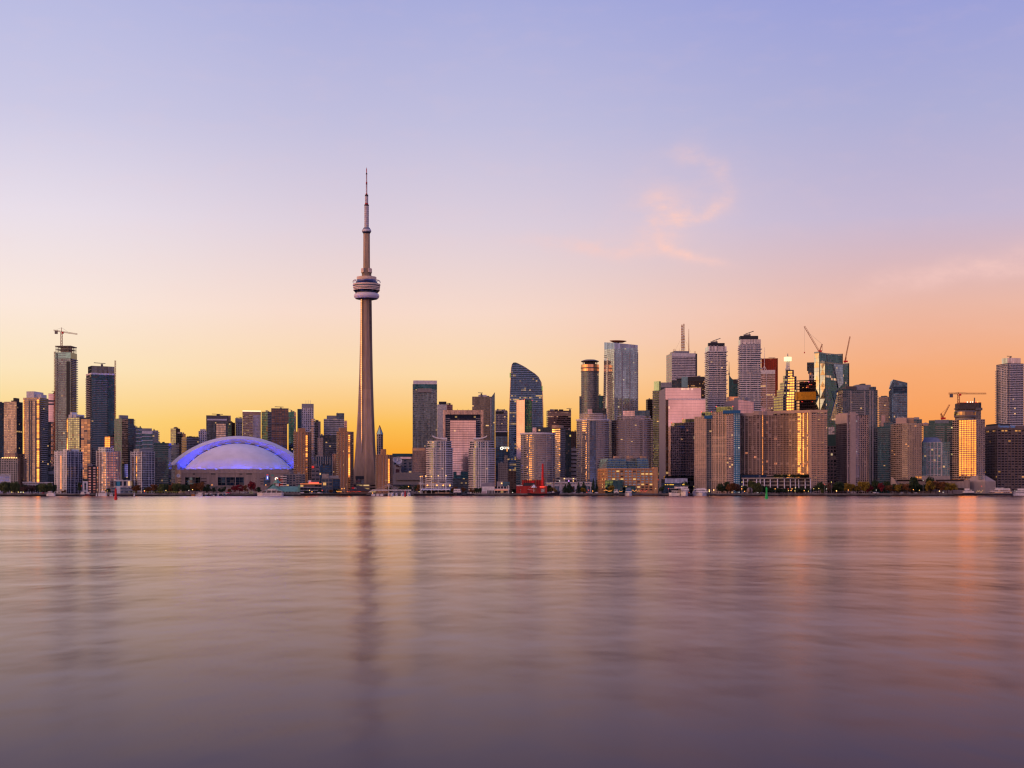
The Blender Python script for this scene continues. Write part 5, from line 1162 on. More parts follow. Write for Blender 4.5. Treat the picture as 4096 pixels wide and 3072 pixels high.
# old warehouse terminal on the quay, its windows all modelled
b = T('warehouse', 'orange-lit brick warehouse with teal windows and a green glass storey on top', 5, 893, 976, 1428, 1356, 1860, 'warehouse', phi=17)
BRK = solid('warehouse_brick', (.66, .36, .17), .8, var=.12, scale=.15); BRT = solid('warehouse_trim', (.68, .40, .23), .8)  # brick colour pushed to orange: the evening light is partly painted in
b.body(BRK, BRK, units=False)
WG = fac(wall=(.2, .25, .24), glass=(.34, .50, .48), bay=2.0, fl=1.4, wx=.84, wy=.82, lit=.0, tilt=.05); WL = lamp('lit_window', (1, .58, .18), .85); WD = fac(wall=(.1, .1, .1), glass=(.10, .10, .10), bay=2.0, fl=1.4, wx=.85, wy=.85, lit=0)
nb, fl_ = 12, b.H / 11.2; rw = random.Random(5)
protos = {}
for side_ in (0, 1):
    n_ = nb if not side_ else 7
    for i in range(n_):
        for j in range(8):
            z = b.H - fl_ * (1.22 + j * 1.22) ; L_ = b.W if not side_ else b.D
            w2 = L_ / n_ * .33
            c_ = L_ * (i + .5) / n_
            if not side_ and i == nb - 1: w2 *= .35
            if j == 7 and not side_ and 1 < i < 5: continue
            kk = rw.random(); mt = WL if ((j in (3, 6) and i < 4 and kk < .6) or (j == 1 and i > 8 and kk < .7) or (j == 5 and kk < .3) or kk < .04) else (WD if kk < .14 or (j > 4 and i > 7) else WG)
            key = (side_, round(w2, 2), mt.name)
            if key not in protos:
                mm = MB()
                if not side_: mm.box(-w2, w2, -.12, .3, 0, fl_ * .62, mt, BRT).box(-w2 - .2, w2 + .2, -.35, 0, -.35, -.02, BRT)
                else: mm.box(-.12, .3, -w2, w2, 0, fl_ * .62, mt, BRT).box(-.35, 0, -w2 - .2, w2 + .2, -.35, -.02, BRT)
                protos[key] = mm
                ob = mm.obj('window', b.root); protos[key] = ob
            else:
                ob = protos[key].copy(); col.objects.link(ob)
            ob.location = (c_, 0, z) if not side_ else (0, c_, z)
for i in range(nb + 1): MB().box(b.W * i / nb - .55, b.W * i / nb + .55, -.75, .05, 0, b.H + .4, BRK).obj('pier', b.root)
for i in range(8): MB().box(-.75, .05, b.D * i / 7 - .55, b.D * i / 7 + .55, 0, b.H + .4, BRK).obj('pier', b.root)
MB().box(-.9, b.W + .5, -.9, .6, b.H, b.H + 1.3, BRT).obj('cornice', b.root); MB().box(-.9, .6, .6, b.D, b.H, b.H + 1.3, BRT).obj('cornice', b.root)
MB().box(b.W * .93, b.W + .6, -1.1, 12, 0, b.H + 3, BRK).obj('stair_tower', b.root)
GG = fac(wall=(.20, .27, .25), glass=(.30, .38, .35), bay=2.6, fl=3.3, wx=.8, wy=.74, lit=.03)
for xa, xb, y, v in ((965, 1152, 1258, 5), (1152, 1255, 1282, 8), (1246, 1356, 1256, 6)):
    ua, ub = b.U(xa, v), b.U(xb, v); MB().prism([(ua, v), (ub, v), (ub, 40), (ua, 40)], b.H, b.Z(y, ua, v), GG, pts1=[(ua + (4 if xa < 1000 else .5), v + 4), (ub - .5, v + 4), (ub, 40), (ua + 2, 40)]).obj('glass_storey', b.root)
    for j in range(4): MB().box(ua, ub, v + j - 1.0, v + j, b.H + 3.2 * (j + .3), b.H + 3.2 * (j + .3) + .6, solid('green_trim', (.28, .42, .38), .5)).obj('balcony', b.root)
for xa in (1046, 1170, 1290): b.block(xa, xa + 40, 1236, 1258, v0=16, v1=26, mat=TANP)
MB().prism([(b.U(1000), -14), (b.U(1085), -14), (b.U(1118), -4), (b.U(1118), -.8), (b.U(965), -.8), (b.U(945), -6)], 0, b.Z(1456), fac(wall=(.05, .12, .11), glass=(.12, .20, .18), bay=3.2, fl=4.2, wx=.86, wy=.66, lit=.25, litc=(1, .7, .3), lits=.8), top=solid('green_roof', (.06, .16, .13), .4)).obj('entrance_hall', b.root)
MB().box(b.U(1120), b.U(1215), -8, -.8, 0, b.Z(1508), fac(wall=(.06, .12, .11), glass=(.10, .17, .16), bay=3, fl=4, wx=.86, wy=.7, lit=.1), DARK).obj('glass_annex', b.root)
# red power house
b = T('power_house', 'red-painted former power house with a tall red chimney on the quay', 5, 148, 148, 428, 1508, 1795, 'art gallery', dep=26)
RBR = fac(wall=(.42, .045, .04), glass=(.05, .03, .04), bay=9, fl=7, wx=.12, wy=.2, lit=.0)
MB().box(0, b.W, 0, 26, 0, b.H, RBR, ROOF).obj('wall', b.root); b.block(200, 398, 1456, v0=8, v1=26, mat=fac(wall=(.36, .04, .035), glass=(.2, .03, .03), bay=2.4, fl=40, wx=.25, wy=2, lit=0), name='upper_hall')
b.block(214, 312, 1480, v0=2, v1=8, mat=DARK, name='plant_box'); b.block(290, 312, 1465, v0=4, v1=10, mat=RED, name='red_gable'); b.block(150, 205, 1500, v0=3, v1=8, mat=LIGHT, name='roof_lantern')
u_ = b.U(388, 5); MB().lathe([(b.U(402, 5) - u_, 0), ((b.U(396, 5) - u_), b.Z(1306)), (b.U(394, 5) - u_, b.Z(1306)), (0, b.Z(1310))], RED, 20).obj('chimney', b.root, (u_, 5, 0))
MB().box(b.U(372), b.U(406), -.5, -.05, b.Z(1566), b.Z(1535), solid('poster', (.42, .40, .38), .7, var=.6, scale=.6)).obj('poster', b.root); MB().box(b.U(362), b.U(412), -.5, -.05, b.Z(1520), b.Z(1514), REDL).obj('red_neon', b.root)
u_ = b.U(308, -3); MB().lathe([(4.0, 0), (.2, 4.2)], WHITE, 10).tube((0, 0, -6), (0, 0, .4), .3, WHITE).obj('white_tent', b.root, (u_, -3, b.Z(1524)))
b = T('arts_centre', 'long low pale building with tall windows behind the tall ship', 5, 412, 412, 832, 1484, 1850, 'building', dep=26)
b.body(fac(wall=(.46, .43, .46), glass=(.16, .18, .24), bay=11, fl=11, wx=.62, wy=.75, lit=.02, sub=.04))
MB().box(-.6, b.W + .6, -1.0, 1, b.H, b.H + 1.2, SLABW).obj('parapet', b.root)
b = T('parking_garage', 'dark garage deck with coloured light dots above the long pale building', 5, 508, 508, 698, 1430, 1890, 'garage', dep=26)
b.body(fac(wall=(.20, .19, .20), glass=(.06, .06, .08), bay=5.5, fl=4.6, wx=.8, wy=.45, lit=.0), units=False); MB().box(b.U(585), b.W, -.8, .1, b.H * .6, b.H - 1, fac(wall=(.4, .38, .4), glass=(.1, .1, .12), bay=6, fl=5, wx=.8, wy=.6)).obj('frame_wall', b.root)
rd = random.Random(9)
for i in range(4):
    for j in range(3):
        if rd.random() < .8: MB().lathe([(.55, -.3), (.55, .3), (0, .4)], rd.choice((WARM, COOL, HOT, lamp('violet_bulb', (.7, .3, 1), 5))), 6).obj('deck_light', b.root, (b.W * (.18 + i * .22), -1, b.H * (.62 + .15 * j)))
# ---------------------------------------------------------------- financial core
b = T('mast_tower', 'white striped office tower with lattice broadcast masts on its roof', 6, 375, 425, 656, 302, 2920, 'office tower', phi=14)
b.body(fac(wall=(.06, .055, .07), glass=(.08, .08, .1), bay=4, fl=4, wx=.3, wy=.5), fac(wall=(.55, .47, .42), glass=(.40, .30, .24), bay=3.2, fl=5.4, wx=1.0, wy=.5, lit=.0), units=False)
MB().box(0, b.W * .93, -.8, -.02, 0, b.Z(300), STRIPW, ROOF).obj('striped_front', b.root); MB().box(.3, b.W * .92, -1.0, -.7, b.Z(332), b.Z(300), LIGHT).obj('crown_wall', b.root); b.block(448, 585, 281, v0=8, mat=GREY)
for x, y0 in ((518, 38), (535, 30)):
    u_ = b.U(x, 14); z0, z1 = b.Z(281, u_, 14), b.Z(y0 + 4, u_, 14); m = MB().truss((u_, 14, z0), (u_, 14, z1), 1.7, .28, CRANER, seg=28)
    for i in range(18 if x < 530 else 11): m.box(u_ - 1.5, u_ + 1.5, 12.6, 15.4, z0 + (z1 - z0) * (.06 + i * .05), z0 + (z1 - z0) * (.06 + i * .05) + 1.6, CRANER if i % 2 else LIGHT)
    m.obj('broadcast_mast', b.root)
b.mast(580, 80, 285, .9, CRANER, v=14, r1=.3, name='aerial'); m = MB()
for x in (448, 490, 556, 600): m.tube((b.U(x, 14), 14, b.Z(285)), (b.U(526, 14), 14, b.Z(130)), .12, STEEL, 3)
m.obj('guy_wire', b.root); m = MB()
for x in (440, 452, 462, 500, 560, 630, 640): m.tube((b.U(x, 10), 10, b.H - .5), (b.U(x, 10), 10, b.H + b.rnd.uniform(5, 11)), .4, CRANER, 4)
m.obj('roof_aerial_frame', b.root)
b = T('office_tower', 'black office tower with lit rows behind the big pink glass block', 6, 570, 570, 732, 516, 2840, 'office tower', dep=40); b.body(fac(wall=(.035, .03, .035), glass=(.08, .07, .08), bay=2.2, fl=4.0, wx=.8, wy=.6, lit=.02, litrow=.14, litc=(1, .45, .15), lits=.8)); MB().box(-.1, b.W + .1, -.4, 2, b.Z(555), b.H - .1, DARK).obj('crown_wall', b.root)
b = T('condo_tower', 'dark stepped condo with a teal glass turret, left of the big pink glass block', 6, 252, 314, 330, 640, 2420, phi=62)
b.body(G_NAVY, G_DARK); b.balcony([(0, b.D), (0, 0)], 1.7, 3.0, 5, mat=SLABG); b.block(262, 326, 556, v0=1, mat=TEAL, name='glass_turret')
b = T('office_block', 'grey and teal stepped roof blocks peeping over the big pink glass block', 6, 322, 322, 572, 612, 2520, 'office tower', dep=40)
b.body(G_DARK, units=False); b.block(326, 426, 568, v0=2, mat=GREY, name='left_roof_block'); b.block(424, 516, 548, v0=4, mat=G_DARK, name='roof_block'); b.block(514, 570, 515, v0=1, mat=TEAL, name='glass_turret'); b.block(470, 516, 530, v0=12, mat=DARK, name='rear_roof_block')
b = T('office_tower', 'slender black tower left of the dark stepped condo', 6, 190, 205, 256, 720, 2560, 'office tower'); b.body(fac(wall=(.04, .035, .04), glass=(.07, .06, .07), bay=2.4, fl=4, wx=.8, wy=.5, lit=.01, litrow=.05), BRDARK); MB().box(b.W * .1, b.W, -22, -.1, 0, b.Z(902), fac(wall=(.08, .06, .07), glass=(.22, .12, .12), bay=3, fl=4, wx=.9, wy=.7, lit=.01), ROOF).obj('front_wing', b.root)
b = T('stone_block', 'small old stone building glimpsed behind the third bowed condo', 6, 165, 165, 204, 1095, 2300, 'building', dep=20); b.body(fac(wall=(.40, .28, .22), glass=(.08, .07, .08), bay=3, fl=4, wx=.4, wy=.5, lit=.02))
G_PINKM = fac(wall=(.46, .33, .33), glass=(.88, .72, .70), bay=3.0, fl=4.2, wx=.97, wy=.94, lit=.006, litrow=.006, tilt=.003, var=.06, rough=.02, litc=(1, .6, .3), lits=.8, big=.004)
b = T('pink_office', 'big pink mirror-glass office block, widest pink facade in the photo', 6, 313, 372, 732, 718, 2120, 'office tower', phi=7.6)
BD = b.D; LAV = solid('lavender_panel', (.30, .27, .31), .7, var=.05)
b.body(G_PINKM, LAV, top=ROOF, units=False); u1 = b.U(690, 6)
MB().box(-.3, u1, 5, BD, b.H, b.Z(617, 0, 5), G_PINKM, ROOF).obj('upper_facade', b.root); MB().box(-.5, 0, 5, BD + .1, 0, b.Z(617, 0, 5), LAV, ROOF).obj('side_wall', b.root)
MB().box(-.2, b.U(394), -.5, -.02, 4, b.H - 1, fac(wall=(.1, .07, .06), glass=(.20, .13, .10), bay=4, fl=4.2, wx=.9, wy=.8, lit=.1), SLABG).obj('corner_glazing', b.root); MB().box(b.W * .05, b.W, -.9, -.5, b.H - .9, b.H + .6, SLABW).obj('parapet', b.root)
MB().box(-2, b.W, -3, 10, 0, b.Z(1418), fac(wall=(.04, .04, .05), glass=(.08, .08, .10), bay=5, fl=6, wx=.9, wy=.8, lit=.06, litc=(1, .6, .1)), DARK).obj('podium', b.root)
b = T('glass_pavilion', 'low blue-grey glass pavilion with yellow-lit base in front of the big pink office', 6, 330, 330, 568, 1440, 1960, 'building', dep=20)
MB().box(b.U(362), b.W, -1, 20, b.Z(1482), b.H, fac(wall=(.20, .23, .30), glass=(.34, .40, .52), bay=2.8, fl=4, wx=.94, wy=.94, lit=0, tilt=.01), DARK).obj('glass_front', b.root); MB().box(0, b.W, 0, 18, 0, b.Z(1482), G_NAVY, DARK).obj('base_wall', b.root); MB().box(0, b.U(362), 0, 18, b.Z(1482), b.H - 1, DARK).obj('side_wall', b.root)
for xa, xb in ((362, 374), (382, 394), (404, 444), (520, 552)): MB().box(b.U(xa), b.U(xb), -1.3, -.05, b.Z(1500), b.Z(1494), lamp('yellow_tube', (1, .55, .05), 1.2)).obj('lit_window', b.root)
def whitebalc(label, k, x0, xc, x1, yt, Y, cx0, cx1, cy, phi):
    b = T('condo_tower', label, k, x0, xc, x1, yt, Y, 'condo tower', 'white balconied twin condo towers', phi=phi)
    WB = fac(wall=(.24, .23, .27), glass=(.15, .17, .22), bay=3.0, fl=3.05, wx=.88, wy=.86, lit=.02)
    b.body(WB, WB, units=False); H1 = b.H - 8; rb = random.Random(label); o_f = [(0, b.D), (0, 0), (b.W, 0), (b.W, b.D * .5)]
    for ph in range(5):                                   # the slabs stand out by different amounts from storey to storey
        b.balcony(o_f if ph % 2 else [(0, b.D), (0, 0), (b.W, 0)], (1.1, 1.7, 1.3, 2.0, 1.5)[ph], 15.25, 6 + ph * 3.05, H1, 1.25, SLABW)
    for i in range(5):
        z = 10
        u_ = b.W * (.1 + i * .19)
        m = MB()
        while z < H1:
            if rb.random() < .6: m.box(u_ - .9, u_ + .9, -1.0, .02, z, z + 15.25, SLABG)
            z += 15.25
        m.obj('privacy_panel_cladding', b.root)
    MB().box(-.3, b.W + .3, -.3, b.D + .2, b.H - 7.5, b.H, fac(wall=(.5, .48, .5), glass=(.52, .50, .48), bay=2.2, fl=8, wx=.86, wy=.95, lit=0), ROOF).obj('crown_glazing', b.root)
    b.block(cx0, cx1, cy, v0=3, mat=DARK, name='roof_house')
    u_ = b.U((cx0 + cx1) / 2, 9); z = b.Z(cy, u_, 9); MB().tube((u_, 9, z - 1), (u_, 9, z + 4), .7, STEEL).tube((u_ - 6, 9, z + 3), (u_ + 7, 9, z + 7.5), .6, STEEL).box(u_ - 9, u_ + 2, 7, 11, z, z + 2.2, STEEL).obj('roof_rig', b.root)
whitebalc('white balconied condo tower with black roof box, left one of the pair', 6, 731, 762, 921, 238, 2220, 752, 906, 208, 12)
whitebalc('white balconied condo tower with black roof box, taller right one of the pair', 6, 1033, 1050, 1233, 176, 2180, 1048, 1211, 144, 8)
b = T('spire_tower', 'dark tower with a concave swept roof and needle spire between the white balconied pair', 6, 944, 944, 1034, 700, 2760, 'office tower', phi=0, dep=34)
m = MB(); cur = [(944, 492), (952, 505), (964, 525), (978, 538), (990, 541)]; P = [(b.U(x), b.Z(y)) for x, y in cur]
pts_ = [(P[0][0], 0.0), (b.U(990), 0.0)]
for (p0, z0), (p1, z1) in zip(P, P[1:]):
    m.face([(p0, 0, 0), (p1, 0, 0), (p1, 0, z1), (p0, 0, z0)], G_TEALD, [(p0, 0), (p1, 0), (p1, z1), (p0, z0)]); m.face([(p0, 0, z0), (p1, 0, z1), (p1, 30, z1), (p0, 30, z0)], GREY)
m.face([(P[0][0], 30, 0), (P[0][0], 0, 0), (P[0][0], 0, P[0][1]), (P[0][0], 30, P[0][1])], G_TEALD); m.face([(P[-1][0], 0, 0), (P[-1][0], 30, 0), (P[-1][0], 30, P[-1][1]), (P[-1][0], 0, P[-1][1])], G_TEALD)
m.obj('swept_facade', b.root); MB().box(b.U(990), b.W, -2, 34, 0, b.Z(540), G_TEALD, DARK).obj('facade', b.root); MB().box(b.U(985), b.W, -2.5, -2.1, b.Z(580), b.Z(541), DARK).obj('crown_wall', b.root)
b.text('N', 1016, 553, 5, LIGHT, v=-2.8); b.mast(946, 380, 500, 1.1, STEEL, v=1, r1=.35, name='spire'); MB().tube((b.U(946, 1), 1, b.Z(500)), (b.U(946, 1), 1, b.Z(480)), 1.6, STEEL).obj('spire_base', b.root)
b = T('office_block', 'small block with a bright orange glass top between the white balconied pair', 6, 924, 950, 1036, 696, 2400, 'building'); b.body(fac(wall=(.35, .18, .1), glass=(.95, .55, .28), bay=3, fl=4, wx=.95, wy=.9, lit=.3, litc=(1, .35, .08), lits=.6), TANP, units=False)
b = T('office_tower', 'grey wedge-roofed office with a pink gridded right face, behind the tan twin condos', 6, 904, 1030, 1170, 722, 2160, 'office tower', phi=40)
PG2 = fac(wall=(.40, .30, .31), glass=(.62, .50, .50), bay=3, fl=4.2, wx=.9, wy=.9, lit=.005, tilt=.006, var=.15)
MB().prism(b.rect(), 0, [b.H, b.H - 3, b.H - 3, b.Z(743, 0, b.D)], (PG2, PG2, PG2, LAV), ROOF).obj('facade', b.root); b.block(1088, 1140, 700, v0=6, mat=GREY); MB().box(0, b.W + 24, -2.5, -.05, 0, b.Z(905), G_NAVY, SLABG).obj('lower_facade', b.root)
MB().box(b.W, b.W + 26, 2, 30, 0, b.Z(790), PG2, ROOF).obj('right_wing', b.root); MB().tube((b.U(1085, 8), 8, b.H), (b.U(1142, 8), 8, b.H + 3.5), .9, DARK).obj('roof_rig', b.root)
def tantwin(label, k, x0, xm, x1, yt, Y, gx0, gx1, gy, bx0, bx1, by0, by1, blue):
    b = T('tan_condo', label, k, x0, x0, x1, yt, Y, 'condo tower', 'tan piered twin condo towers', phi=0, dep=34)
    TW = fac(wall=(.58, .43, .33), glass=(.13, .12, .13), bay=3.6, fl=3.0, wx=.80, wy=.78, lit=.015, litc=(1, .3, .1)); DKF = fac(wall=(.22, .19, .18), glass=(.12, .13, .15), bay=3.2, fl=3, wx=.8, wy=.72, lit=.01)
    uL = b.U(xm); n_ = 6
    o = []
    for i in range(n_): o += [(uL * i / n_, 7 - 7 * i / n_), (uL * (i + .86) / n_, 6.2 - 7 * i / n_)]
    o += [(uL, 0)]
    MB().prism(o + [(uL, 34), (0, 34)], 0, b.H, TW, fit=True).obj('facade', b.root)
    MB().box(uL, b.W, .8, 34, 0, b.Z(by1), DKF if not blue else fac(wall=(.03, .16, .30), glass=(.30, .44, .50), bay=3.4, fl=3.0, wx=.62, wy=.55, lit=.03, litc=(1, .85, .6)), ROOF).obj('side_facade', b.root)
    if blue: MB().box(b.U(922), uL, -.7, 1.5, 0, b.Z(868), fac(wall=(.52, .38, .31), glass=(.32, .30, .30), bay=3.6, fl=3.0, wx=.72, wy=.62, lit=.04), ROOF).obj('window_bay', b.root)
    for i in range(n_):
        for f in (0, .43, .86):
            u_ = uL * (i + f) / n_; v_ = 7 - 7 * i / n_ - .9 * f
            MB().box(u_ - .32, u_ + .32, v_ - .55, v_ + .2, 0, b.H + .3, solid('tan_pier', (.78, .57, .43), .8)).obj('pier', b.root)
    b.block(gx0, gx1, gy, v0=4, v1=22, mat=fac(wall=(.22, .32, .12), glass=(.42, .50, .18), bay=2.2, fl=2.2, wx=.7, wy=.7, lit=0), name='green_roof_house', y1=yt + (12 if not blue else 4))
    MB().box(b.U(bx0), b.W + .6, -.6, 30, b.Z(by1), b.Z(by0), solid('blue_band', (.02, .13, .30), .5), ROOF).obj('blue_crown', b.root)
    if not blue: MB().box(b.U(700), b.U(730), 3.7, 3.95, b.Z(866), b.Z(848), DARK).obj('louvre', b.root)
    else: MB().box(b.U(930), b.U(958), 3.7, 3.95, b.Z(806), b.Z(794), DARK).obj('louvre', b.root)
    for x in (gx0, gx1): MB().lathe([(.6, 0), (.6, 1), (0, 1.3)], REDL, 6).obj('roof_light', b.root, (b.U(x), 6, b.Z(gy)))
    return b
tantwin('tan piered condo with small green roof house, shorter left one of the twins', 6, 632, 740, 790, 878, 1960, 695, 787, 838, 720, 790, 868, 898, False)
tantwin('tan piered condo with a blue glass right side and green roof house, taller right twin', 6, 789, 985, 1046, 832, 1950, 830, 981, 788, 890, 1046, 822, 852, True)
# ---------------------------------------------------------------- right: hotel slab, twisted towers, construction
b = T('slab_hotel', 'huge concave pinkish concrete apartment slab with amber window streaks', 7, -131, -131, 704, 832, 1965, 'apartment block', phi=0, dep=40)
W = b.W; kp = [(-131, 14), (-100, 9), (-60, 5), (-20, 3.5), (30, 3.5), (75, 5), (110, 9), (119, 8.4), (150, 14), (210, 17.5), (280, 19), (350, 18), (420, 14.8), (434, 14), (463, 11.9), (478, 11.0), (490, 10.1), (519, 8.2), (528, 7.6), (548, 6.0), (702, 9)]
o = [(b.U(x, v), v) for x, v in kp]; H0 = b.Z(878)
TGG = fac(wall=(.46, .33, .26), glass=(.34, .28, .24), bay=4.2, fl=2.95, wx=.84, wy=.66, lit=.01, litc=(1, .3, .1))
segm = []
for (xa, va), (xb, vb) in zip(kp, kp[1:]):
    segm.append(GSTRIP if (xa, xb) in ((434, 463), (478, 490), (519, 528), (110, 119)) else (TANRB if xa >= 548 else TANGR))
MB().prism(o + [(o[-1][0], 40), (o[0][0], 40)], b.Z(1405), b.Z(850), segm + [TANGR] * 3, fit=False, bottom=True).obj('facade', b.root)
oi = kp.index((548, 6.0)); MB().prism(o[oi:] + [(o[-1][0], 34), (o[oi][0], 34)], 0, b.Z(1405), [TANRB] * 5, fit=False).obj('lower_facade', b.root)
FH = 2.95; b.out = o; z0, z1 = b.Z(1400), b.Z(862); k = int((z1 - z0) / FH)
TS_ = solid('pink_concrete', (.60, .41, .29), .85, var=.1, scale=.2)
b.balcony(o[:oi + 1], .4, FH, z0, z1, .55, TS_, name='floor_ledge'); b.balcony(o[oi:], .6, FH, b.Z(1515), z1, .8, TS_, name='floor_ledge')
MB().strip(o[4:10], .9, b.Z(866), b.Z(829), TS_, 2).obj('solid_parapet', b.root); MB().strip(o[:5], .9, b.Z(872), b.Z(846), TS_, 2).obj('left_parapet', b.root); MB().strip(o[9:], .85, b.Z(846), b.Z(821), TS_, 2).obj('right_parapet', b.root)
MB().prism([(b.U(538, 6), 5.8), (b.U(560, 6), 5.2), (b.U(560, 6), 9), (b.U(538, 6), 9)], 0, b.Z(822), TS_).obj('corner_pier', b.root)
for x in (606, 638, 672): u_ = b.U(x, 7); v_ = 6 + (x - 548) / 154 * 3; MB().box(u_ - .45, u_ + .45, v_ - 1.1, v_ + 1, 0, b.Z(850), TS_).obj('pier', b.root)
for x, v in zip((-120, -85, -50, -15, 20, 55, 90, 112), (14, 8, 5, 4, 4, 5, 7.5, 10)): u_ = b.U(x, v); MB().box(u_ - .5, u_ + .5, v - 1.2, v + 1, b.Z(1402), b.Z(850), TS_).obj('pier', b.root)
for x, v in ((165, 15), (232, 18), (300, 18.7), (378, 16.8)): u_ = b.U(x, v); MB().box(u_ - .35, u_ + .35, v - 1.1, v + 1, b.Z(1402), b.Z(866), TS_).obj('pier', b.root)
b.block(60, 200, 838, v0=26, v1=36, mat=TS_, y1=850)
# terraced podium with sloping fins
b2 = T('terrace_podium', 'terraced concrete podium with sloping fins below the concave slab', 7, -70, -70, 556, 1438, 1925, 'building', phi=0, dep=20)
Wp = b2.W; h = b2.H
for j in range(4): MB().box(0, Wp, 10 - j * 4.4, 20, h * (.74 - j * .245), h * (.74 - j * .245) + h * .09, CONC).obj('terrace', b2.root)
MB().box(0, Wp, 14, 20, 0, h, fac(wall=(.10, .08, .08), glass=(.08, .07, .08), bay=5, fl=4, wx=.8, wy=.7, lit=.06, litc=(1, .3, .15))).obj('wall', b2.root); MB().box(-1, Wp, 8, 20, h - 1.2, h + .8, CONC).obj('roof_ledge', b2.root)
for x in (-60, -20, 60, 92, 130, 184, 250, 312, 366, 412, 442, 500, 548):
    u_ = b2.U(x, 8); m = MB()
    for s_ in (0,):
        A = [(u_ - .6, 9, h), (u_ - .6, 12, h), (u_ - .6, 12, 0), (u_ - .6, -6, 0), (u_ - .6, -6, 2)]
        Bq = [(p[0] + 1.2, p[1], p[2]) for p in A]
        m.face(A, LIGHT); m.face(Bq[::-1], LIGHT)
        for i in range(5): m.face([A[i], Bq[i], Bq[(i + 1) % 5], A[(i + 1) % 5]], LIGHT)
    m.obj('sloping_fin', b2.root)
b = T('red_tower', 'rust-red gridded office tower with a window rig on its roof', 7, 106, 106, 251, 350, 2960, 'office tower', dep=40)
b.body(fac(wall=(.26, .035, .02), glass=(.34, .07, .035), bay=4.2, fl=4.6, wx=.6, wy=.72, lit=.05, litc=(1, .2, .05), lits=.8), units=False); b.rig(168, 230, 343); m = MB()
for i in range(10): m.box(b.W * i / 9 - .6, b.W * i / 9 + .6, -.8, .02, 0, b.H, solid('rust_pier', (.24, .035, .02), .7))
m.obj('pier_cladding', b.root)
b = T('office_tower', 'pale pink striped office with a thin white mast, before the rust-red tower', 7, 60, 60, 229, 456, 2740, 'office tower', dep=40)
b.body(fac(wall=(.56, .42, .38), glass=(.40, .30, .27), bay=2.6, fl=4.4, wx=.97, wy=.52, lit=.02, litrow=.05), units=False); MB().box(0, b.W, -.5, 0, b.Z(492), b.H, LIGHT).obj('crown_wall', b.root); b.mast(131, 248, 456, .7, LIGHT, r1=.2); m = MB()
for x in (108, 152): m.tube((b.U(x), 6, b.H), (b.U(131), 6, b.Z(415)), .6, LIGHT, 4)
m.obj('mast_strut_frame', b.root); MB().box(b.U(146), b.U(150), -.9, 0, 0, b.H, SLABW).obj('pier', b.root)
b = T('setback_tower', 'stepped stone tower glowing yellow, topped by a lattice mast with a lit white box', 7, 215, 300, 425, 830, 2600, 'office tower', phi=34)
DEC = fac(wall=(.25, .23, .23), glass=(.10, .11, .11), bay=5.5, fl=5.2, wx=.5, wy=.5, lit=.16, litc=(1, .72, .25)); DECL = fac(wall=(.36, .30, .24), glass=(.56, .48, .26), bay=5, fl=5.2, wx=.78, wy=.60, lit=.0, tilt=.01, var=.1)
tiers = [(215, 300, 425, 690), (222, 302, 425, 632), (238, 310, 424, 566), (262, 318, 423, 505), (287, 330, 399, 448)]
zlast = 0
for i, (xa, xm, xb, y) in enumerate(tiers):
    ins = 0 if i == 0 else i * 4.2
    z1 = b.Z(y, 0, ins); ua, ub = ins, b.U(xb, ins)
    d1 = b.D - ins
    MB().prism([(ua, ins), (ub, ins), (ub, b.D), (ua, d1)], zlast, z1, (DEC, DEC, DEC, DECL), ROOF).obj('tier', b.root)
    wS = (ub - ua) * .30; dS = wS * 1.1 * tan(radians(30) + atan(b.C[0] / b.C[1]) / 2 + b.th)
    MB().prism([(ua + wS * .8, ins - .4), (ua + wS * 1.7, ins - .4 - dS * .82), (ua + wS * 1.7, ins + .1), (ua + wS * .8, ins + .1)], max(0, zlast - 8), z1 - 3, DECL, ROOF).obj('bay_window', b.root)
    zlast = z1
uc, vc = b.U(343, 24), 24; zt = b.Z(445, uc, vc); zq = b.Z(305, uc, vc)
m = MB().truss((uc, vc, zlast - 2), (uc, vc, zq - 6), 4.4, .5, WHITE, seg=16); m.tube((uc, vc, zq - 6), (uc, vc, zq), 1.3, GREY, 8, .6)
for s_ in (-1, 1): m.tube((uc + s_ * 5.5, vc, zlast), (uc + s_ * 2, vc, zlast + 8), .6, WHITE, 4)
m.obj('lattice_mast', b.root); MB().box(uc - 5.3, uc + 5.3, vc - 5, vc + 5, b.Z(374, uc, vc), b.Z(336, uc, vc), lamp('lit_beacon', (1, .93, .50), 1.25)).obj('lit_box', b.root)
b = T('construction_tower', 'unfinished floors of a dark round-cornered tower wrapped in orange netting', 7, 418, 418, 600, 548, 2480, 'construction site', phi=0, dep=34)
o = [(0, 12), (3, 4), (10, 0), (b.W, -1)]; y = 552.0; i = 0; NET = solid('orange_net', (.62, .28, .015), .75, var=.2, scale=.4); DKS = solid('dark_steel', (.06, .035, .04), .7)
HN0, HN1 = b.Z(727), b.Z(655)
MB().prism([(6, 8), (b.W, 4), (b.W, 34), (6, 34)], 0, b.Z(560), fac(wall=(.02, .015, .02), glass=(.04, .03, .04), bay=6, fl=5, wx=.8, wy=.8, lit=.08, litc=(1, .12, .06), lits=.9), DARK).obj('core_wall', b.root)
z = 4.0
while z < b.H:
    if not (HN0 < z < HN1 - 1): MB().strip(o, .8 + .5 * (int(z) % 2), z, z + .8, DKS, 14).obj('floor_slab', b.root)
    z += 5.1
m = MB()
for t_ in range(9): u_ = 3 + (b.W - 5) * t_ / 8; m.tube((u_, 2, 0), (u_, 2, b.H), .45, DKS, 4)
m.obj('column_frame', b.root); MB().strip(o, 1.8, HN0, HN1, NET, 1).obj('safety_net', b.root); rd = random.Random(4)
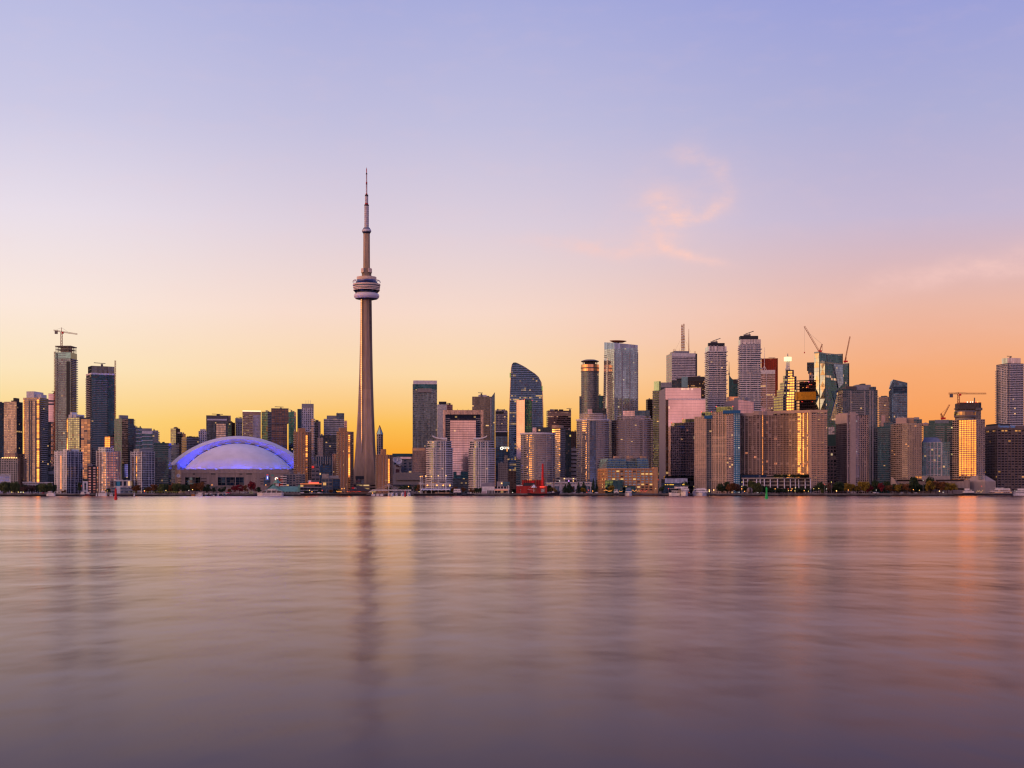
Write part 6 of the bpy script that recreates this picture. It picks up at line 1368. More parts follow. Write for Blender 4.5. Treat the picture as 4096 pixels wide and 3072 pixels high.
for i in range(60):
    zf = rd.choice([k_ for k_ in range(1, 45) if not HN0 - 1 < 4 + k_ * 5.1 < HN1]); L = MB().lathe([(.5, -.3), (.5, .3), (0, .5)], rd.choice((REDL, HOT, REDL, lamp('magenta_bulb', (1, .1, .3), 4))), 6).obj('site_light', b.root, (rd.uniform(8, b.W - 2), 1.5, 4 + zf * 5.1 + 3))
    if 4 + zf * 5.1 > b.H: L.location.z = 40
b = T('construction_tower', 'dark unfinished tower core peeping out left of the twisted glass towers', 7, 518, 518, 590, 386, 2780, 'construction site', dep=30)
MB().box(b.U(536), b.W, 2, 30, 0, b.Z(395), fac(wall=(.28, .25, .25), glass=(.05, .05, .06), bay=7, fl=7, wx=.5, wy=.6, lit=.04, litc=(1, .3, .1))).obj('core_wall', b.root)
for y0, y1 in ((386, 404), (410, 428), (433, 452), (457, 478)): MB().box(0 if y0 < 450 else 2, b.W, -1, 30, b.Z(y1), b.Z(y0), fac(wall=(.10, .11, .13), glass=(.12, .14, .17), bay=4, fl=5, wx=.9, wy=.8, lit=.02)).obj('formwork', b.root)
def twisted(label, k, x0, xc, x1, yt, ytl, Y, phi, crown, n):
    b = T('twisted_tower', label, k, x0, xc, x1, yt, Y, 'office tower', 'twisted diamond-faceted glass towers', phi=phi)
    FG = fac(wall=(.22, .26, .32), glass=(.17, .29, .42), bay=2.6, fl=4.2, wx=.95, wy=.88, lit=.02, litrow=.05, tilt=.012, litc=(1, .5, .25)); FA = fac(wall=(.36, .40, .40), glass=(.38, .50, .48), bay=3.4, fl=8.4, wx=.97, wy=.96, lit=0, tilt=.006, var=.08); FB = fac(wall=(.4, .34, .2), glass=(.56, .48, .28), bay=3.4, fl=8.4, wx=.97, wy=.96, lit=0, tilt=.006, var=.08)  # one side glass in two tints: teal and yellow reflections put into colour
    D, W = b.D, b.W; H = b.H; zb_ = b.Z(822)
    MB().prism(b.rect(), 0, H, (FG, FG, FG, None), ROOF).obj('facade', b.root)
    # left face: a folded strip of triangles, alternately leaning out and in
    m = MB(); hh = (H - zb_) / n; dp = .35
    for i in range(-1, n):
        za, zc2 = zb_ + hh * i, zb_ + hh * (i + 1); zm = (za + zc2) / 2
        A, B_, C_, D2 = (0, D, za), (0, 0, za), (0, 0, zc2), (0, D, zc2); M = (-dp, D / 2, zm)
        for tri, mt in (((A, B_, M), FB), ((B_, C_, M), FA), ((C_, D2, M), FB if i % 2 else FA), ((D2, A, M), FA)):
            m.face(tri, mt, [(p[1], p[2]) for p in tri])
    m.face([(0, D, 0), (0, 0, 0), (0, 0, zb_ - hh), (0, D, zb_ - hh)], FA); m.obj('faceted_side', b.root)
    zc2 = b.Z(ytl)
    mm = MB(); q = b.rect(); hs_ = (zc2, zc2 - 4, zc2 + 1, zc2 + 2)
    CG = fac(wall=(.55, .50, .46), glass=(.34, .40, .44), bay=2.6, fl=6, wx=.86, wy=.96, lit=0)
    MB().prism([(0, 0), (W * .45, 2), (W, 0), (W, D), (0, D)], H, [zc2, zc2 - 3, zc2 + 1, zc2 + 1, zc2], CG, False).obj('crown_screen', b.root)
    m = MB()
    for s_ in (0, 1): m.tube((W * s_, -.3, 0), (W * s_, -.3, zc2 + 1), .6, DARK, 4)
    m.tube((0, -.3, zb_), (W * .55, -.5, zb_ + (H - zb_) * .5), .3, SLABG, 4); m.tube((W * .55, -.5, zb_ + (H - zb_) * .5), (W * .3, -.3, H), .3, SLABG, 4); m.obj('edge_trim', b.root)
    # large leaning facets in the front
    m = MB()
    for pts_ in ([(W * .20, -.05, zb_ - 25), (W * .62, -.05, zb_ - 25), (W * .46, -2.2, zb_ + (H - zb_) * .42)], [(W * .72, -.05, H - 2), (W * .99, -.05, H - 2), (W * .99, -.05, zb_ + (H - zb_) * .35), (W * .86, -1.6, zb_ + (H - zb_) * .68)]):
        pass
    return b
b = twisted('taller rear tower of the twisted glass pair, with yellow diamond facets', 7, 583, 630, 840, 300, 286, 2560, 55, 0, 4)
b = twisted('front tower of the twisted glass pair, with yellow diamond facets', 7, 637, 683, 898, 392, 374, 2440, 55, 0, 4)
FT = fac(wall=(.22, .26, .32), glass=(.28, .40, .52), bay=2.6, fl=4.2, wx=.95, wy=.88, lit=.02, tilt=.008)
FT2 = fac(wall=(.14, .17, .22), glass=(.12, .20, .30), bay=2.6, fl=4.2, wx=.95, wy=.88, lit=.05, tilt=.008)
for name_, mt, P_ in (('leaning_facet', FT, ((728, 905), (832, 860), (795, 625))), ('leaning_facet', FT2, ((738, 640), (870, 640), (800, 850))), ('leaning_facet', FT, ((760, 390), (842, 390), (842, 560), (800, 610)))):
    Q = [(b.U(x), -.25 if i < 2 else -1.8, b.Z(y)) for i, (x, y) in enumerate(P_)]
    m = MB(); m.face(Q, mt, [(p[0], p[2]) for p in Q]); n_ = len(Q)
    for i in range(n_):
        a_, c_ = Q[i], Q[(i + 1) % n_]; m.face([a_, (a_[0], .1, a_[2]), (c_[0], .1, c_[2]), c_], mt)
    m.obj(name_, b.root)
def crane_luff(label, k, base, tip, top, Y, w=1.9, hook=None, mast_to=None):
    bx, bz = X(k, base[0], Y), Z(k, base[1], Y); px_, pz_ = X(k, tip[0], Y), Z(k, tip[1], Y); qx, qz = X(k, top[0], Y), Z(k, top[1], Y)
    zm = Z(k, mast_to, Y) if mast_to else bz - 8
    r_ = empty('luffing_crane', (bx, Y, zm)); tag(r_, label, 'crane')
    V = lambda x, z: (x - bx, 0, z - zm)
    mst = MB().truss((0, 0, 0), (0, 0, bz - zm), 2.0, .28, CRANER).obj('mast', r_)
    boom = MB().truss(V(bx, bz), V(px_, pz_), w, .26, CRANER, tri=True).obj('boom', r_)
    MB().truss(V(bx + 1, bz), V(qx, qz), 1.5, .32, CRANER).tube(V(qx, qz), V(bx + (qx - bx) * 1.05, bz), .3, CRANER).obj('back_frame', r_)
    MB().box(-2, 5, -1.6, 1.6, bz - zm - 1.5, bz - zm + 1.2, RED).obj('cab', mst)
    MB().tube(V(qx, qz), V(px_ + (bx - px_) * .25, pz_ + (bz - pz_) * .25), .16, STEEL, 3).obj('pendant_cable', r_)
    if hook: MB().tube(V(px_, pz_), V(px_, Z(k, hook, Y)), .12, STEEL, 3).box(px_ - bx - .8, px_ - bx + .8, -.8, .8, Z(k, hook, Y) - zm - 2.6, Z(k, hook, Y) - zm, RED).obj('hook_block', boom)
    return r_
crane_luff('red luffing crane with a raised boom on top of the twisted glass towers', 7, (628, 282), (495, 56), (656, 220), 2570, 2.4, 290, 300)
crane_luff('faint thin luffing crane boom right of the twisted glass towers', 7, (862, 376), (908, 150), (872, 340), 2470, 1.8, None, 392)
b = T('condo_tower', 'broad dark teal stepped condo right of the twisted glass towers', 7, 798, 842, 1160, 636, 2220, phi=14)
b.body(fac(wall=(.17, .18, .20), glass=(.17, .20, .23), bay=3.2, fl=3.1, wx=.86, wy=.7, lit=.02), GOLDG, units=False); b.balcony([(0, b.D * .9), (0, 0)], 2.2, 3.1, 8, b.Z(690), 1.0, SLABG); b.balcony([(b.W * .24, 0), (b.W * .62, 0)], 1.3, 3.1, 8, b.H - 6, .8, SLABG); b.balcony([(b.W, 0), (b.W, 20)], 1.8, 3.1, 8, b.H - 8, .9, SLABG)
b.block(842, 930, 626, v0=1, mat=G_TEALD, name='corner_storey'); b.block(872, 966, 602, v0=5, mat=solid('brown_panel', (.11, .09, .09), .6)); b.block(968, 1098, 588, v0=7, mat=GREY); b.block(1016, 1050, 578, v0=9, mat=G_DARK, name='lift_house'); b.block(1096, 1146, 606, v0=1, mat=CONDOD, name='side_storey')
for f in (.235, .63, .78, .86): MB().box(b.W * f - .9, b.W * f + .9, -.9, .1, 0, b.H - 1, SLABG).obj('pier', b.root)
b = T('office_block', 'dark gridded block with a green-black top between the slab and the brown condo', 7, 700, 700, 786, 1145, 2240, 'building', dep=24); b.body(fac(wall=(.10, .08, .09), glass=(.03, .03, .04), bay=5.5, fl=5.5, wx=.6, wy=.6, lit=.04, litc=(1, .7, .4))); b.block(702, 784, 1040, v0=3, mat=solid('green_black', (.02, .06, .06), .4), name='upper_storey'); b.block(712, 768, 972, v0=12, mat=fac(wall=(.4, .36, .4), glass=(.42, .44, .5), bay=3, fl=3, wx=.8, wy=.8), name='pale_block')
b = T('brown_condo', 'pinkish brown condo with a blank concrete spine, right of the concave slab', 7, 780, 884, 1073, 862, 1990, 'apartment tower', phi=30)
BRC = fac(wall=(.52, .38, .31), glass=(.13, .12, .14), bay=3.0, fl=2.95, wx=.76, wy=.72, lit=.02, litc=(1, .8, .7)); BRCS = fac(wall=(.16, .12, .115), glass=(.10, .09, .10), bay=3.4, fl=2.95, wx=.6, wy=.6, lit=.02)
b.body(BRC, BRCS, units=False); CS = solid('pink_spine', (.60, .44, .35), .85, var=.08)
MB().box(b.U(908), b.U(958), -1.0, .05, 0, b.H + 4, CS).obj('concrete_spine', b.root); MB().box(-.6, b.U(888), -.7, .1, 0, b.H + 3, CS).obj('corner_pier', b.root); MB().box(b.U(888), b.W + .4, -.9, b.D * .8, b.H - 1, b.Z(868), CS, ROOF).obj('parapet', b.root); MB().box(-.7, 0, 0, b.D, b.H - 12, b.H + 2, CS).obj('side_parapet', b.root)
MB().box(b.U(958), b.U(992), -.6, .05, 4, b.H - 1, fac(wall=(.4, .32, .3), glass=(.45, .42, .46), bay=4, fl=2.95, wx=.8, wy=.6, lit=.08, litc=(1, .9, .9), lits=.7)).obj('glazed_bay', b.root); b.block(800, 880, 846, v0=20, mat=CS); b.block(880, 985, 850, v0=8, mat=CS)
for f in (.62, .72, .82, .92, 1.0): MB().box(b.W * f - .3, b.W * f + .3, -.5, .1, 0, b.H, CS).obj('pier', b.root)
b = T('condo_tower', 'grey-teal glass condo right of the brown condo', 7, 1160, 1160, 1300, 968, 2140, dep=26); b.body(G_TEALD); b.balcony(p=.7, fl=3.1, t=.6, mat=SLABG); b.block(1215, 1300, 930, v0=3, mat=CONDOD, name='upper_storey'); b.block(1195, 1228, 868, v0=8, v1=20, mat=solid('pink_box', (.5, .35, .34), .6), name='roof_box')
b = T('condo_tower', 'slim balconied condo with a bright left edge beside the slant-topped blue tower', 7, 1176, 1176, 1262, 700, 2420, dep=22); b.body(G_WARM); b.balcony([(0, 20), (0, 0), (b.W, 0)], 1.5, 3.0, 6, mat=SLABG); b.block(1190, 1250, 690, v0=4, mat=CONDOD)
# ---------------------------------------------------------------- far right
b = T('slant_tower', 'blue glass condo with a slanted roof line at right', 8, -2, 26, 167, 575, 2360, 'condo tower', phi=12)
SLB = fac(wall=(.13, .16, .20), glass=(.28, .38, .48), bay=3.0, fl=3.1, wx=.82, wy=.78, lit=.012, var=.8)
MB().prism(b.rect(), 0, [b.Z(620), b.Z(620), b.Z(620), b.Z(640)], SLB, ROOF).obj('facade', b.root)
MB().prism(b.rect(), b.Z(620) + .02, [b.Z(540), b.Z(571), b.Z(571), b.Z(548)], SLB, GREY, pts1=[(2.4, 0), (b.W, 0), (b.W, b.D), (3, b.D)]).obj('slanted_crown', b.root); MB().box(b.W * .1, b.W * .98, -.5, 0, b.Z(662), b.Z(606), fac(wall=(.06, .08, .12), glass=(.10, .13, .2), bay=4, fl=4, wx=.95, wy=.7, lit=0)).obj('crown_band', b.root)
b.balcony([(b.W * .1, 0), (b.W, 0)], .8, 3.1, 8, b.Z(670), .6, SLABG)
b = T('tan_condo', 'pinkish tan bowed apartment tower with a blank tan roof house at right', 8, 16, 16, 298, 940, 1990, 'apartment tower', phi=0, dep=40)
o = [(0, 20), (b.W * .07, 13), (b.W * .18, 7), (b.W * .36, 2.5), (b.W * .55, .6), (b.W * .72, 0), (b.W, 0)]; b.shape(o, GREYTAN, units=False); b.balcony(o, .5, 2.9, 6, b.H, .9, solid('tan_ledge', (.38, .31, .29), .85), name='floor_ledge')
b.block(62, 160, 890, v0=10, mat=solid('blank_tan', (.55, .40, .33), .8, var=.05)); b.block(155, 228, 888, v0=16, mat=TANP, name='roof_house'); b.block(225, 300, 902, v0=12, mat=CONDOD, name='rear_storey'); b.block(228, 275, 884, v0=16, mat=GREY, name='rear_plant_box'); b.balcony([(b.W, 8), (b.W, 26)], 1.6, 2.9, 8, b.H, .9, SLABD)
for i in range(6): b.mast(80 + i * 13, 876 + (i % 3) * 4, 890, .35, LIGHT, v=14, name='aerial')
b = T('glass_condo', 'tall teal stepped condo with lit top windows behind the pale blue condo', 8, 312, 312, 580, 962, 2180, 'condo tower', dep=34)
TG2 = fac(wall=(.12, .17, .17), glass=(.19, .29, .29), bay=3, fl=3, wx=.84, wy=.72, lit=.03, litc=(1, .85, .3)); b.body(TG2, units=False); b.block(362, 579, 912, v0=4, mat=TG2, name='upper_storey', y1=1000); b.block(418, 545, 908, v0=3, mat=solid('slate_panel', (.20, .24, .31), .5), name='mansard', y1=940); b.balcony([(b.W * .42, 0), (b.W * .72, 0)], 1.4, 3, 6, mat=SLABG); b.balcony([(b.W * .8, 0), (b.W, 0)], .9, 3, 6, mat=SLABG)
MB().box(b.U(418), b.U(540), 2.2, 3.9, b.Z(992), b.Z(962), fac(wall=(.2, .24, .2), glass=(.5, .5, .3), bay=4, fl=4.5, wx=.7, wy=.7, lit=.6, litc=(1, .75, .2), lits=.7)).obj('lit_storey', b.root); MB().lathe([(9, 0), (9, 3), (0, 6)], TANP, 16).obj('dome_roof', b.root, (b.U(332, 12), 12, b.H))
b = T('blue_condo', 'pale blue gridded condo with a slate mansard roof, left of the amber hotel', 8, 298, 298, 552, 1112, 2000, 'condo tower', phi=0, dep=30)
PB = fac(wall=(.30, .31, .35), glass=(.24, .32, .38), bay=3.1, fl=3.1, wx=.84, wy=.80, lit=.03); b.body(PB, units=False); b.H2 = b.H
MB().prism([(b.U(300), 2), (b.U(478), 2), (b.U(478), 28), (b.U(300), 28)], b.H, b.Z(1066), solid('slate', (.22, .27, .37), .5), pts1=[(b.U(320), 9), (b.U(440), 9), (b.U(440), 22), (b.U(320), 22)]).obj('mansard_roof', b.root); b.block(440, 482, 1080, v0=8, mat=GREY)
m = MB()
for x in (345, 376, 410, 442, 478): m.box(b.U(x) - .4, b.U(x) + .4, -.7, .05, 0, b.H, SLABW)
j = 0
while j * 9.3 < b.H: m.box(b.U(345), b.U(478), -.65, .0, b.H - j * 9.3 - .5, b.H - j * 9.3, SLABW); j += 1
m.obj('grid_frame', b.root); MB().box(b.U(500), b.W + .2, -.3, 20, b.Z(1190), b.H + .2, fac(wall=(.2, .24, .26), glass=(.2, .3, .32), bay=3, fl=3, wx=.8, wy=.7, lit=.02), ROOF).obj('side_wing', b.root)
# hotel with the glowing front
b = T('amber_hotel', 'hexagonal concrete hotel whose centre face blazes amber, under a round restaurant', 8, 578, 578, 874, 906, 1960, 'hotel', phi=0, dep=44)
W = b.W; th_ = b.th; ua, ub = b.U(634, 14), b.U(793, -1)
SHL = fac(wall=(.38, .31, .28), glass=(.16, .15, .16), bay=3.2, fl=3.0, wx=.78, wy=.55, lit=.01)
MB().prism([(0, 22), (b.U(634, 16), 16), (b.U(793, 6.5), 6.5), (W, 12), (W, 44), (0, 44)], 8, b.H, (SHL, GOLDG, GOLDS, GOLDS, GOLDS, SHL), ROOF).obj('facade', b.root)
b.out = [(0, 22), (b.U(634, 16), 16), (b.U(793, 6.5), 6.5), (W, 12)]; b.balcony(b.out, .45, 3.0, 12, b.H + .3, .85, solid('hotel_ledge', (.40, .33, .29), .85), name='floor_ledge')
m = MB()
for i in range(8):
    t_ = i / 7; p = (b.out[1][0] + (b.out[2][0] - b.out[1][0]) * t_, b.out[1][1] + (b.out[2][1] - b.out[1][1]) * t_); m.box(p[0] - .25, p[0] + .25, p[1] - .6, p[1] + .2, 10, b.H, TANP)
m.obj('pier_cladding', b.root)
cu = b.U(690, 20); R_ = (b.U(790, 20) - b.U(590, 20)) / 2; za, zb_ = b.Z(888, cu, 20), b.Z(836, cu, 20)
MB().lathe([(R_ * .82, b.H), (R_ * .82, za)], CONC, 40, cu, 22).obj('drum', b.root); MB().lathe([(R_ * .82, za), (R_, za + .8), (R_, za + 3.2)], solid('drum_grey', (.20, .17, .16), .6), 48, cu, 22).obj('drum_base', b.root)
MB().lathe([(R_, za + 3.2), (R_, zb_), (R_ * .9, zb_ + 1.5), (0, zb_ + 1.6)], [fac(wall=(.16, .13, .12), glass=(.42, .32, .24), bay=5.2, fl=19, wx=.92, wy=2, lit=.10, litc=(1, .6, .08), lits=.9), ROOF, ROOF], 48, cu, 22).obj('restaurant_glazing', b.root)
# flared concrete foot and podium
FC = solid('flared_concrete', (.46, .37, .31), .85, var=.1, scale=.1)
MB().prism([(b.U(770, -6), -6), (W * 1.0, -6), (W + 14.5, 6), (W + 14.5, 36), (b.U(700), 36), (b.U(690), 2)], 0, b.Z(1468), FC, FC).obj('flared_foot', b.root)
MB().prism([(b.U(770, -6), -6), (W, -6), (W + 14.5, 6), (W + 14.5, 36), (b.U(700), 36), (b.U(690), 2)], b.Z(1468) + .02, b.Z(1414), FC, FC, pts1=[(b.U(790, -2), -2), (W - 1, -1.5), (W + 1, 8), (W + 1, 36), (b.U(790), 36), (b.U(770), 6)]).obj('flared_shoulder', b.root)
MB().box(b.U(812, -6), b.U(850, -6), -6.4, -5.9, b.Z(1448), b.Z(1412), fac(wall=(.3, .28, .27), glass=(.34, .33, .36), bay=3, fl=3, wx=.85, wy=.75, lit=0)).obj('glazed_slot', b.root)
MB().box(b.U(560, 4), b.U(760, 4), 4, 30, b.Z(1445), 9, fac(wall=(.15, .08, .05), glass=(.3, .14, .06), bay=3.4, fl=4.2, wx=.7, wy=.6, lit=.55, litc=(1, .28, .04), lits=1.0), ROOF).obj('lit_lobby', b.root)
b = T('podium', 'long low concrete hotel podium behind the autumn trees at right', 8, 14, 14, 735, 1452, 1950, 'building', phi=0, dep=26)
b.body(fac(wall=(.27, .22, .21), glass=(.06, .05, .06), bay=60, fl=12, wx=.7, wy=.2, lit=0), units=False); MB().box(b.U(298), b.U(556), 2, 20, b.H, b.Z(1416), solid('pod_roof', (.30, .28, .30), .6, var=.1), ROOF).obj('sloped_roof', b.root); MB().box(b.U(238), b.U(300), 3, 18, b.H, b.Z(1420), fac(wall=(.2, .13, .1), glass=(.3, .15, .08), bay=4, fl=5, wx=.8, wy=.5, lit=.5, litc=(1, .35, .08))).obj('lit_lobby', b.root)
MB().prism([(b.U(20), -3), (b.U(44), -3), (b.U(70), -3), (b.U(70), 10), (b.U(20), 10)], 0, [b.Z(1425), b.Z(1440), b.Z(1485), b.Z(1485), b.Z(1425)], FC, FC).obj('sloping_wall', b.root)
b = T('construction_tower', 'dark unfinished tower top with red lights behind the amber hotel', 8, 600, 627, 836, 750, 2120, 'construction site', phi=10)
o = [(0, b.D), (0, 0), (b.W, 0), (b.W, 20)]
MB().prism(b.rect(), 0, b.Z(800), fac(wall=(.14, .115, .11), glass=(.07, .06, .06), bay=4, fl=4, wx=.7, wy=.7, lit=.01), ROOF).obj('facade', b.root); MB().prism([(-1, 3), (2, -1.4), (b.W - 3, -1.4), (b.W + 1, 3), (b.W + 1, 20), (-1, 20)], b.Z(812), b.Z(756), solid('dark_screen', (.085, .075, .075), .8, var=.3, scale=.5), ROOF).obj('climbing_screen', b.root)
MB().box(b.U(784), b.U(846), -3, 8, b.Z(822), b.Z(800), STEEL).obj('loading_deck', b.root); MB().box(b.U(596), b.U(622), -2, 6, b.Z(812), b.Z(803), STEEL).obj('loading_deck', b.root); b.mast(777, 706, 756, .9, STEEL); MB().box(0, b.W, -1.8, -1.4, b.Z(757), b.Z(751), solid('red_boards', (.30, .05, .04), .7)).obj('red_boards', b.root)
m = MB()
for i in range(12): z = b.Z(905 - i * 9); m.box(b.U(784), b.U(834), -1.2, .1, z, z + .6, SLABG)
m.obj('floor_edging', b.root)
for i, x in enumerate((690, 712, 740, 760, 790, 806)): MB().lathe([(.7, 0), (.7, .8), (0, 1.2)], (REDL, COOL, COOL, COOL, REDL, HOT)[i], 6).obj('site_light', b.root, (b.U(x, -1), -1.2, b.Z(750)))
def crane_flat(label, k, mx, ym, ytop, jl, jr, yj0, yj1, Y, w=2.0, apex=None):
    x = X(k, mx, Y); z0, z1 = Z(k, ym, Y), Z(k, ytop, Y)
    r_ = empty('tower_crane', (x, Y, z0)); tag(r_, label, 'crane')
    MB().truss((0, 0, 0), (0, 0, z1 - z0), w, .3, CRANER).obj('mast', r_)
    MB().truss((X(k, jl, Y) - x, 0, Z(k, yj0, Y) - z0), (0, 0, z1 - z0 + 1), 1.8, .3, CRANER).obj('counter_jib', r_)
    MB().truss((0, 0, z1 - z0 + 1), (X(k, jr, Y) - x, 0, Z(k, yj1, Y) - z0), 1.8, .28, CRANER, tri=True).obj('jib', r_)
    MB().box(X(k, jl, Y) - x + 2, X(k, jl, Y) - x + 6.5, -1.2, 1.2, Z(k, yj0, Y) - z0 - 6, Z(k, yj0, Y) - z0 - .8, STEEL).obj('counterweight', r_)
    MB().box(.8, 3.6, -2.4, .8, z1 - z0 - 2.4, z1 - z0 + .6, RED).obj('cab', r_)
    m = MB().tube((0, 0, z1 - z0), (0, 0, z1 - z0 + (apex or 3)), .45, CRANER, 5); a_ = z1 - z0 + (apex or 3)
    m.tube((0, 0, a_), ((X(k, jr, Y) - x) * .45, 0, (z1 - z0 + 1) * .55 + (Z(k, yj1, Y) - z0) * .45 + .6), .14, STEEL, 3).tube((0, 0, a_), ((X(k, jl, Y) - x) * .8, 0, Z(k, yj0, Y) - z0), .14, STEEL, 3); m.obj('apex_frame', r_)
crane_flat('orange hammerhead tower crane on the tallest left condo tower', 1, 559, 236, 112, 488, 703, 94, 128, 2310, 2.6, 8)
crane_flat('red hammerhead tower crane above the amber hotel', 8, 632, 765, 674, 541, 884, 668, 668, 2110, 2.6, 3)
crane_luff('small red luffing crane on the teal condo left of the amber hotel', 8, (484, 893), (550, 768), (472, 850), 2200, 1.6, None, 912)
b = T('newspaper_office', 'dark brown concrete office with deep square windows at the right edge', 8, 873, 986, 1232, 962, 1985, 'office tower', phi=26)
b.body(BROWNG, BROWNG, units=False); BP = solid('brown_concrete', (.20, .155, .145), .85)
n_ = round(b.W / 5.2); m = MB()
for i in range(n_ + 1): m.box(b.W * i / n_ - .5, b.W * i / n_ + .5, -1.0, .05, 0, b.H, BP)
m.obj('pier_cladding', b.root); n_ = round(b.D / 5.2); m = MB()
for i in range(n_ + 1): m.box(-1.0, .05, b.D * i / n_ - .5, b.D * i / n_ + .5, 0, b.H, BP)
m.obj('side_pier_cladding', b.root); b.balcony([(0, b.D), (0, 0), (b.W, 0)], .7, 3.7, 3.0, b.H - 3, .9, BP, name='floor_ledge'); MB().box(-.8, b.W + .5, -1.2, .1, b.H - 4.2, b.H + .6, BP).obj('parapet', b.root); MB().box(-1.2, .1, 0, b.D, b.H - 4.2, b.H + .6, BP).obj('parapet', b.root); b.block(960, 1100, 944, v0=10, mat=DARK)
b.text('Toronto Star', 991, 976, 5.4, lamp('blue_sign_letters', (.06, .16, .42), .8), v=-1.35, sx=.92)
b = T('condo_tower', 'tall white-banded condo tower with a glass crown near the right edge', 8, 975, 1080, 1223, 392, 2340, phi=34)
WB2 = fac(wall=(.38, .36, .39), glass=(.18, .18, .22), bay=3.2, fl=3.05, wx=.9, wy=.68, lit=.01); WB3 = fac(wall=(.45, .38, .36), glass=(.72, .60, .46), bay=3.2, fl=3.05, wx=.86, wy=.6, lit=.0)
MB().prism(b.rect(), 0, b.H, (WB2, WB2, WB2, WB3), ROOF).obj('facade', b.root); b.balcony([(b.W * .1, 0), (b.W, 0), (b.W, 14)], 1.8, 3.05, 6, b.H - 2, 1.0, SLABW); b.balcony([(0, b.D * .55), (0, b.D * .05)], 1.0, 3.05, 6, b.H - 10, .8, SLABW); b.balcony([(-.2, b.D), (-.2, b.D * .82)], 2.4, 3.05, 6, b.H - 10, 1.1, SLABG)
CR = fac(wall=(.5, .46, .45), glass=(.60, .55, .50), bay=3.2, fl=9, wx=.88, wy=2, lit=0)
MB().prism([(b.W * .02, 2), (b.W * .86, 2), (b.W * .92, 6), (b.W * .92, b.D * .5), (b.W * .02, b.D * .55), (-.2, b.D * .4)], b.H, b.Z(342), CR, fit=False).obj('glass_crown', b.root); b.rig(1072, 1116, 330, v=12)
for f in (.1, .3, .55): MB().box(-.8, .05, b.D * f - .5, b.D * f + .5, 0, b.H - 6, SLABW).obj('pier', b.root)
b = T('condo_tower', 'lavender glass building cut off by the right edge of the photo', 8, 1208, 1208, 1330, 1072, 2160, dep=26); b.body(fac(wall=(.4, .38, .44), glass=(.4, .4, .52), bay=3, fl=3.2, wx=.85, wy=.75, lit=.01)); b.balcony(p=.8, fl=3.2, t=.7, mat=SLABW)
# ---------------------------------------------------------------- labels for repeats: what, where, and only then its place in the row
ZONES = [(-99999, 470, 'on the far left shore'), (470, 690, 'on the promenade left of the stadium'), (690, 1010, 'in front of the domed stadium'), (1010, 1400, 'by the green-roofed ferry terminal'),
         (1400, 1720, 'by the white footbridge'), (1720, 2060, 'by the stage canopy'), (2060, 2400, 'by the red power house'), (2400, 2640, 'by the brick warehouse'),
         (2640, 2880, 'below the big pink office'), (2880, 3070, 'below the tan twin condos'), (3070, 3330, 'below the terraced podium'), (3330, 3600, 'below the brown condo'), (3600, 99999, 'before the amber hotel')]
ORD = 'first second third fourth fifth sixth seventh eighth ninth tenth eleventh twelfth thirteenth fourteenth fifteenth sixteenth'.split()
PEND = []
def later(o, what, cat, px, group): PEND.append((o, what, cat, px, group))
def settle():
    d = {}
    for o, what, cat, px, group in PEND:
        z = [t for a, b_, t in ZONES if a <= px < b_][0]
        d.setdefault((what, z), []).append((px, o, cat, group))
    for (what, z), L in d.items():
        L.sort(key=lambda t_: t_[0])
        for i, (px, o, cat, group) in enumerate(L):
            tag(o, what + ' ' + z + ('' if len(L) == 1 else ', %s from left' % ORD[min(i, 15)]), cat, group)

# ---------------------------------------------------------------- trees
def leafmat(name, c):
    m = bpy.data.materials.new(name); m.use_nodes = True; n = NT(m.node_tree); b_ = m.node_tree.nodes['Principled BSDF']
    g_ = n.node('ShaderNodeNewGeometry'); n.put(b_.inputs['Base Color'], n.mix(g_.outputs['Random Per Island'], tuple(v * .55 for v in c), tuple(v * 1.5 for v in c)))
    b_.inputs['Roughness'].default_value = .8; b_.inputs['Specular IOR Level'].default_value = .15
    return m
BARK = solid('bark', (.06, .045, .035), .9)
LEAF = {'g': leafmat('leaf_dark_green', (0.043, 0.070, 0.034)), 'w': leafmat('leaf_willow', (0.093, 0.116, 0.043)), 'o': leafmat('leaf_rust', (0.202, 0.093, 0.040)), 'r': leafmat('leaf_red', (0.217, 0.028, 0.040)),
        'y': leafmat('leaf_yellow', (0.264, 0.186, 0.034)), 'm': leafmat('leaf_maroon', (0.116, 0.070, 0.059)), 'c': leafmat('leaf_conifer', (0.034, 0.065, 0.040))}
WORD = {'g': ('broadleaf_tree', 'dark green leafy tree'), 'w': ('willow_tree', 'drooping olive willow'), 'o': ('autumn_tree', 'rust-tinted autumn tree'), 'r': ('maple_tree', 'dark red maple'), 'y': ('autumn_tree', 'yellow-green autumn tree'),
        'm': ('autumn_tree', 'bare-topped maroon tree'), 'c': ('conifer_tree', 'dark pointed conifer')}
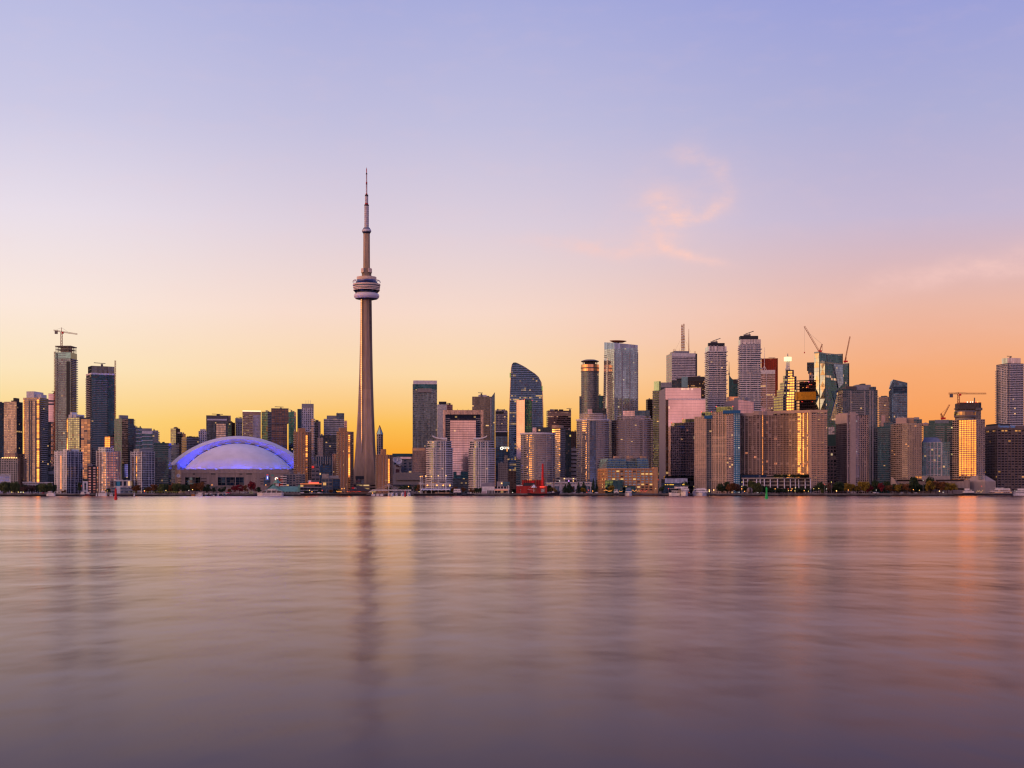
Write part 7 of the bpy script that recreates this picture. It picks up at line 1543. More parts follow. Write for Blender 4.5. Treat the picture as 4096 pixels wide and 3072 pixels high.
def crown(kind, seed):
    """unit tree: crown radius 1 across, height 1 above the ground"""
    r = random.Random(seed); m = MB(); mt = LEAF[kind]; bl = []
    if kind == 'c':
        for i in range(9):
            t_ = i / 8; rr = .95 * (1 - t_) ** .8 + .05
            for j in range(5 if i < 6 else 2): a = r.uniform(0, 2 * pi); bl.append((rr * .55 * cos(a), rr * .55 * sin(a), .12 + .84 * t_, max(.16, rr * .5), .09))
    else:
        for i in range(17):
            a = r.uniform(0, 2 * pi); q = sqrt(r.random()) * .72; z = r.uniform(.34, .84)
            q *= 1 - max(0, z - .55) * 1.3
            bl.append((q * cos(a), q * sin(a), z, r.uniform(.20, .36), r.uniform(.10, .17)))
    n_ = 900 if kind != 'c' else 800
    for i in range(n_):
        bx_, by_, bz_, br, bh = r.choice(bl)
        a, c_ = r.uniform(0, 2 * pi), r.uniform(-1, 1); k_ = (1 - c_ * c_) ** .5; d_ = r.uniform(.62, 1.06)
        x, y, z = bx_ + br * k_ * cos(a) * d_, by_ + br * k_ * sin(a) * d_, bz_ + bh * c_ * d_
        if kind == 'w' and r.random() < .45: z -= r.uniform(0, .28)
        z = max(.06, z)
        s_ = r.uniform(.035, .075); l_ = s_ * (2.2 if kind == 'w' else 1.2)
        v1 = Vector((r.uniform(-1, 1), r.uniform(-1, 1), r.uniform(-.6, .6))).normalized(); v2 = v1.cross(Vector((r.uniform(-1, 1), r.uniform(-1, 1), r.uniform(-1, 1)))).normalized()
        if kind == 'w': v2 = Vector((r.uniform(-.3, .3), r.uniform(-.3, .3), -1)).normalized()
        p = Vector((x, y, z)); v1 = Vector((v1.x * s_, v1.y * s_, v1.z * s_ * .62)); v2 = Vector((v2.x * l_, v2.y * l_, v2.z * l_ * .62))
        m.face([p - v1 - v2, p + v1 - v2 * .6, p + v1 * .6 + v2, p - v1 + v2 * .7], mt)
    return m
def trunk(seed):
    r = random.Random(seed); m = MB().tube((0, 0, 0), (.02, .02, .34), .055, BARK, 7, .038)
    for i in range(6):
        a = r.uniform(0, 2 * pi); m.tube((.02, .02, r.uniform(.2, .34)), (.42 * cos(a), .42 * sin(a), r.uniform(.5, .72)), .03, BARK, 5, .010)
    return m
TREEP = {}
def tree(k, x, y, hw, kind, dY=26, base=None):
    px = VIEW[k][0] + x * VIEW[k][2]; s0 = (px - 2048) / F; Y = shore(s0 * 1800) + dY + random.uniform(0, 10)
    X_, H_ = X(k, x, Y), Z(k, y, Y) - (GZ if base is None else Z(k, base, Y)); R_ = hw * VIEW[k][2] / F * Y
    key = (kind, random.randrange(3))
    if key not in TREEP:
        r_ = empty(WORD[kind][0], (0, 0, 0)); crown(kind, sum(map(ord, kind)) * 10 + key[1]).obj('crown', r_); trunk(key[1]).obj('trunk', r_); TREEP[key] = r_; o_ = r_
    else: o_ = copy_tree(TREEP[key])
    o_.location = (X_, Y, GZ if base is None else Z(k, base, Y)); o_.rotation_euler = (0, 0, random.uniform(0, 6.28)); o_.scale = (R_ * 1.18, R_ * 1.18, H_ * 1.05)
    later(o_, WORD[kind][1], 'tree', px, 'trees along the shore')
TR = {'A': [(60, 295, 85, 'w'), (150, 300, 75, 'g'), (250, 288, 90, 'w'), (360, 370, 70, 'g'), (440, 345, 90, 'm'), (540, 350, 90, 'm'), (660, 335, 75, 'g'), (760, 330, 100, 'w'), (850, 310, 90, 'w'), (930, 365, 65, 'g'), (1110, 432, 50, 'o'), (1380, 300, 45, 'g'), (1870, 405, 50, 'g'), (20, 330, 60, 'g')],
      'B': [(145, 345, 95, 'o'), (350, 380, 60, 'o'), (450, 325, 85, 'o'), (560, 335, 75, 'w'), (680, 330, 75, 'g'), (760, 305, 60, 'o'), (860, 320, 125, 'w'), (960, 340, 60, 'g'), (1060, 335, 75, 'g'), (1160, 312, 110, 'o'), (1260, 290, 85, 'o'), (1380, 380, 60, 'g'), (1480, 390, 50, 'g'), (1590, 400, 50, 'g'), (1660, 370, 45, 'g'), (1750, 405, 50, 'o'), (1830, 355, 55, 'r'), (1930, 335, 80, 'r'), (2020, 345, 55, 'o'), (2135, 285, 80, 'r')],
      'C': [(50, 380, 60, 'g'), (1300, 425, 45, 'o'), (1400, 422, 40, 'g'), (1440, 412, 38, 'y'), (860, 440, 50, 'g'), (1100, 430, 45, 'g')],
      'D': [(330, 350, 90, 'g'), (430, 360, 80, 'g'), (560, 350, 60, 'g'), (600, 330, 50, 'o'), (90, 380, 50, 'g'), (1170, 410, 50, 'g'), (1215, 375, 65, 'o'), (1370, 385, 55, 'o'), (1520, 400, 50, 'o'), (1600, 400, 60, 'g'), (1665, 390, 40, 'g')],
      'E': [(40, 420, 45, 'g'), (690, 380, 65, 'y'), (740, 400, 50, 'y'), (200, 420, 50, 'o'), (640, 350, 55, 'g'), (920, 345, 55, 'c'), (985, 308, 80, 'c'), (1040, 370, 50, 'o'), (1150, 320, 60, 'c'), (1240, 310, 65, 'c'), (1230, 390, 52, 'y'), (1405, 255, 45, 'c'), (1465, 280, 32, 'c'), (1720, 350, 62, 'y')],
      'F': [(1380, 310, 65, 'g'), (1500, 290, 85, 'g'), (1570, 310, 110, 'o'), (1690, 330, 85, 'm'), (1790, 380, 65, 'g'), (1920, 275, 125, 'w'), (2050, 310, 95, 'w'), (800, 280, 45, 'g'), (380, 360, 60, 'g'), (2150, 380, 70, 'g')],
      'G': [(50, 390, 90, 'g'), (200, 400, 90, 'g'), (330, 402, 90, 'g'), (450, 398, 90, 'g'), (570, 392, 90, 'g'), (690, 395, 80, 'g'), (890, 290, 75, 'g'), (975, 360, 55, 'g'), (930, 410, 45, 'w'), (1060, 300, 60, 'm'), (1150, 300, 95, 'g'), (1270, 290, 85, 'g'), (1370, 305, 72, 'y'), (1480, 330, 80, 'y'), (1600, 282, 110, 'y'), (1690, 280, 90, 'y'), (1745, 345, 80, 'r'), (1850, 260, 95, 'g'), (1960, 310, 62, 'r'), (2050, 280, 95, 'g'), (2105, 345, 80, 'o'), (2190, 330, 65, 'g')],
      'H': [(50, 330, 75, 'y'), (110, 318, 70, 'g'), (180, 320, 75, 'o'), (290, 210, 115, 'g'), (400, 330, 85, 'g'), (600, 205, 95, 'g'), (500, 335, 65, 'g'), (590, 268, 95, 'y'), (690, 268, 110, 'o'), (790, 285, 95, 'o'), (890, 290, 95, 'y'), (980, 300, 80, 'y')]}
for k_, L in TR.items():
    for x, y, hw, kd in L:
        big = kd == 'g' and y < 280 and k_ in 'GH'
        tree(k_, x, y, hw, kd, 40 if big or kd == 'g' else 20)
rt = random.Random(21)
for k_, xs_ in (('G', range(20, 2200, 118)), ('H', range(20, 1040, 112)), ('A', range(30, 980, 130)), ('F', range(1400, 2200, 130)), ('B', range(330, 1380, 130))):
    for x in xs_: tree(k_, x + rt.uniform(-25, 25), rt.uniform(325, 375) if k_ != 'G' or x > 800 else rt.uniform(395, 415), rt.uniform(70, 95), 'g', 58)
for x, y in ((120, 160), (200, 165), (300, 162), (430, 165), (520, 158), (640, 160)): tree('G', x, y, 70, 'g', 62, base=228)
# ---------------------------------------------------------------- lamps along the quay
def lamp_post(k, x, y, mat, r, what):
    px = VIEW[k][0] + x * VIEW[k][2]; Y = shore((px - 2048) / F * 1800) + 7
    z = Z(k, y, Y); r *= .72; o_ = empty('lamp_post', (X(k, x, Y), Y, GZ))
    MB().tube((0, 0, 0), (0, 0, z - GZ), .14, SLABG, 6, .09).obj('pole', o_); MB().lathe([(0, -r), (r * .8, -r * .6), (r, 0), (r * .7, r * .7), (0, r)], mat, 10).obj('lamp_head', o_, (0, -.1, z - GZ))
    later(o_, what, 'lamp', px, 'lamp posts along the quay')
YB = lamp('yellow_bulb', (1, .68, .16), 3.2)
for k, x, y, c in [('A', 205, 468, 'y'), ('A', 318, 468, 'y'), ('A', 352, 469, 'w'), ('A', 380, 470, 'w'), ('A', 405, 470, 'y'), ('A', 1858, 445, 'y'), ('A', 1408, 360, 'r'), ('A', 498, 425, 'n'), ('B', 285, 443, 'o'), ('B', 285, 458, 'r'), ('B', 656, 440, 'y'), ('B', 1115, 425, 'y'),
                   ('B', 1452, 345, 'o'), ('B', 1052, 440, 'w'), ('B', 1820, 437, 'n'), ('B', 1910, 433, 'n'), ('B', 2160, 432, 'n'), ('C', 1485, 410, 'o'), ('C', 1527, 405, 'o'), ('C', 2015, 487, 'o'), ('C', 1145, 437, 'r'), ('C', 925, 437, 'y'), ('C', 968, 462, 'o'), ('C', 1225, 432, 'n'),
                   ('C', 170, 345, 'o'), ('D', 425, 372, 'o'), ('D', 606, 462, 'y'), ('E', 1325, 435, 'r'), ('E', 1395, 450, 'o'), ('E', 1295, 472, 'r'), ('E', 10, 475, 'w'), ('E', 150, 420, 'n'), ('F', 272, 410, 'y'), ('F', 318, 255, 'r'), ('F', 492, 410, 'r'), ('F', 828, 430, 'r'), ('F', 850, 475, 'r'), ('F', 925, 373, 'y'),
                   ('F', 930, 435, 'y'), ('F', 1197, 433, 'W'), ('F', 1197, 458, 'W'), ('F', 1275, 433, 'W'), ('F', 1760, 368, 'y'), ('F', 1758, 412, 'o'), ('F', 1763, 295, 'y'), ('F', 1712, 468, 'w'), ('F', 1808, 455, 'o'), ('F', 2038, 478, 'w'), ('G', 123, 412, 'o'), ('G', 348, 412, 'r'), ('G', 415, 412, 'o'), ('G', 475, 398, 'y'),
                   ('G', 352, 442, 'y'), ('G', 398, 440, 'o'), ('G', 465, 447, 'y'), ('G', 625, 443, 'o'), ('G', 698, 452, 'y'), ('G', 790, 410, 'y'), ('G', 878, 405, 'y'), ('G', 1010, 412, 'w'), ('G', 1095, 295, 'y'), ('G', 1183, 448, 'W'), ('G', 1387, 433, 'o'), ('G', 1870, 433, 'w'), ('G', 975, 332, 'r'), ('H', 300, 425, 'o'), ('H', 405, 435, 'y'), ('H', 750, 452, 'W'), ('H', 815, 470, 'w'), ('H', 470, 262, 'w'), ('H', 1480, 365, 'r')]:
    mt, what, r_ = {'y': (YB, 'yellow lamp', .55), 'o': (HOT, 'amber lamp', .75), 'r': (REDL, 'red light', .62), 'w': (COOL, 'small white lamp', .45), 'W': (WARM, 'bright lamp', .85), 'n': (LIGHT, 'unlit pale lamp post', .4)}[c]
    lamp_post(k, x, y, mt, r_, what)
# ---------------------------------------------------------------- yellow parasols of the beach promenade
UP = None; YEL = solid('parasol_cloth', (.66, .58, .06), .7)
for x in (28, 92, 132, 218, 242, 322, 356, 396, 440, 500, 532, 590, 632, 682, 728, 770, 808, 838, 885, 930, 975):
    Y = shore(X('B', x, 1700)) + 9
    if UP is None:
        UP = empty('parasol', (0, 0, 0)); MB().lathe([(1.9, 2.7), (1.7, 3.0), (.1, 3.35)], YEL, 10).lathe([(.1, 3.3), (1.9, 2.68)], YEL, 10).obj('canopy', UP); MB().tube((0, 0, 0), (0, 0, 3.2), .09, LIGHT, 6).obj('pole', UP); o_ = UP
    else: o_ = copy_tree(UP)
    o_.location = (X('B', x, Y), Y, GZ); s_ = (Z('B', 462, Y) - GZ) / 3.3; o_.scale = (1, 1, s_)
    later(o_, 'yellow parasol', 'parasol', 512 + x * .23146, 'yellow parasols on the promenade')
# ---------------------------------------------------------------- buoys
def buoy(label, k, x, ytop, ybase, hw, mat, name='buoy', group='channel buoys'):
    yb = VIEW[k][1] + ybase * VIEW[k][2]; Y = EYE * F / (yb - HZ); h = Z(k, ytop, Y); r_ = hw * VIEW[k][2] / F * Y
    o_ = empty(name, (X(k, x, Y), Y, 0)); tag(o_, label, 'buoy', group)
    MB().lathe([(r_ * .9, -.6), (r_, -.2), (r_, h * .06), (r_ * .88, h * .2), (r_ * .62, h * .36), (r_ * .56, h * .42)], mat, 24).obj('float', o_, smooth=False)
    MB().lathe([(r_ * .56, h * .42), (r_ * .50, h * .80), (r_ * .62, h * .82), (r_ * .62, h * .86), (r_ * .4, h * .88), (r_ * .4, h * .9)], mat, 20).obj('tower_tube', o_)
    MB().lathe([(0, h * .9), (r_ * .22, h * .9), (r_ * .30, h * .95), (r_ * .2, h), (0, h)], mat if 'white' not in label else GREY, 14).obj('lantern', o_)
    m = MB()
    for i in range(4): a = pi / 2 * i + .4; m.tube((r_ * .6 * cos(a), r_ * .6 * sin(a), h * .42), (r_ * .6 * cos(a), r_ * .6 * sin(a), h * .84), r_ * .05, mat, 4)
    m.obj('ladder_frame', o_)
buoy('red channel buoy at left, largest red one on the water', 'A', 2001, 395, 597, 29, RED)
buoy('green channel buoy at right, alone on the water', 'F', 2187, 376, 581, 28, GREEN)
buoy('plain red spar buoy in mid-channel before the bow-fronted condos', 'D', 365, 440, 549, 15, RED)
buoy('small green buoy before the round-fronted tour boat', 'F', 995, 478, 522, 8, GREEN)
buoy('small red buoy before the round-fronted tour boat', 'F', 1073, 476, 522, 11, RED)
buoy('small green buoy off the quay before the stadium', 'B', 1868, 508, 530, 9, GREEN)
for x, k, w_ in ((1668, 'A', 'small white marker buoy, left one of the left pair by the red tug'), (1710, 'A', 'small white marker buoy, right one of the left pair by the red tug'), (1906, 'A', 'small white marker buoy just left of the big red buoy'), (1936, 'A', 'small white marker buoy nearest the big red buoy'), (107, 'B', 'small white marker buoy before the first yellow parasols'), (97, 'F', 'small white marker buoy before the brick warehouse')):
    buoy(w_, k, x, 480 if k != 'F' else 468, 538 if k != 'F' else 524, 13, WHITE, 'marker_buoy', 'white marker buoys')
# ---------------------------------------------------------------- boats
BWIN = fac(wall=(.80, .76, .78), glass=(.05, .05, .06), bay=1.5, fl=2.6, wx=.72, wy=.42, lit=.04, litc=(1, .7, .35), lits=.8)
HULLW = solid('white_hull', (.85, .80, .80), .35); HULLD = solid('dark_hull', (.03, .03, .045), .5); HULLB = solid('blue_hull', (.05, .14, .30), .4); HULLR = solid('dark_red_hull', (.20, .02, .03), .45)
def boat(name, label, k, x0, x1, yw, yh, decks, hull, bow='left', cat='boat', Y=None, beam=None, mast=None, group=None, stripe=None, dk=None):
    """hull between x0 and x1, waterline at yw, gunwale at yh; decks: (xa, xb, ytop, material) stacked upward"""
    px = VIEW[k][0] + (x0 + x1) / 2 * VIEW[k][2]; Y = Y or shore((px - 2048) / F * 1750) - 14
    xc = X(k, (x0 + x1) / 2, Y); r_ = empty(name, (xc, Y, 0)); tag(r_, label, cat, group)
    L_ = X(k, x1, Y) - X(k, x0, Y); h = Z(k, yh, Y); h = max(.7, h); bm_ = beam or max(2.2, L_ * .24); e = L_ / 2
    if bow == 'left': P = [(-e, 0), (-e * .55, -bm_ / 2), (e * .9, -bm_ / 2), (e, -bm_ * .3), (e, bm_ * .3), (e * .9, bm_ / 2), (-e * .55, bm_ / 2)]
    elif bow == 'right': P = [(e, 0), (e * .55, bm_ / 2), (-e * .9, bm_ / 2), (-e, bm_ * .3), (-e, -bm_ * .3), (-e * .9, -bm_ / 2), (e * .55, -bm_ / 2)]
    else:
        bm_ = beam or L_ * 2.4; P = [(0, -bm_ * .5), (e * .8, -bm_ * .22), (e, 0), (e, bm_ * .5), (-e, bm_ * .5), (-e, 0), (-e * .8, -bm_ * .22)]
    q = [(x * .975, y * .95) for x, y in P]
    MB().prism(q, -.5, h, hull, hull, fit=False, pts1=P).obj('hull', r_)
    if stripe: MB().prism([(x * 1.004, y * 1.004) for x, y in [(a * (.975 + .025 * .6), b_ * (.95 + .05 * .6)) for a, b_ in P]], h * .52, h * .64, stripe, stripe, fit=False).obj('stripe', r_)
    z = h; bd = bm_ * .40
    for i, (xa, xb, yt, mt) in enumerate(decks):
        ua, ub, z1 = X(k, xa, Y) - xc, X(k, xb, Y) - xc, Z(k, yt, Y)
        y0, y1 = (-bd, bd) if bow != 'end' else (-bm_ * .30 + i * .8, bm_ * .45)
        sl_ = min(1.6, (ub - ua) * .12)
        cabin = MB().prism([(ua, y0), (ub, y0), (ub, y1), (ua, y1)], z, z1 - .25, mt, False, pts1=[(ua + (sl_ if bow == 'left' else 0), y0), (ub - (sl_ if bow == 'right' else 0), y0), (ub - (sl_ if bow == 'right' else 0), y1), (ua + (sl_ if bow == 'left' else 0), y1)]).obj('cabin', r_)
        MB().box(ua - .3, ub + .5, y0 - .3, y1 + .3, z1 - .25, z1, WHITE).obj('deck', cabin)
        z = z1; bd *= .86
    if mast:
        for xm, yt in mast:
            u_ = X(k, xm, Y) - xc; MB().tube((u_, 0, z - .5), (u_, 0, Z(k, yt, Y)), .13, STEEL, 5, .06).tube((u_ - 1, 0, (z + Z(k, yt, Y)) / 2), (u_ + 1, 0, (z + Z(k, yt, Y)) / 2), .08, STEEL, 4).obj('mast', r_)
    return r_
GLB = fac(wall=(.10, .10, .11), glass=(.10, .09, .10), bay=9, fl=2.4, wx=.9, wy=.9, lit=0)
y_ = boat('motor_yacht', 'long white motor yacht moored before the green-roofed ferry terminal', 'C', 20, 475, 530, 478, [(95, 445, 448, fac(wall=(.62, .60, .60), glass=(.04, .04, .05), bay=7, fl=3.2, wx=.86, wy=.52, lit=0)), (172, 372, 424, fac(wall=(.6, .58, .58), glass=(.05, .04, .04), bay=6, fl=2.4, wx=.86, wy=.6, lit=0)), (205, 330, 412, HULLW)], HULLW, 'left', 'yacht', mast=[(282, 375), (302, 385)], stripe=solid('gold_stripe', (.35, .24, .16), .4))
boat('tour_boat', 'white two-deck tour boat moored at the left seawall', 'A', 800, 955, 540, 505, [(806, 940, 478, BWIN), (830, 890, 455, BWIN)], HULLW, 'left', mast=[(868, 437)])
boat('work_boat', 'small white wheelhouse boat left of the dark red tug', 'A', 1370, 1472, 535, 508, [(1390, 1470, 482, BWIN), (1402, 1450, 460, HULLW)], HULLD, 'left', mast=[(1440, 410)])
boat('tug_boat', 'dark red tug boat before the white portal frame', 'A', 1474, 1552, 535, 503, [(1484, 1550, 486, BWIN), (1505, 1545, 466, HULLW)], HULLR, 'right', mast=[(1530, 395)])
boat('motor_cruiser', 'sleek white motor cruiser left of the big red buoy', 'A', 1696, 1845, 522, 488, [(1712, 1820, 470, BWIN), (1750, 1805, 440, HULLW)], HULLW, 'left', mast=[(1783, 365)])
boat('speed_boat', 'white and blue speedboat moored before the stadium', 'B', 1165, 1292, 530, 508, [(1190, 1262, 494, fac(wall=(.5, .5, .55), glass=(.05, .1, .25), bay=3, fl=2, wx=.8, wy=.6)), (1215, 1285, 474, HULLW)], HULLW, 'left')
boat('dinghy', 'small orange boat just left of the blue and white speedboat', 'B', 1095, 1160, 522, 505, [(1110, 1140, 498, CRANER)], solid('orange_hull', (.42, .16, .04), .5), 'left')
rb_ = random.Random(12)
for i in range(15):
    x = 1330 + i * 27 + rb_.uniform(-6, 6); w_ = rb_.uniform(26, 42)
    o_ = boat('moored_boat', '', 'B', x, x + w_, 528, rb_.uniform(508, 515), [(x + 5, x + w_ - 5, rb_.uniform(486, 500), BWIN if rb_.random() < .5 else rb_.choice((HULLD, HULLB, GREY)))], rb_.choice((HULLD, HULLD, HULLB, HULLW, HULLD)), 'end', mast=[(x + w_ / 2, rb_.uniform(455, 485))])
    later(o_, 'little dark moored boat', 'boat', 512 + (x + 20) * .23146, 'boats moored before the stadium')
boat('cruise_boat', 'white three-deck harbour cruise boat between the bow-fronted condos', 'D', 1205, 1335, 522, 486, [(1205, 1332, 458, BWIN), (1207, 1325, 434, BWIN), (1212, 1318, 412, HULLW)], HULLD, 'end', mast=[(1258, 385)], beam=30)
boat('fishing_boat', 'low grey work boat right of the white cruise boat', 'D', 1430, 1562, 522, 492, [(1440, 1510, 470, BWIN)], HULLD, 'left', mast=[(1452, 400), (1548, 410)])
for xa, xb, yt, w_ in ((66, 106, 478, 'small white motorboat under the footbridge mast'), (108, 168, 474, 'white motorboat second under the footbridge, beside its mast'), (288, 344, 466, 'white motorboat left of the plain red spar buoy'), (398, 456, 472, 'white motorboat right of the plain red spar buoy'), (195, 235, 480, 'dim small motorboat between the two white motorboats under the footbridge')):
    boat('motorboat', w_, 'D', xa, xb, 522, 502, [(xa + 6, xb - 6, (yt + 498) / 2, BWIN), (xa + 12, xb - 12, yt, BWIN)], HULLW, 'end', group='motorboats by the footbridge')
for xa, xb in ((1990, 2060), (2070, 2130), (2140, 2200)):
    o_ = boat('sailing_boat', '', 'C', xa, xb, 524, 506, [(xa + 18, xb - 18, 496, BWIN)], HULLW, 'left', mast=[((xa + xb) / 2, 430)]); later(o_, 'small white sailing boat', 'boat', 1024 + xa * .23146, 'sailing boats by the footbridge')
boat('tug_boat', 'white and navy tug boat before the brick warehouse, left one of two', 'E', 1758, 1842, 522, 488, [(1768, 1836, 458, BWIN), (1776, 1824, 424, BWIN)], HULLD, 'end', mast=[(1805, 345)])
boat('tug_boat', 'blue-topped white tug boat before the brick warehouse, right one of two', 'E', 1960, 2072, 522, 484, [(1968, 2066, 452, BWIN), (1976, 2058, 418, HULLB), (1990, 2045, 398, HULLB)], HULLW, 'end', mast=[(1988, 370), (2050, 372)])
boat('ferry_boat', 'white three-deck ferry with lattice stern, below the big pink office', 'F', 692, 828, 522, 455, [(694, 826, 408, BWIN), (622, 812, 364, BWIN)], HULLW, 'end', 'ferry', mast=[(700, 310), (800, 345)], beam=36)
boat('yacht_boat', 'white yacht with covered deck left of the three-deck ferry', 'F', 500, 690, 520, 478, [(540, 680, 440, fac(wall=(.5, .5, .52), glass=(.05, .06, .08), bay=4, fl=3, wx=.8, wy=.5)), (520, 640, 405, HULLD)], HULLW, 'left', 'yacht')
boat('tour_boat', 'round-fronted white tour boat with three banded decks before the tan twins', 'F', 936, 1150, 520, 478, [(942, 1146, 456, BWIN), (952, 1140, 432, BWIN), (965, 1128, 412, BWIN), (1000, 1110, 400, HULLW)], HULLW, 'end', beam=40)
boat('fire_boat', 'white wheelhouse boat moored before the flared concrete hotel foot', 'H', 1148, 1352, 522, 480, [(1152, 1345, 448, HULLW), (1185, 1310, 428, BWIN), (1190, 1265, 405, HULLW)], HULLD, 'left', mast=[(1270, 375)])
FERW = fac(wall=(.55, .47, .46), glass=(.30, .18, .14), bay=3, fl=3, wx=.9, wy=.4, lit=.4, litc=(1, .4, .2), lits=.7)
boat('ferry_boat', 'long low island ferry with lit decks at the right edge, below the dark brown office', 'H', 1580, 2010, 522, 490, [(1610, 1990, 458, FERW), (1640, 1965, 425, FERW), (1710, 1960, 402, HULLW), (1700, 1850, 392, HULLW)], HULLD, 'left', 'ferry', mast=[(1945, 285)])
boat('motor_yacht', 'white yacht with many lights cut off by the right edge', 'H', 1985, 2290, 520, 488, [(2010, 2280, 458, BWIN), (2080, 2270, 430, BWIN), (2100, 2260, 405, HULLW)], HULLW, 'left', 'yacht', mast=[(2140, 375), (2195, 340)])
for x, y in ((2025, 455), (2055, 462), (2085, 480), (2155, 435), (2190, 470)):
    pass
# tall ship
Y = shore(X('E', 550, 1760)) - 16; r_ = empty('tall_ship', (X('E', 550, Y), Y, 0)); tag(r_, 'three-masted black sailing ship moored before the red power house', 'sailing ship')
U_ = lambda x: X('E', x, Y) - X('E', 550, Y); Q_ = lambda y: Z('E', y, Y)
sh = [(262, 478), (300, 484), (380, 492), (500, 494), (620, 490), (720, 480), (790, 462), (838, 446)]; m = MB()
def hsec(x, y, i):
    bw = 3.6 * (1 - abs(i - 3.5) / 3.5) ** .5 + .15; z = Q_(y)
    return [(U_(x), -bw, z), (U_(x) + (2.0 if i == 0 else -2.5 if i == 7 else 0), -bw * .55, -.4), (U_(x) + (2.0 if i == 0 else -2.5 if i == 7 else 0), bw * .55, -.4), (U_(x), bw, z)]
S_ = [hsec(x, y, i) for i, (x, y) in enumerate(sh)]
for a_, c_ in zip(S_, S_[1:]):
    for j in range(3): m.face([a_[j], a_[j + 1], c_[j + 1], c_[j]], HULLD)
    m.face([a_[3], a_[0], c_[0], c_[3]], BARK)
m.obj('hull', r_)
for x, yt, ym in ((405, 150, 262), (563, 140, 250), (720, 148, 262)):
    MB().tube((U_(x), 0, 1), (U_(x), 0, Q_(ym)), .34, solid('mast_wood', (.22, .11, .06), .6), 7, .28).tube((U_(x), 0, Q_(ym)), (U_(x), 0, Q_(yt)), .2, STEEL, 6, .08).box(U_(x) - .8, U_(x) + .8, -.6, .6, Q_(ym), Q_(ym - 22), solid('mast_top', (.45, .26, .12), .6)).obj('mast', r_)
    m = MB()
    for s_ in (-1, 1):
        for d in (1.5, 3, 4.5): m.tube((U_(x) + d, s_ * 2.6, 1.5), (U_(x), 0, Q_(ym)), .05, STEEL, 3)
    m.obj('rigging_wire', r_)
MB().tube((U_(838), 0, Q_(450)), (U_(880), 0, Q_(425)), .25, BARK, 6, .12).obj('bowsprit', r_); MB().tube((U_(270), 0, Q_(420)), (U_(400), 0, Q_(436)), .16, LIGHT, 5).tube((U_(280), 0, Q_(410)), (U_(385), 0, Q_(312)), .06, LIGHT, 3).obj('boom', r_); MB().box(U_(275), U_(310), -1.5, 1.5, Q_(478), Q_(445), HULLR).obj('deck_house', r_); MB().box(U_(700), U_(722), -1.2, 1.2, Q_(478), Q_(452), LIGHT).obj('deck_house', r_)
# ---------------------------------------------------------------- footbridge, stage canopy, white pavilion
Y = shore(X('D', 50, 1770)) + 4; bx = X('D', 83, Y); r_ = empty('footbridge', (bx, Y, GZ)); tag(r_, 'white cable-stayed footbridge with one pylon, right of the observation tower', 'bridge')
U_ = lambda k, x: X(k, x, Y) - bx; Q_ = lambda k, y: Z(k, y, Y) - GZ
MB().box(U_('C', 2010), U_('D', 470), -1.6, 1.6, Q_('D', 442), Q_('D', 428), WHITE).obj('deck', r_)
m = MB().tube((U_('C', 1945), 0, Q_('C', 474)), (U_('C', 2012), 0, Q_('C', 440)), .5, WHITE, 5); m.obj('ramp', r_)
MB().tube((0, 0, 0), (0, 0, Q_('D', 318)), .42, WHITE, 8, .3).obj('pylon', r_)
for x in (430,): MB().tube((U_('D', x), 0, 0), (U_('D', x), 0, Q_('D', 442)), .45, WHITE, 8).obj('pier', r_)
m = MB()
for k, x in (('C', 2060), ('C', 2120), ('C', 2180), ('D', 0), ('D', 150), ('D', 210), ('D', 290)): m.tube((0, 0, Q_('D', 326)), (U_(k, x), 0, Q_('D', 430)), .08, LIGHT, 3)
m.obj('stay_cable', r_); m = MB()
for i in range(40): u_ = U_('C', 2012) + (U_('D', 470) - U_('C', 2012)) * i / 39; m.tube((u_, -1.5, Q_('D', 428)), (u_, -1.5, Q_('D', 418)), .05, LIGHT, 3)
m.box(U_('C', 2012), U_('D', 470), -1.55, -1.45, Q_('D', 419), Q_('D', 417.5), LIGHT); m.obj('railing_frame', r_)
Y = shore(X('D', 850, 1770)) + 8; bx = X('D', 890, Y); r_ = empty('stage_canopy', (bx, Y, GZ)); tag(r_, 'open-air concert stage with scalloped white canopy and tall white masts', 'stage')
U_ = lambda x: X('D', x, Y) - bx; Q_ = lambda y: Z('D', y, Y) - GZ
for x, yt in ((630, 200), (660, 196), (725, 192), (820, 200), (938, 186), (1073, 186)):
    MB().tube((U_(x), -3 if x < 700 else -1, 0), (U_(x), -3 if x < 700 else -1, Q_(yt)), .40, WHITE, 8, .3).obj('mast', r_); MB().lathe([(.45, 0), (.45, .9), (0, 1.1)], HOT if x < 700 or x == 820 else WARM, 6).obj('mast_light', r_, (U_(x), -3 if x < 700 else -1, Q_(yt + 6)))
MB().truss((U_(740), 0, Q_(330)), (U_(1152), 0, Q_(330)), 2.6, .26, WHITE, seg=18).obj('truss', r_); MB().truss((U_(600), 4, Q_(318)), (U_(740), 2, Q_(322)), 1.8, .2, LIGHT, seg=8).obj('side_truss', r_)
MB().box(U_(822), U_(1072), 1.5, 2, Q_(288), Q_(262), solid('screen_frame', (.32, .28, .30), .6)).obj('upper_frame', r_); MB().box(U_(960), U_(1066), -.6, -.2, Q_(306), Q_(290), DARK).obj('sign_board', r_); MB().box(U_(830), U_(905), -.6, -.2, Q_(308), Q_(296), solid('amber_board', (.45, .26, .06), .6)).obj('sign_board', r_)
m = MB(); xs = [640, 692, 750, 808, 865, 938, 1000, 1073, 1145]
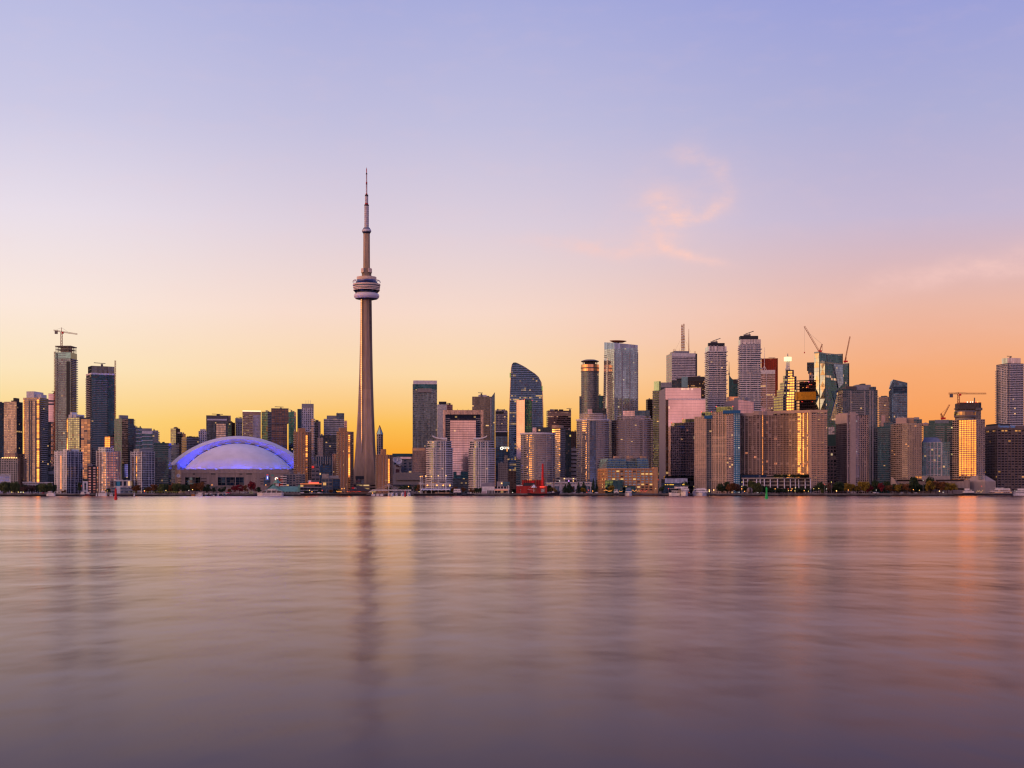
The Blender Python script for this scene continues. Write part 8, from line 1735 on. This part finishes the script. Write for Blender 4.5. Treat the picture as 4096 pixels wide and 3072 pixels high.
for i, (xa, xb) in enumerate(zip(xs, xs[1:])):
    for j in range(6):
        t0, t1 = j / 6, (j + 1) / 6; s0, s1 = sin(pi * t0), sin(pi * t1)
        ua, ub = U_(xa + (xb - xa) * t0), U_(xa + (xb - xa) * t1)
        za0, za1 = Q_(442 - 14 * s0 if i else 450 - 24 * s0), Q_(442 - 14 * s1 if i else 450 - 24 * s1)
        m.face([(ua, -5, za0), (ub, -5, za1), (ub, 5, Q_(408)), (ua, 5, Q_(408))], WHITE); m.face([(ua, 5, Q_(408)), (ub, 5, Q_(408)), (ub, 14, za1), (ua, 14, za0)], WHITE)
weld(m.obj('canopy', r_)); MB().box(U_(650), U_(1140), 12, 16, 0, Q_(440), DARK).obj('back_wall', r_); MB().box(U_(700), U_(740), 0, 6, 0, Q_(452), solid('tan_booth', (.25, .18, .14), .7)).obj('booth', r_)
for xa, xb in ((885, 930), (955, 1040), (1050, 1135)): MB().box(U_(xa), U_(xb), -6, -5, 0, Q_(472), TANP).obj('low_wall', r_)
for x in (752, 915, 1025, 1141): MB().lathe([(0, -.8), (.95, -.3), (.8, .5), (0, .9)], HOT, 8).obj('flood_light', r_, (U_(x), -1.6, Q_(352)))
b = T('pavilion', 'white waterfront pavilion with sloping grey roof and lit terrace left of the red power house', 'D', 1690, 1690, 2170, 372, 1800, 'building', dep=22)
W = b.W; MB().box(0, b.U(1910), 0, 20, 0, b.H, WHITE, ROOF).obj('wall', b.root); MB().box(b.U(1910), W, 2, 20, 0, b.H, fac(wall=(.5, .47, .48), glass=(.08, .08, .10), bay=4, fl=5.5, wx=.75, wy=.7, lit=.1), ROOF).obj('glazed_wall', b.root)
MB().prism([(b.U(1676), 6), (b.U(1910), 6), (b.U(1910), 24), (b.U(1676), 24)], b.H + .02, [b.Z(318), b.Z(300), b.Z(300), b.Z(318)], solid('grey_cladding', (.28, .27, .33), .6), LIGHT).obj('upper_wall', b.root)
MB().box(b.U(1955), b.U(2055), 4, 20, b.H + .02, b.Z(284), solid('grey_cladding_two', (.30, .28, .31), .6)).obj('upper_block', b.root); MB().box(b.U(2055), b.U(2172), 5, 20, b.H + .02, b.Z(292), G_TEAL, LIGHT).obj('glass_block', b.root); MB().lathe([(.7, 0), (.7, .5), (0, .8)], WARM, 8).obj('wall_light', b.root, (b.U(2035), 3.4, b.Z(318)))
MB().box(b.U(1912), b.U(2148), -4.2, -3.8, b.Z(436), b.Z(428), lamp('terrace_glow', (1, .25, .10), 1.3)).obj('lit_parapet', b.root); MB().box(b.U(1912), b.U(2148), -4, 2, b.Z(445), b.Z(437), GREY).obj('terrace', b.root); MB().box(b.U(2140), b.U(2152), -4.4, -3, 0, b.Z(345), WHITE).obj('post', b.root); MB().box(b.U(1692), b.U(1768), -.5, -.05, 0, b.Z(455), solid('pale_pink_wall', (.60, .46, .48), .7)).obj('low_wall', b.root)
for i in range(5): MB().box(b.U(1785 + i * 24), b.U(1802 + i * 24), -.12, .2, 0, b.Z(440), DARK).obj('window', b.root)
# elevated road before the stadium
Y = 1960; x0, x1 = X('B', 1320, Y), X('B', 1990, Y); r_ = empty('elevated_road', (x0, Y, GZ)); tag(r_, 'elevated road deck on pale columns in front of the stadium', 'road bridge')
MB().box(0, x1 - x0, 0, 12, Z('B', 388, Y) - GZ, Z('B', 372, Y) - GZ, solid('road_deck', (.13, .15, .14), .8)).obj('deck', r_)
for x in (1485, 1514, 1524, 1600, 1780): MB().box(X('B', x, Y) - x0 - .7, X('B', x, Y) - x0 + .7, 2, 5, 0, Z('B', 388, Y) - GZ, CONC).obj('column', r_)
# split granite ball
Y = shore(X('F', 1895, 1850)) + 10; r_ = empty('stone_sculpture', (X('F', 1895, Y), Y, GZ)); tag(r_, 'big round stone ball split down the middle, under the willows', 'sculpture'); R_ = 52 * .23146 / F * Y
for s_ in (-1, 1):
    m = MB(); m.lathe([(R_ * sin(pi * i / 14), R_ - R_ * cos(pi * i / 14)) for i in range(15)], solid('granite', (.26, .20, .19), .8), 24)
    keep = [i for i, f in enumerate(m.f) if all(s_ * m.v[j][0] > .25 for j in f)]
    m2 = MB()
    for i in keep: m2.face([m.v[j] for j in m.f[i]], m.m[i])
    m2.obj('half_ball', r_)
MB().box(-.5, .5, -R_ * .7, R_ * .7, 0, R_ * 1.9, DARK).obj('core', r_)
# parked vehicles on the quay roads
def car(k, x, col_, van=False):
    px = VIEW[k][0] + x * VIEW[k][2]; Y = shore((px - 2048) / F * 1780) + 15; o_ = empty('parked_van' if van else 'parked_car', (X(k, x, Y), Y, GZ)); h = 2.3 if van else 1.45
    MB().prism([(-2.2, -.9), (2.2, -.9), (2.2, .9), (-2.2, .9)], .35, h * .62, col_, col_, fit=False, bottom=True).obj('body', o_)
    MB().prism([(-1.6, -.85), (1.4, -.85), (1.4, .85), (-1.6, .85)], h * .62, h, DGLASS, col_, fit=False, pts1=[(-1.2, -.7), (.8, -.7), (.8, .7), (-1.2, .7)]).obj('cabin', o_)
    for a in (-1.4, 1.4):
        for s_ in (-.92, .92): MB().tube((a, s_ - .1, .35), (a, s_ + .1, .35), .35, DARK, 10).obj('wheel', o_)
    later(o_, 'parked white van' if van else {WHITE: 'parked white car', RED: 'parked red car', DARK: 'parked dark car', GREY: 'parked grey car'}[col_], 'van' if van else 'car', px, 'vehicles parked along the quay')
for k, x, c_, v in [('A', 690, WHITE, 0), ('A', 640, GREY, 0), ('A', 735, RED, 0), ('A', 180, WHITE, 0), ('A', 430, WHITE, 0), ('B', 1720, RED, 1), ('B', 1755, RED, 0), ('B', 1660, WHITE, 0), ('B', 1985, WHITE, 0), ('B', 2030, GREY, 0), ('B', 2080, DARK, 0), ('C', 800, WHITE, 1), ('C', 960, WHITE, 0), ('C', 1085, WHITE, 1), ('C', 1120, WHITE, 0), ('C', 1010, GREY, 0), ('C', 1180, DARK, 0),
                    ('E', 1365, WHITE, 0), ('E', 1460, WHITE, 1), ('G', 1840, WHITE, 1), ('G', 1890, WHITE, 0), ('H', 100, WHITE, 0), ('H', 340, WHITE, 0), ('H', 230, GREY, 0)]: car(k, x, c_, bool(v))
# kiosk, awnings and the terrace lights before the warehouse
Y = shore(X('B', 2130, 1780)) + 6; o_ = empty('kiosk', (X('B', 2130, Y), Y, GZ)); tag(o_, 'pale yellow-green kiosk on the quay right of the red maples', 'kiosk'); MB().box(-2.4, 2.4, -1.5, 1.5, 0, 2.8, solid('kiosk_wall', (.42, .48, .26), .7)).obj('wall', o_); MB().box(-2.7, 2.7, -1.8, 1.8, 2.8, 3.1, LIGHT).obj('roof', o_); MB().box(-1.6, 1.6, -1.58, -1.5, 1.2, 2.3, DARK).obj('hatch', o_)
def glow(label, k, x0, x1, y0, y1, mat, n_=9):
    px = VIEW[k][0] + (x0 + x1) / 2 * VIEW[k][2]; Y = shore((px - 2048) / F * 1780) + 9; xo = X(k, x0, Y); L_ = X(k, x1, Y) - xo
    o_ = empty('string_lights', (xo, Y, GZ)); tag(o_, label, 'string lights'); za, zb_ = Z(k, y1, Y) - GZ, Z(k, y0, Y) - GZ; rr = random.Random(label)
    m = MB()
    for i in range(4): m.tube((L_ * i / 3, 0, 0), (L_ * i / 3, 0, zb_), .08, STEEL, 4)
    m.tube((0, 0, zb_), (L_, 0, zb_), .05, STEEL, 3); m.obj('post_frame', o_)
    for i in range(n_): MB().lathe([(0, -.28), (.3, 0), (0, .28)], mat, 6).obj('bulb', o_, (L_ * (i + .5) / n_, -.1, rr.uniform(za, zb_)))
glow('orange-red string lights on the terrace right of the blue-topped tug', 'E', 2070, 2212, 430, 470, HOT, 16); glow('red string lights left of the brick warehouse ferry quay', 'F', 0, 130, 425, 472, REDL, 16); glow('orange string lights over the terrace between the two tugs', 'E', 1850, 1910, 440, 460, HOT, 6)
glow('orange string lights left of the white and navy tug', 'E', 1650, 1720, 442, 464, HOT, 8); glow('short orange string lights before the green entrance hall', 'E', 1585, 1645, 428, 440, HOT, 7); glow('glowing orange lights by the tavern, left of its gable', 'C', 1388, 1485, 450, 466, HOT, 12); glow('dull red lights along the tavern terrace', 'C', 1560, 1820, 452, 470, REDL, 12)
glow('mixed warm lights before the flared hotel foot', 'H', 1380, 1500, 440, 470, WARM, 7); glow('white lights on the yachts at the right edge', 'H', 2020, 2200, 430, 470, COOL, 8)
settle()
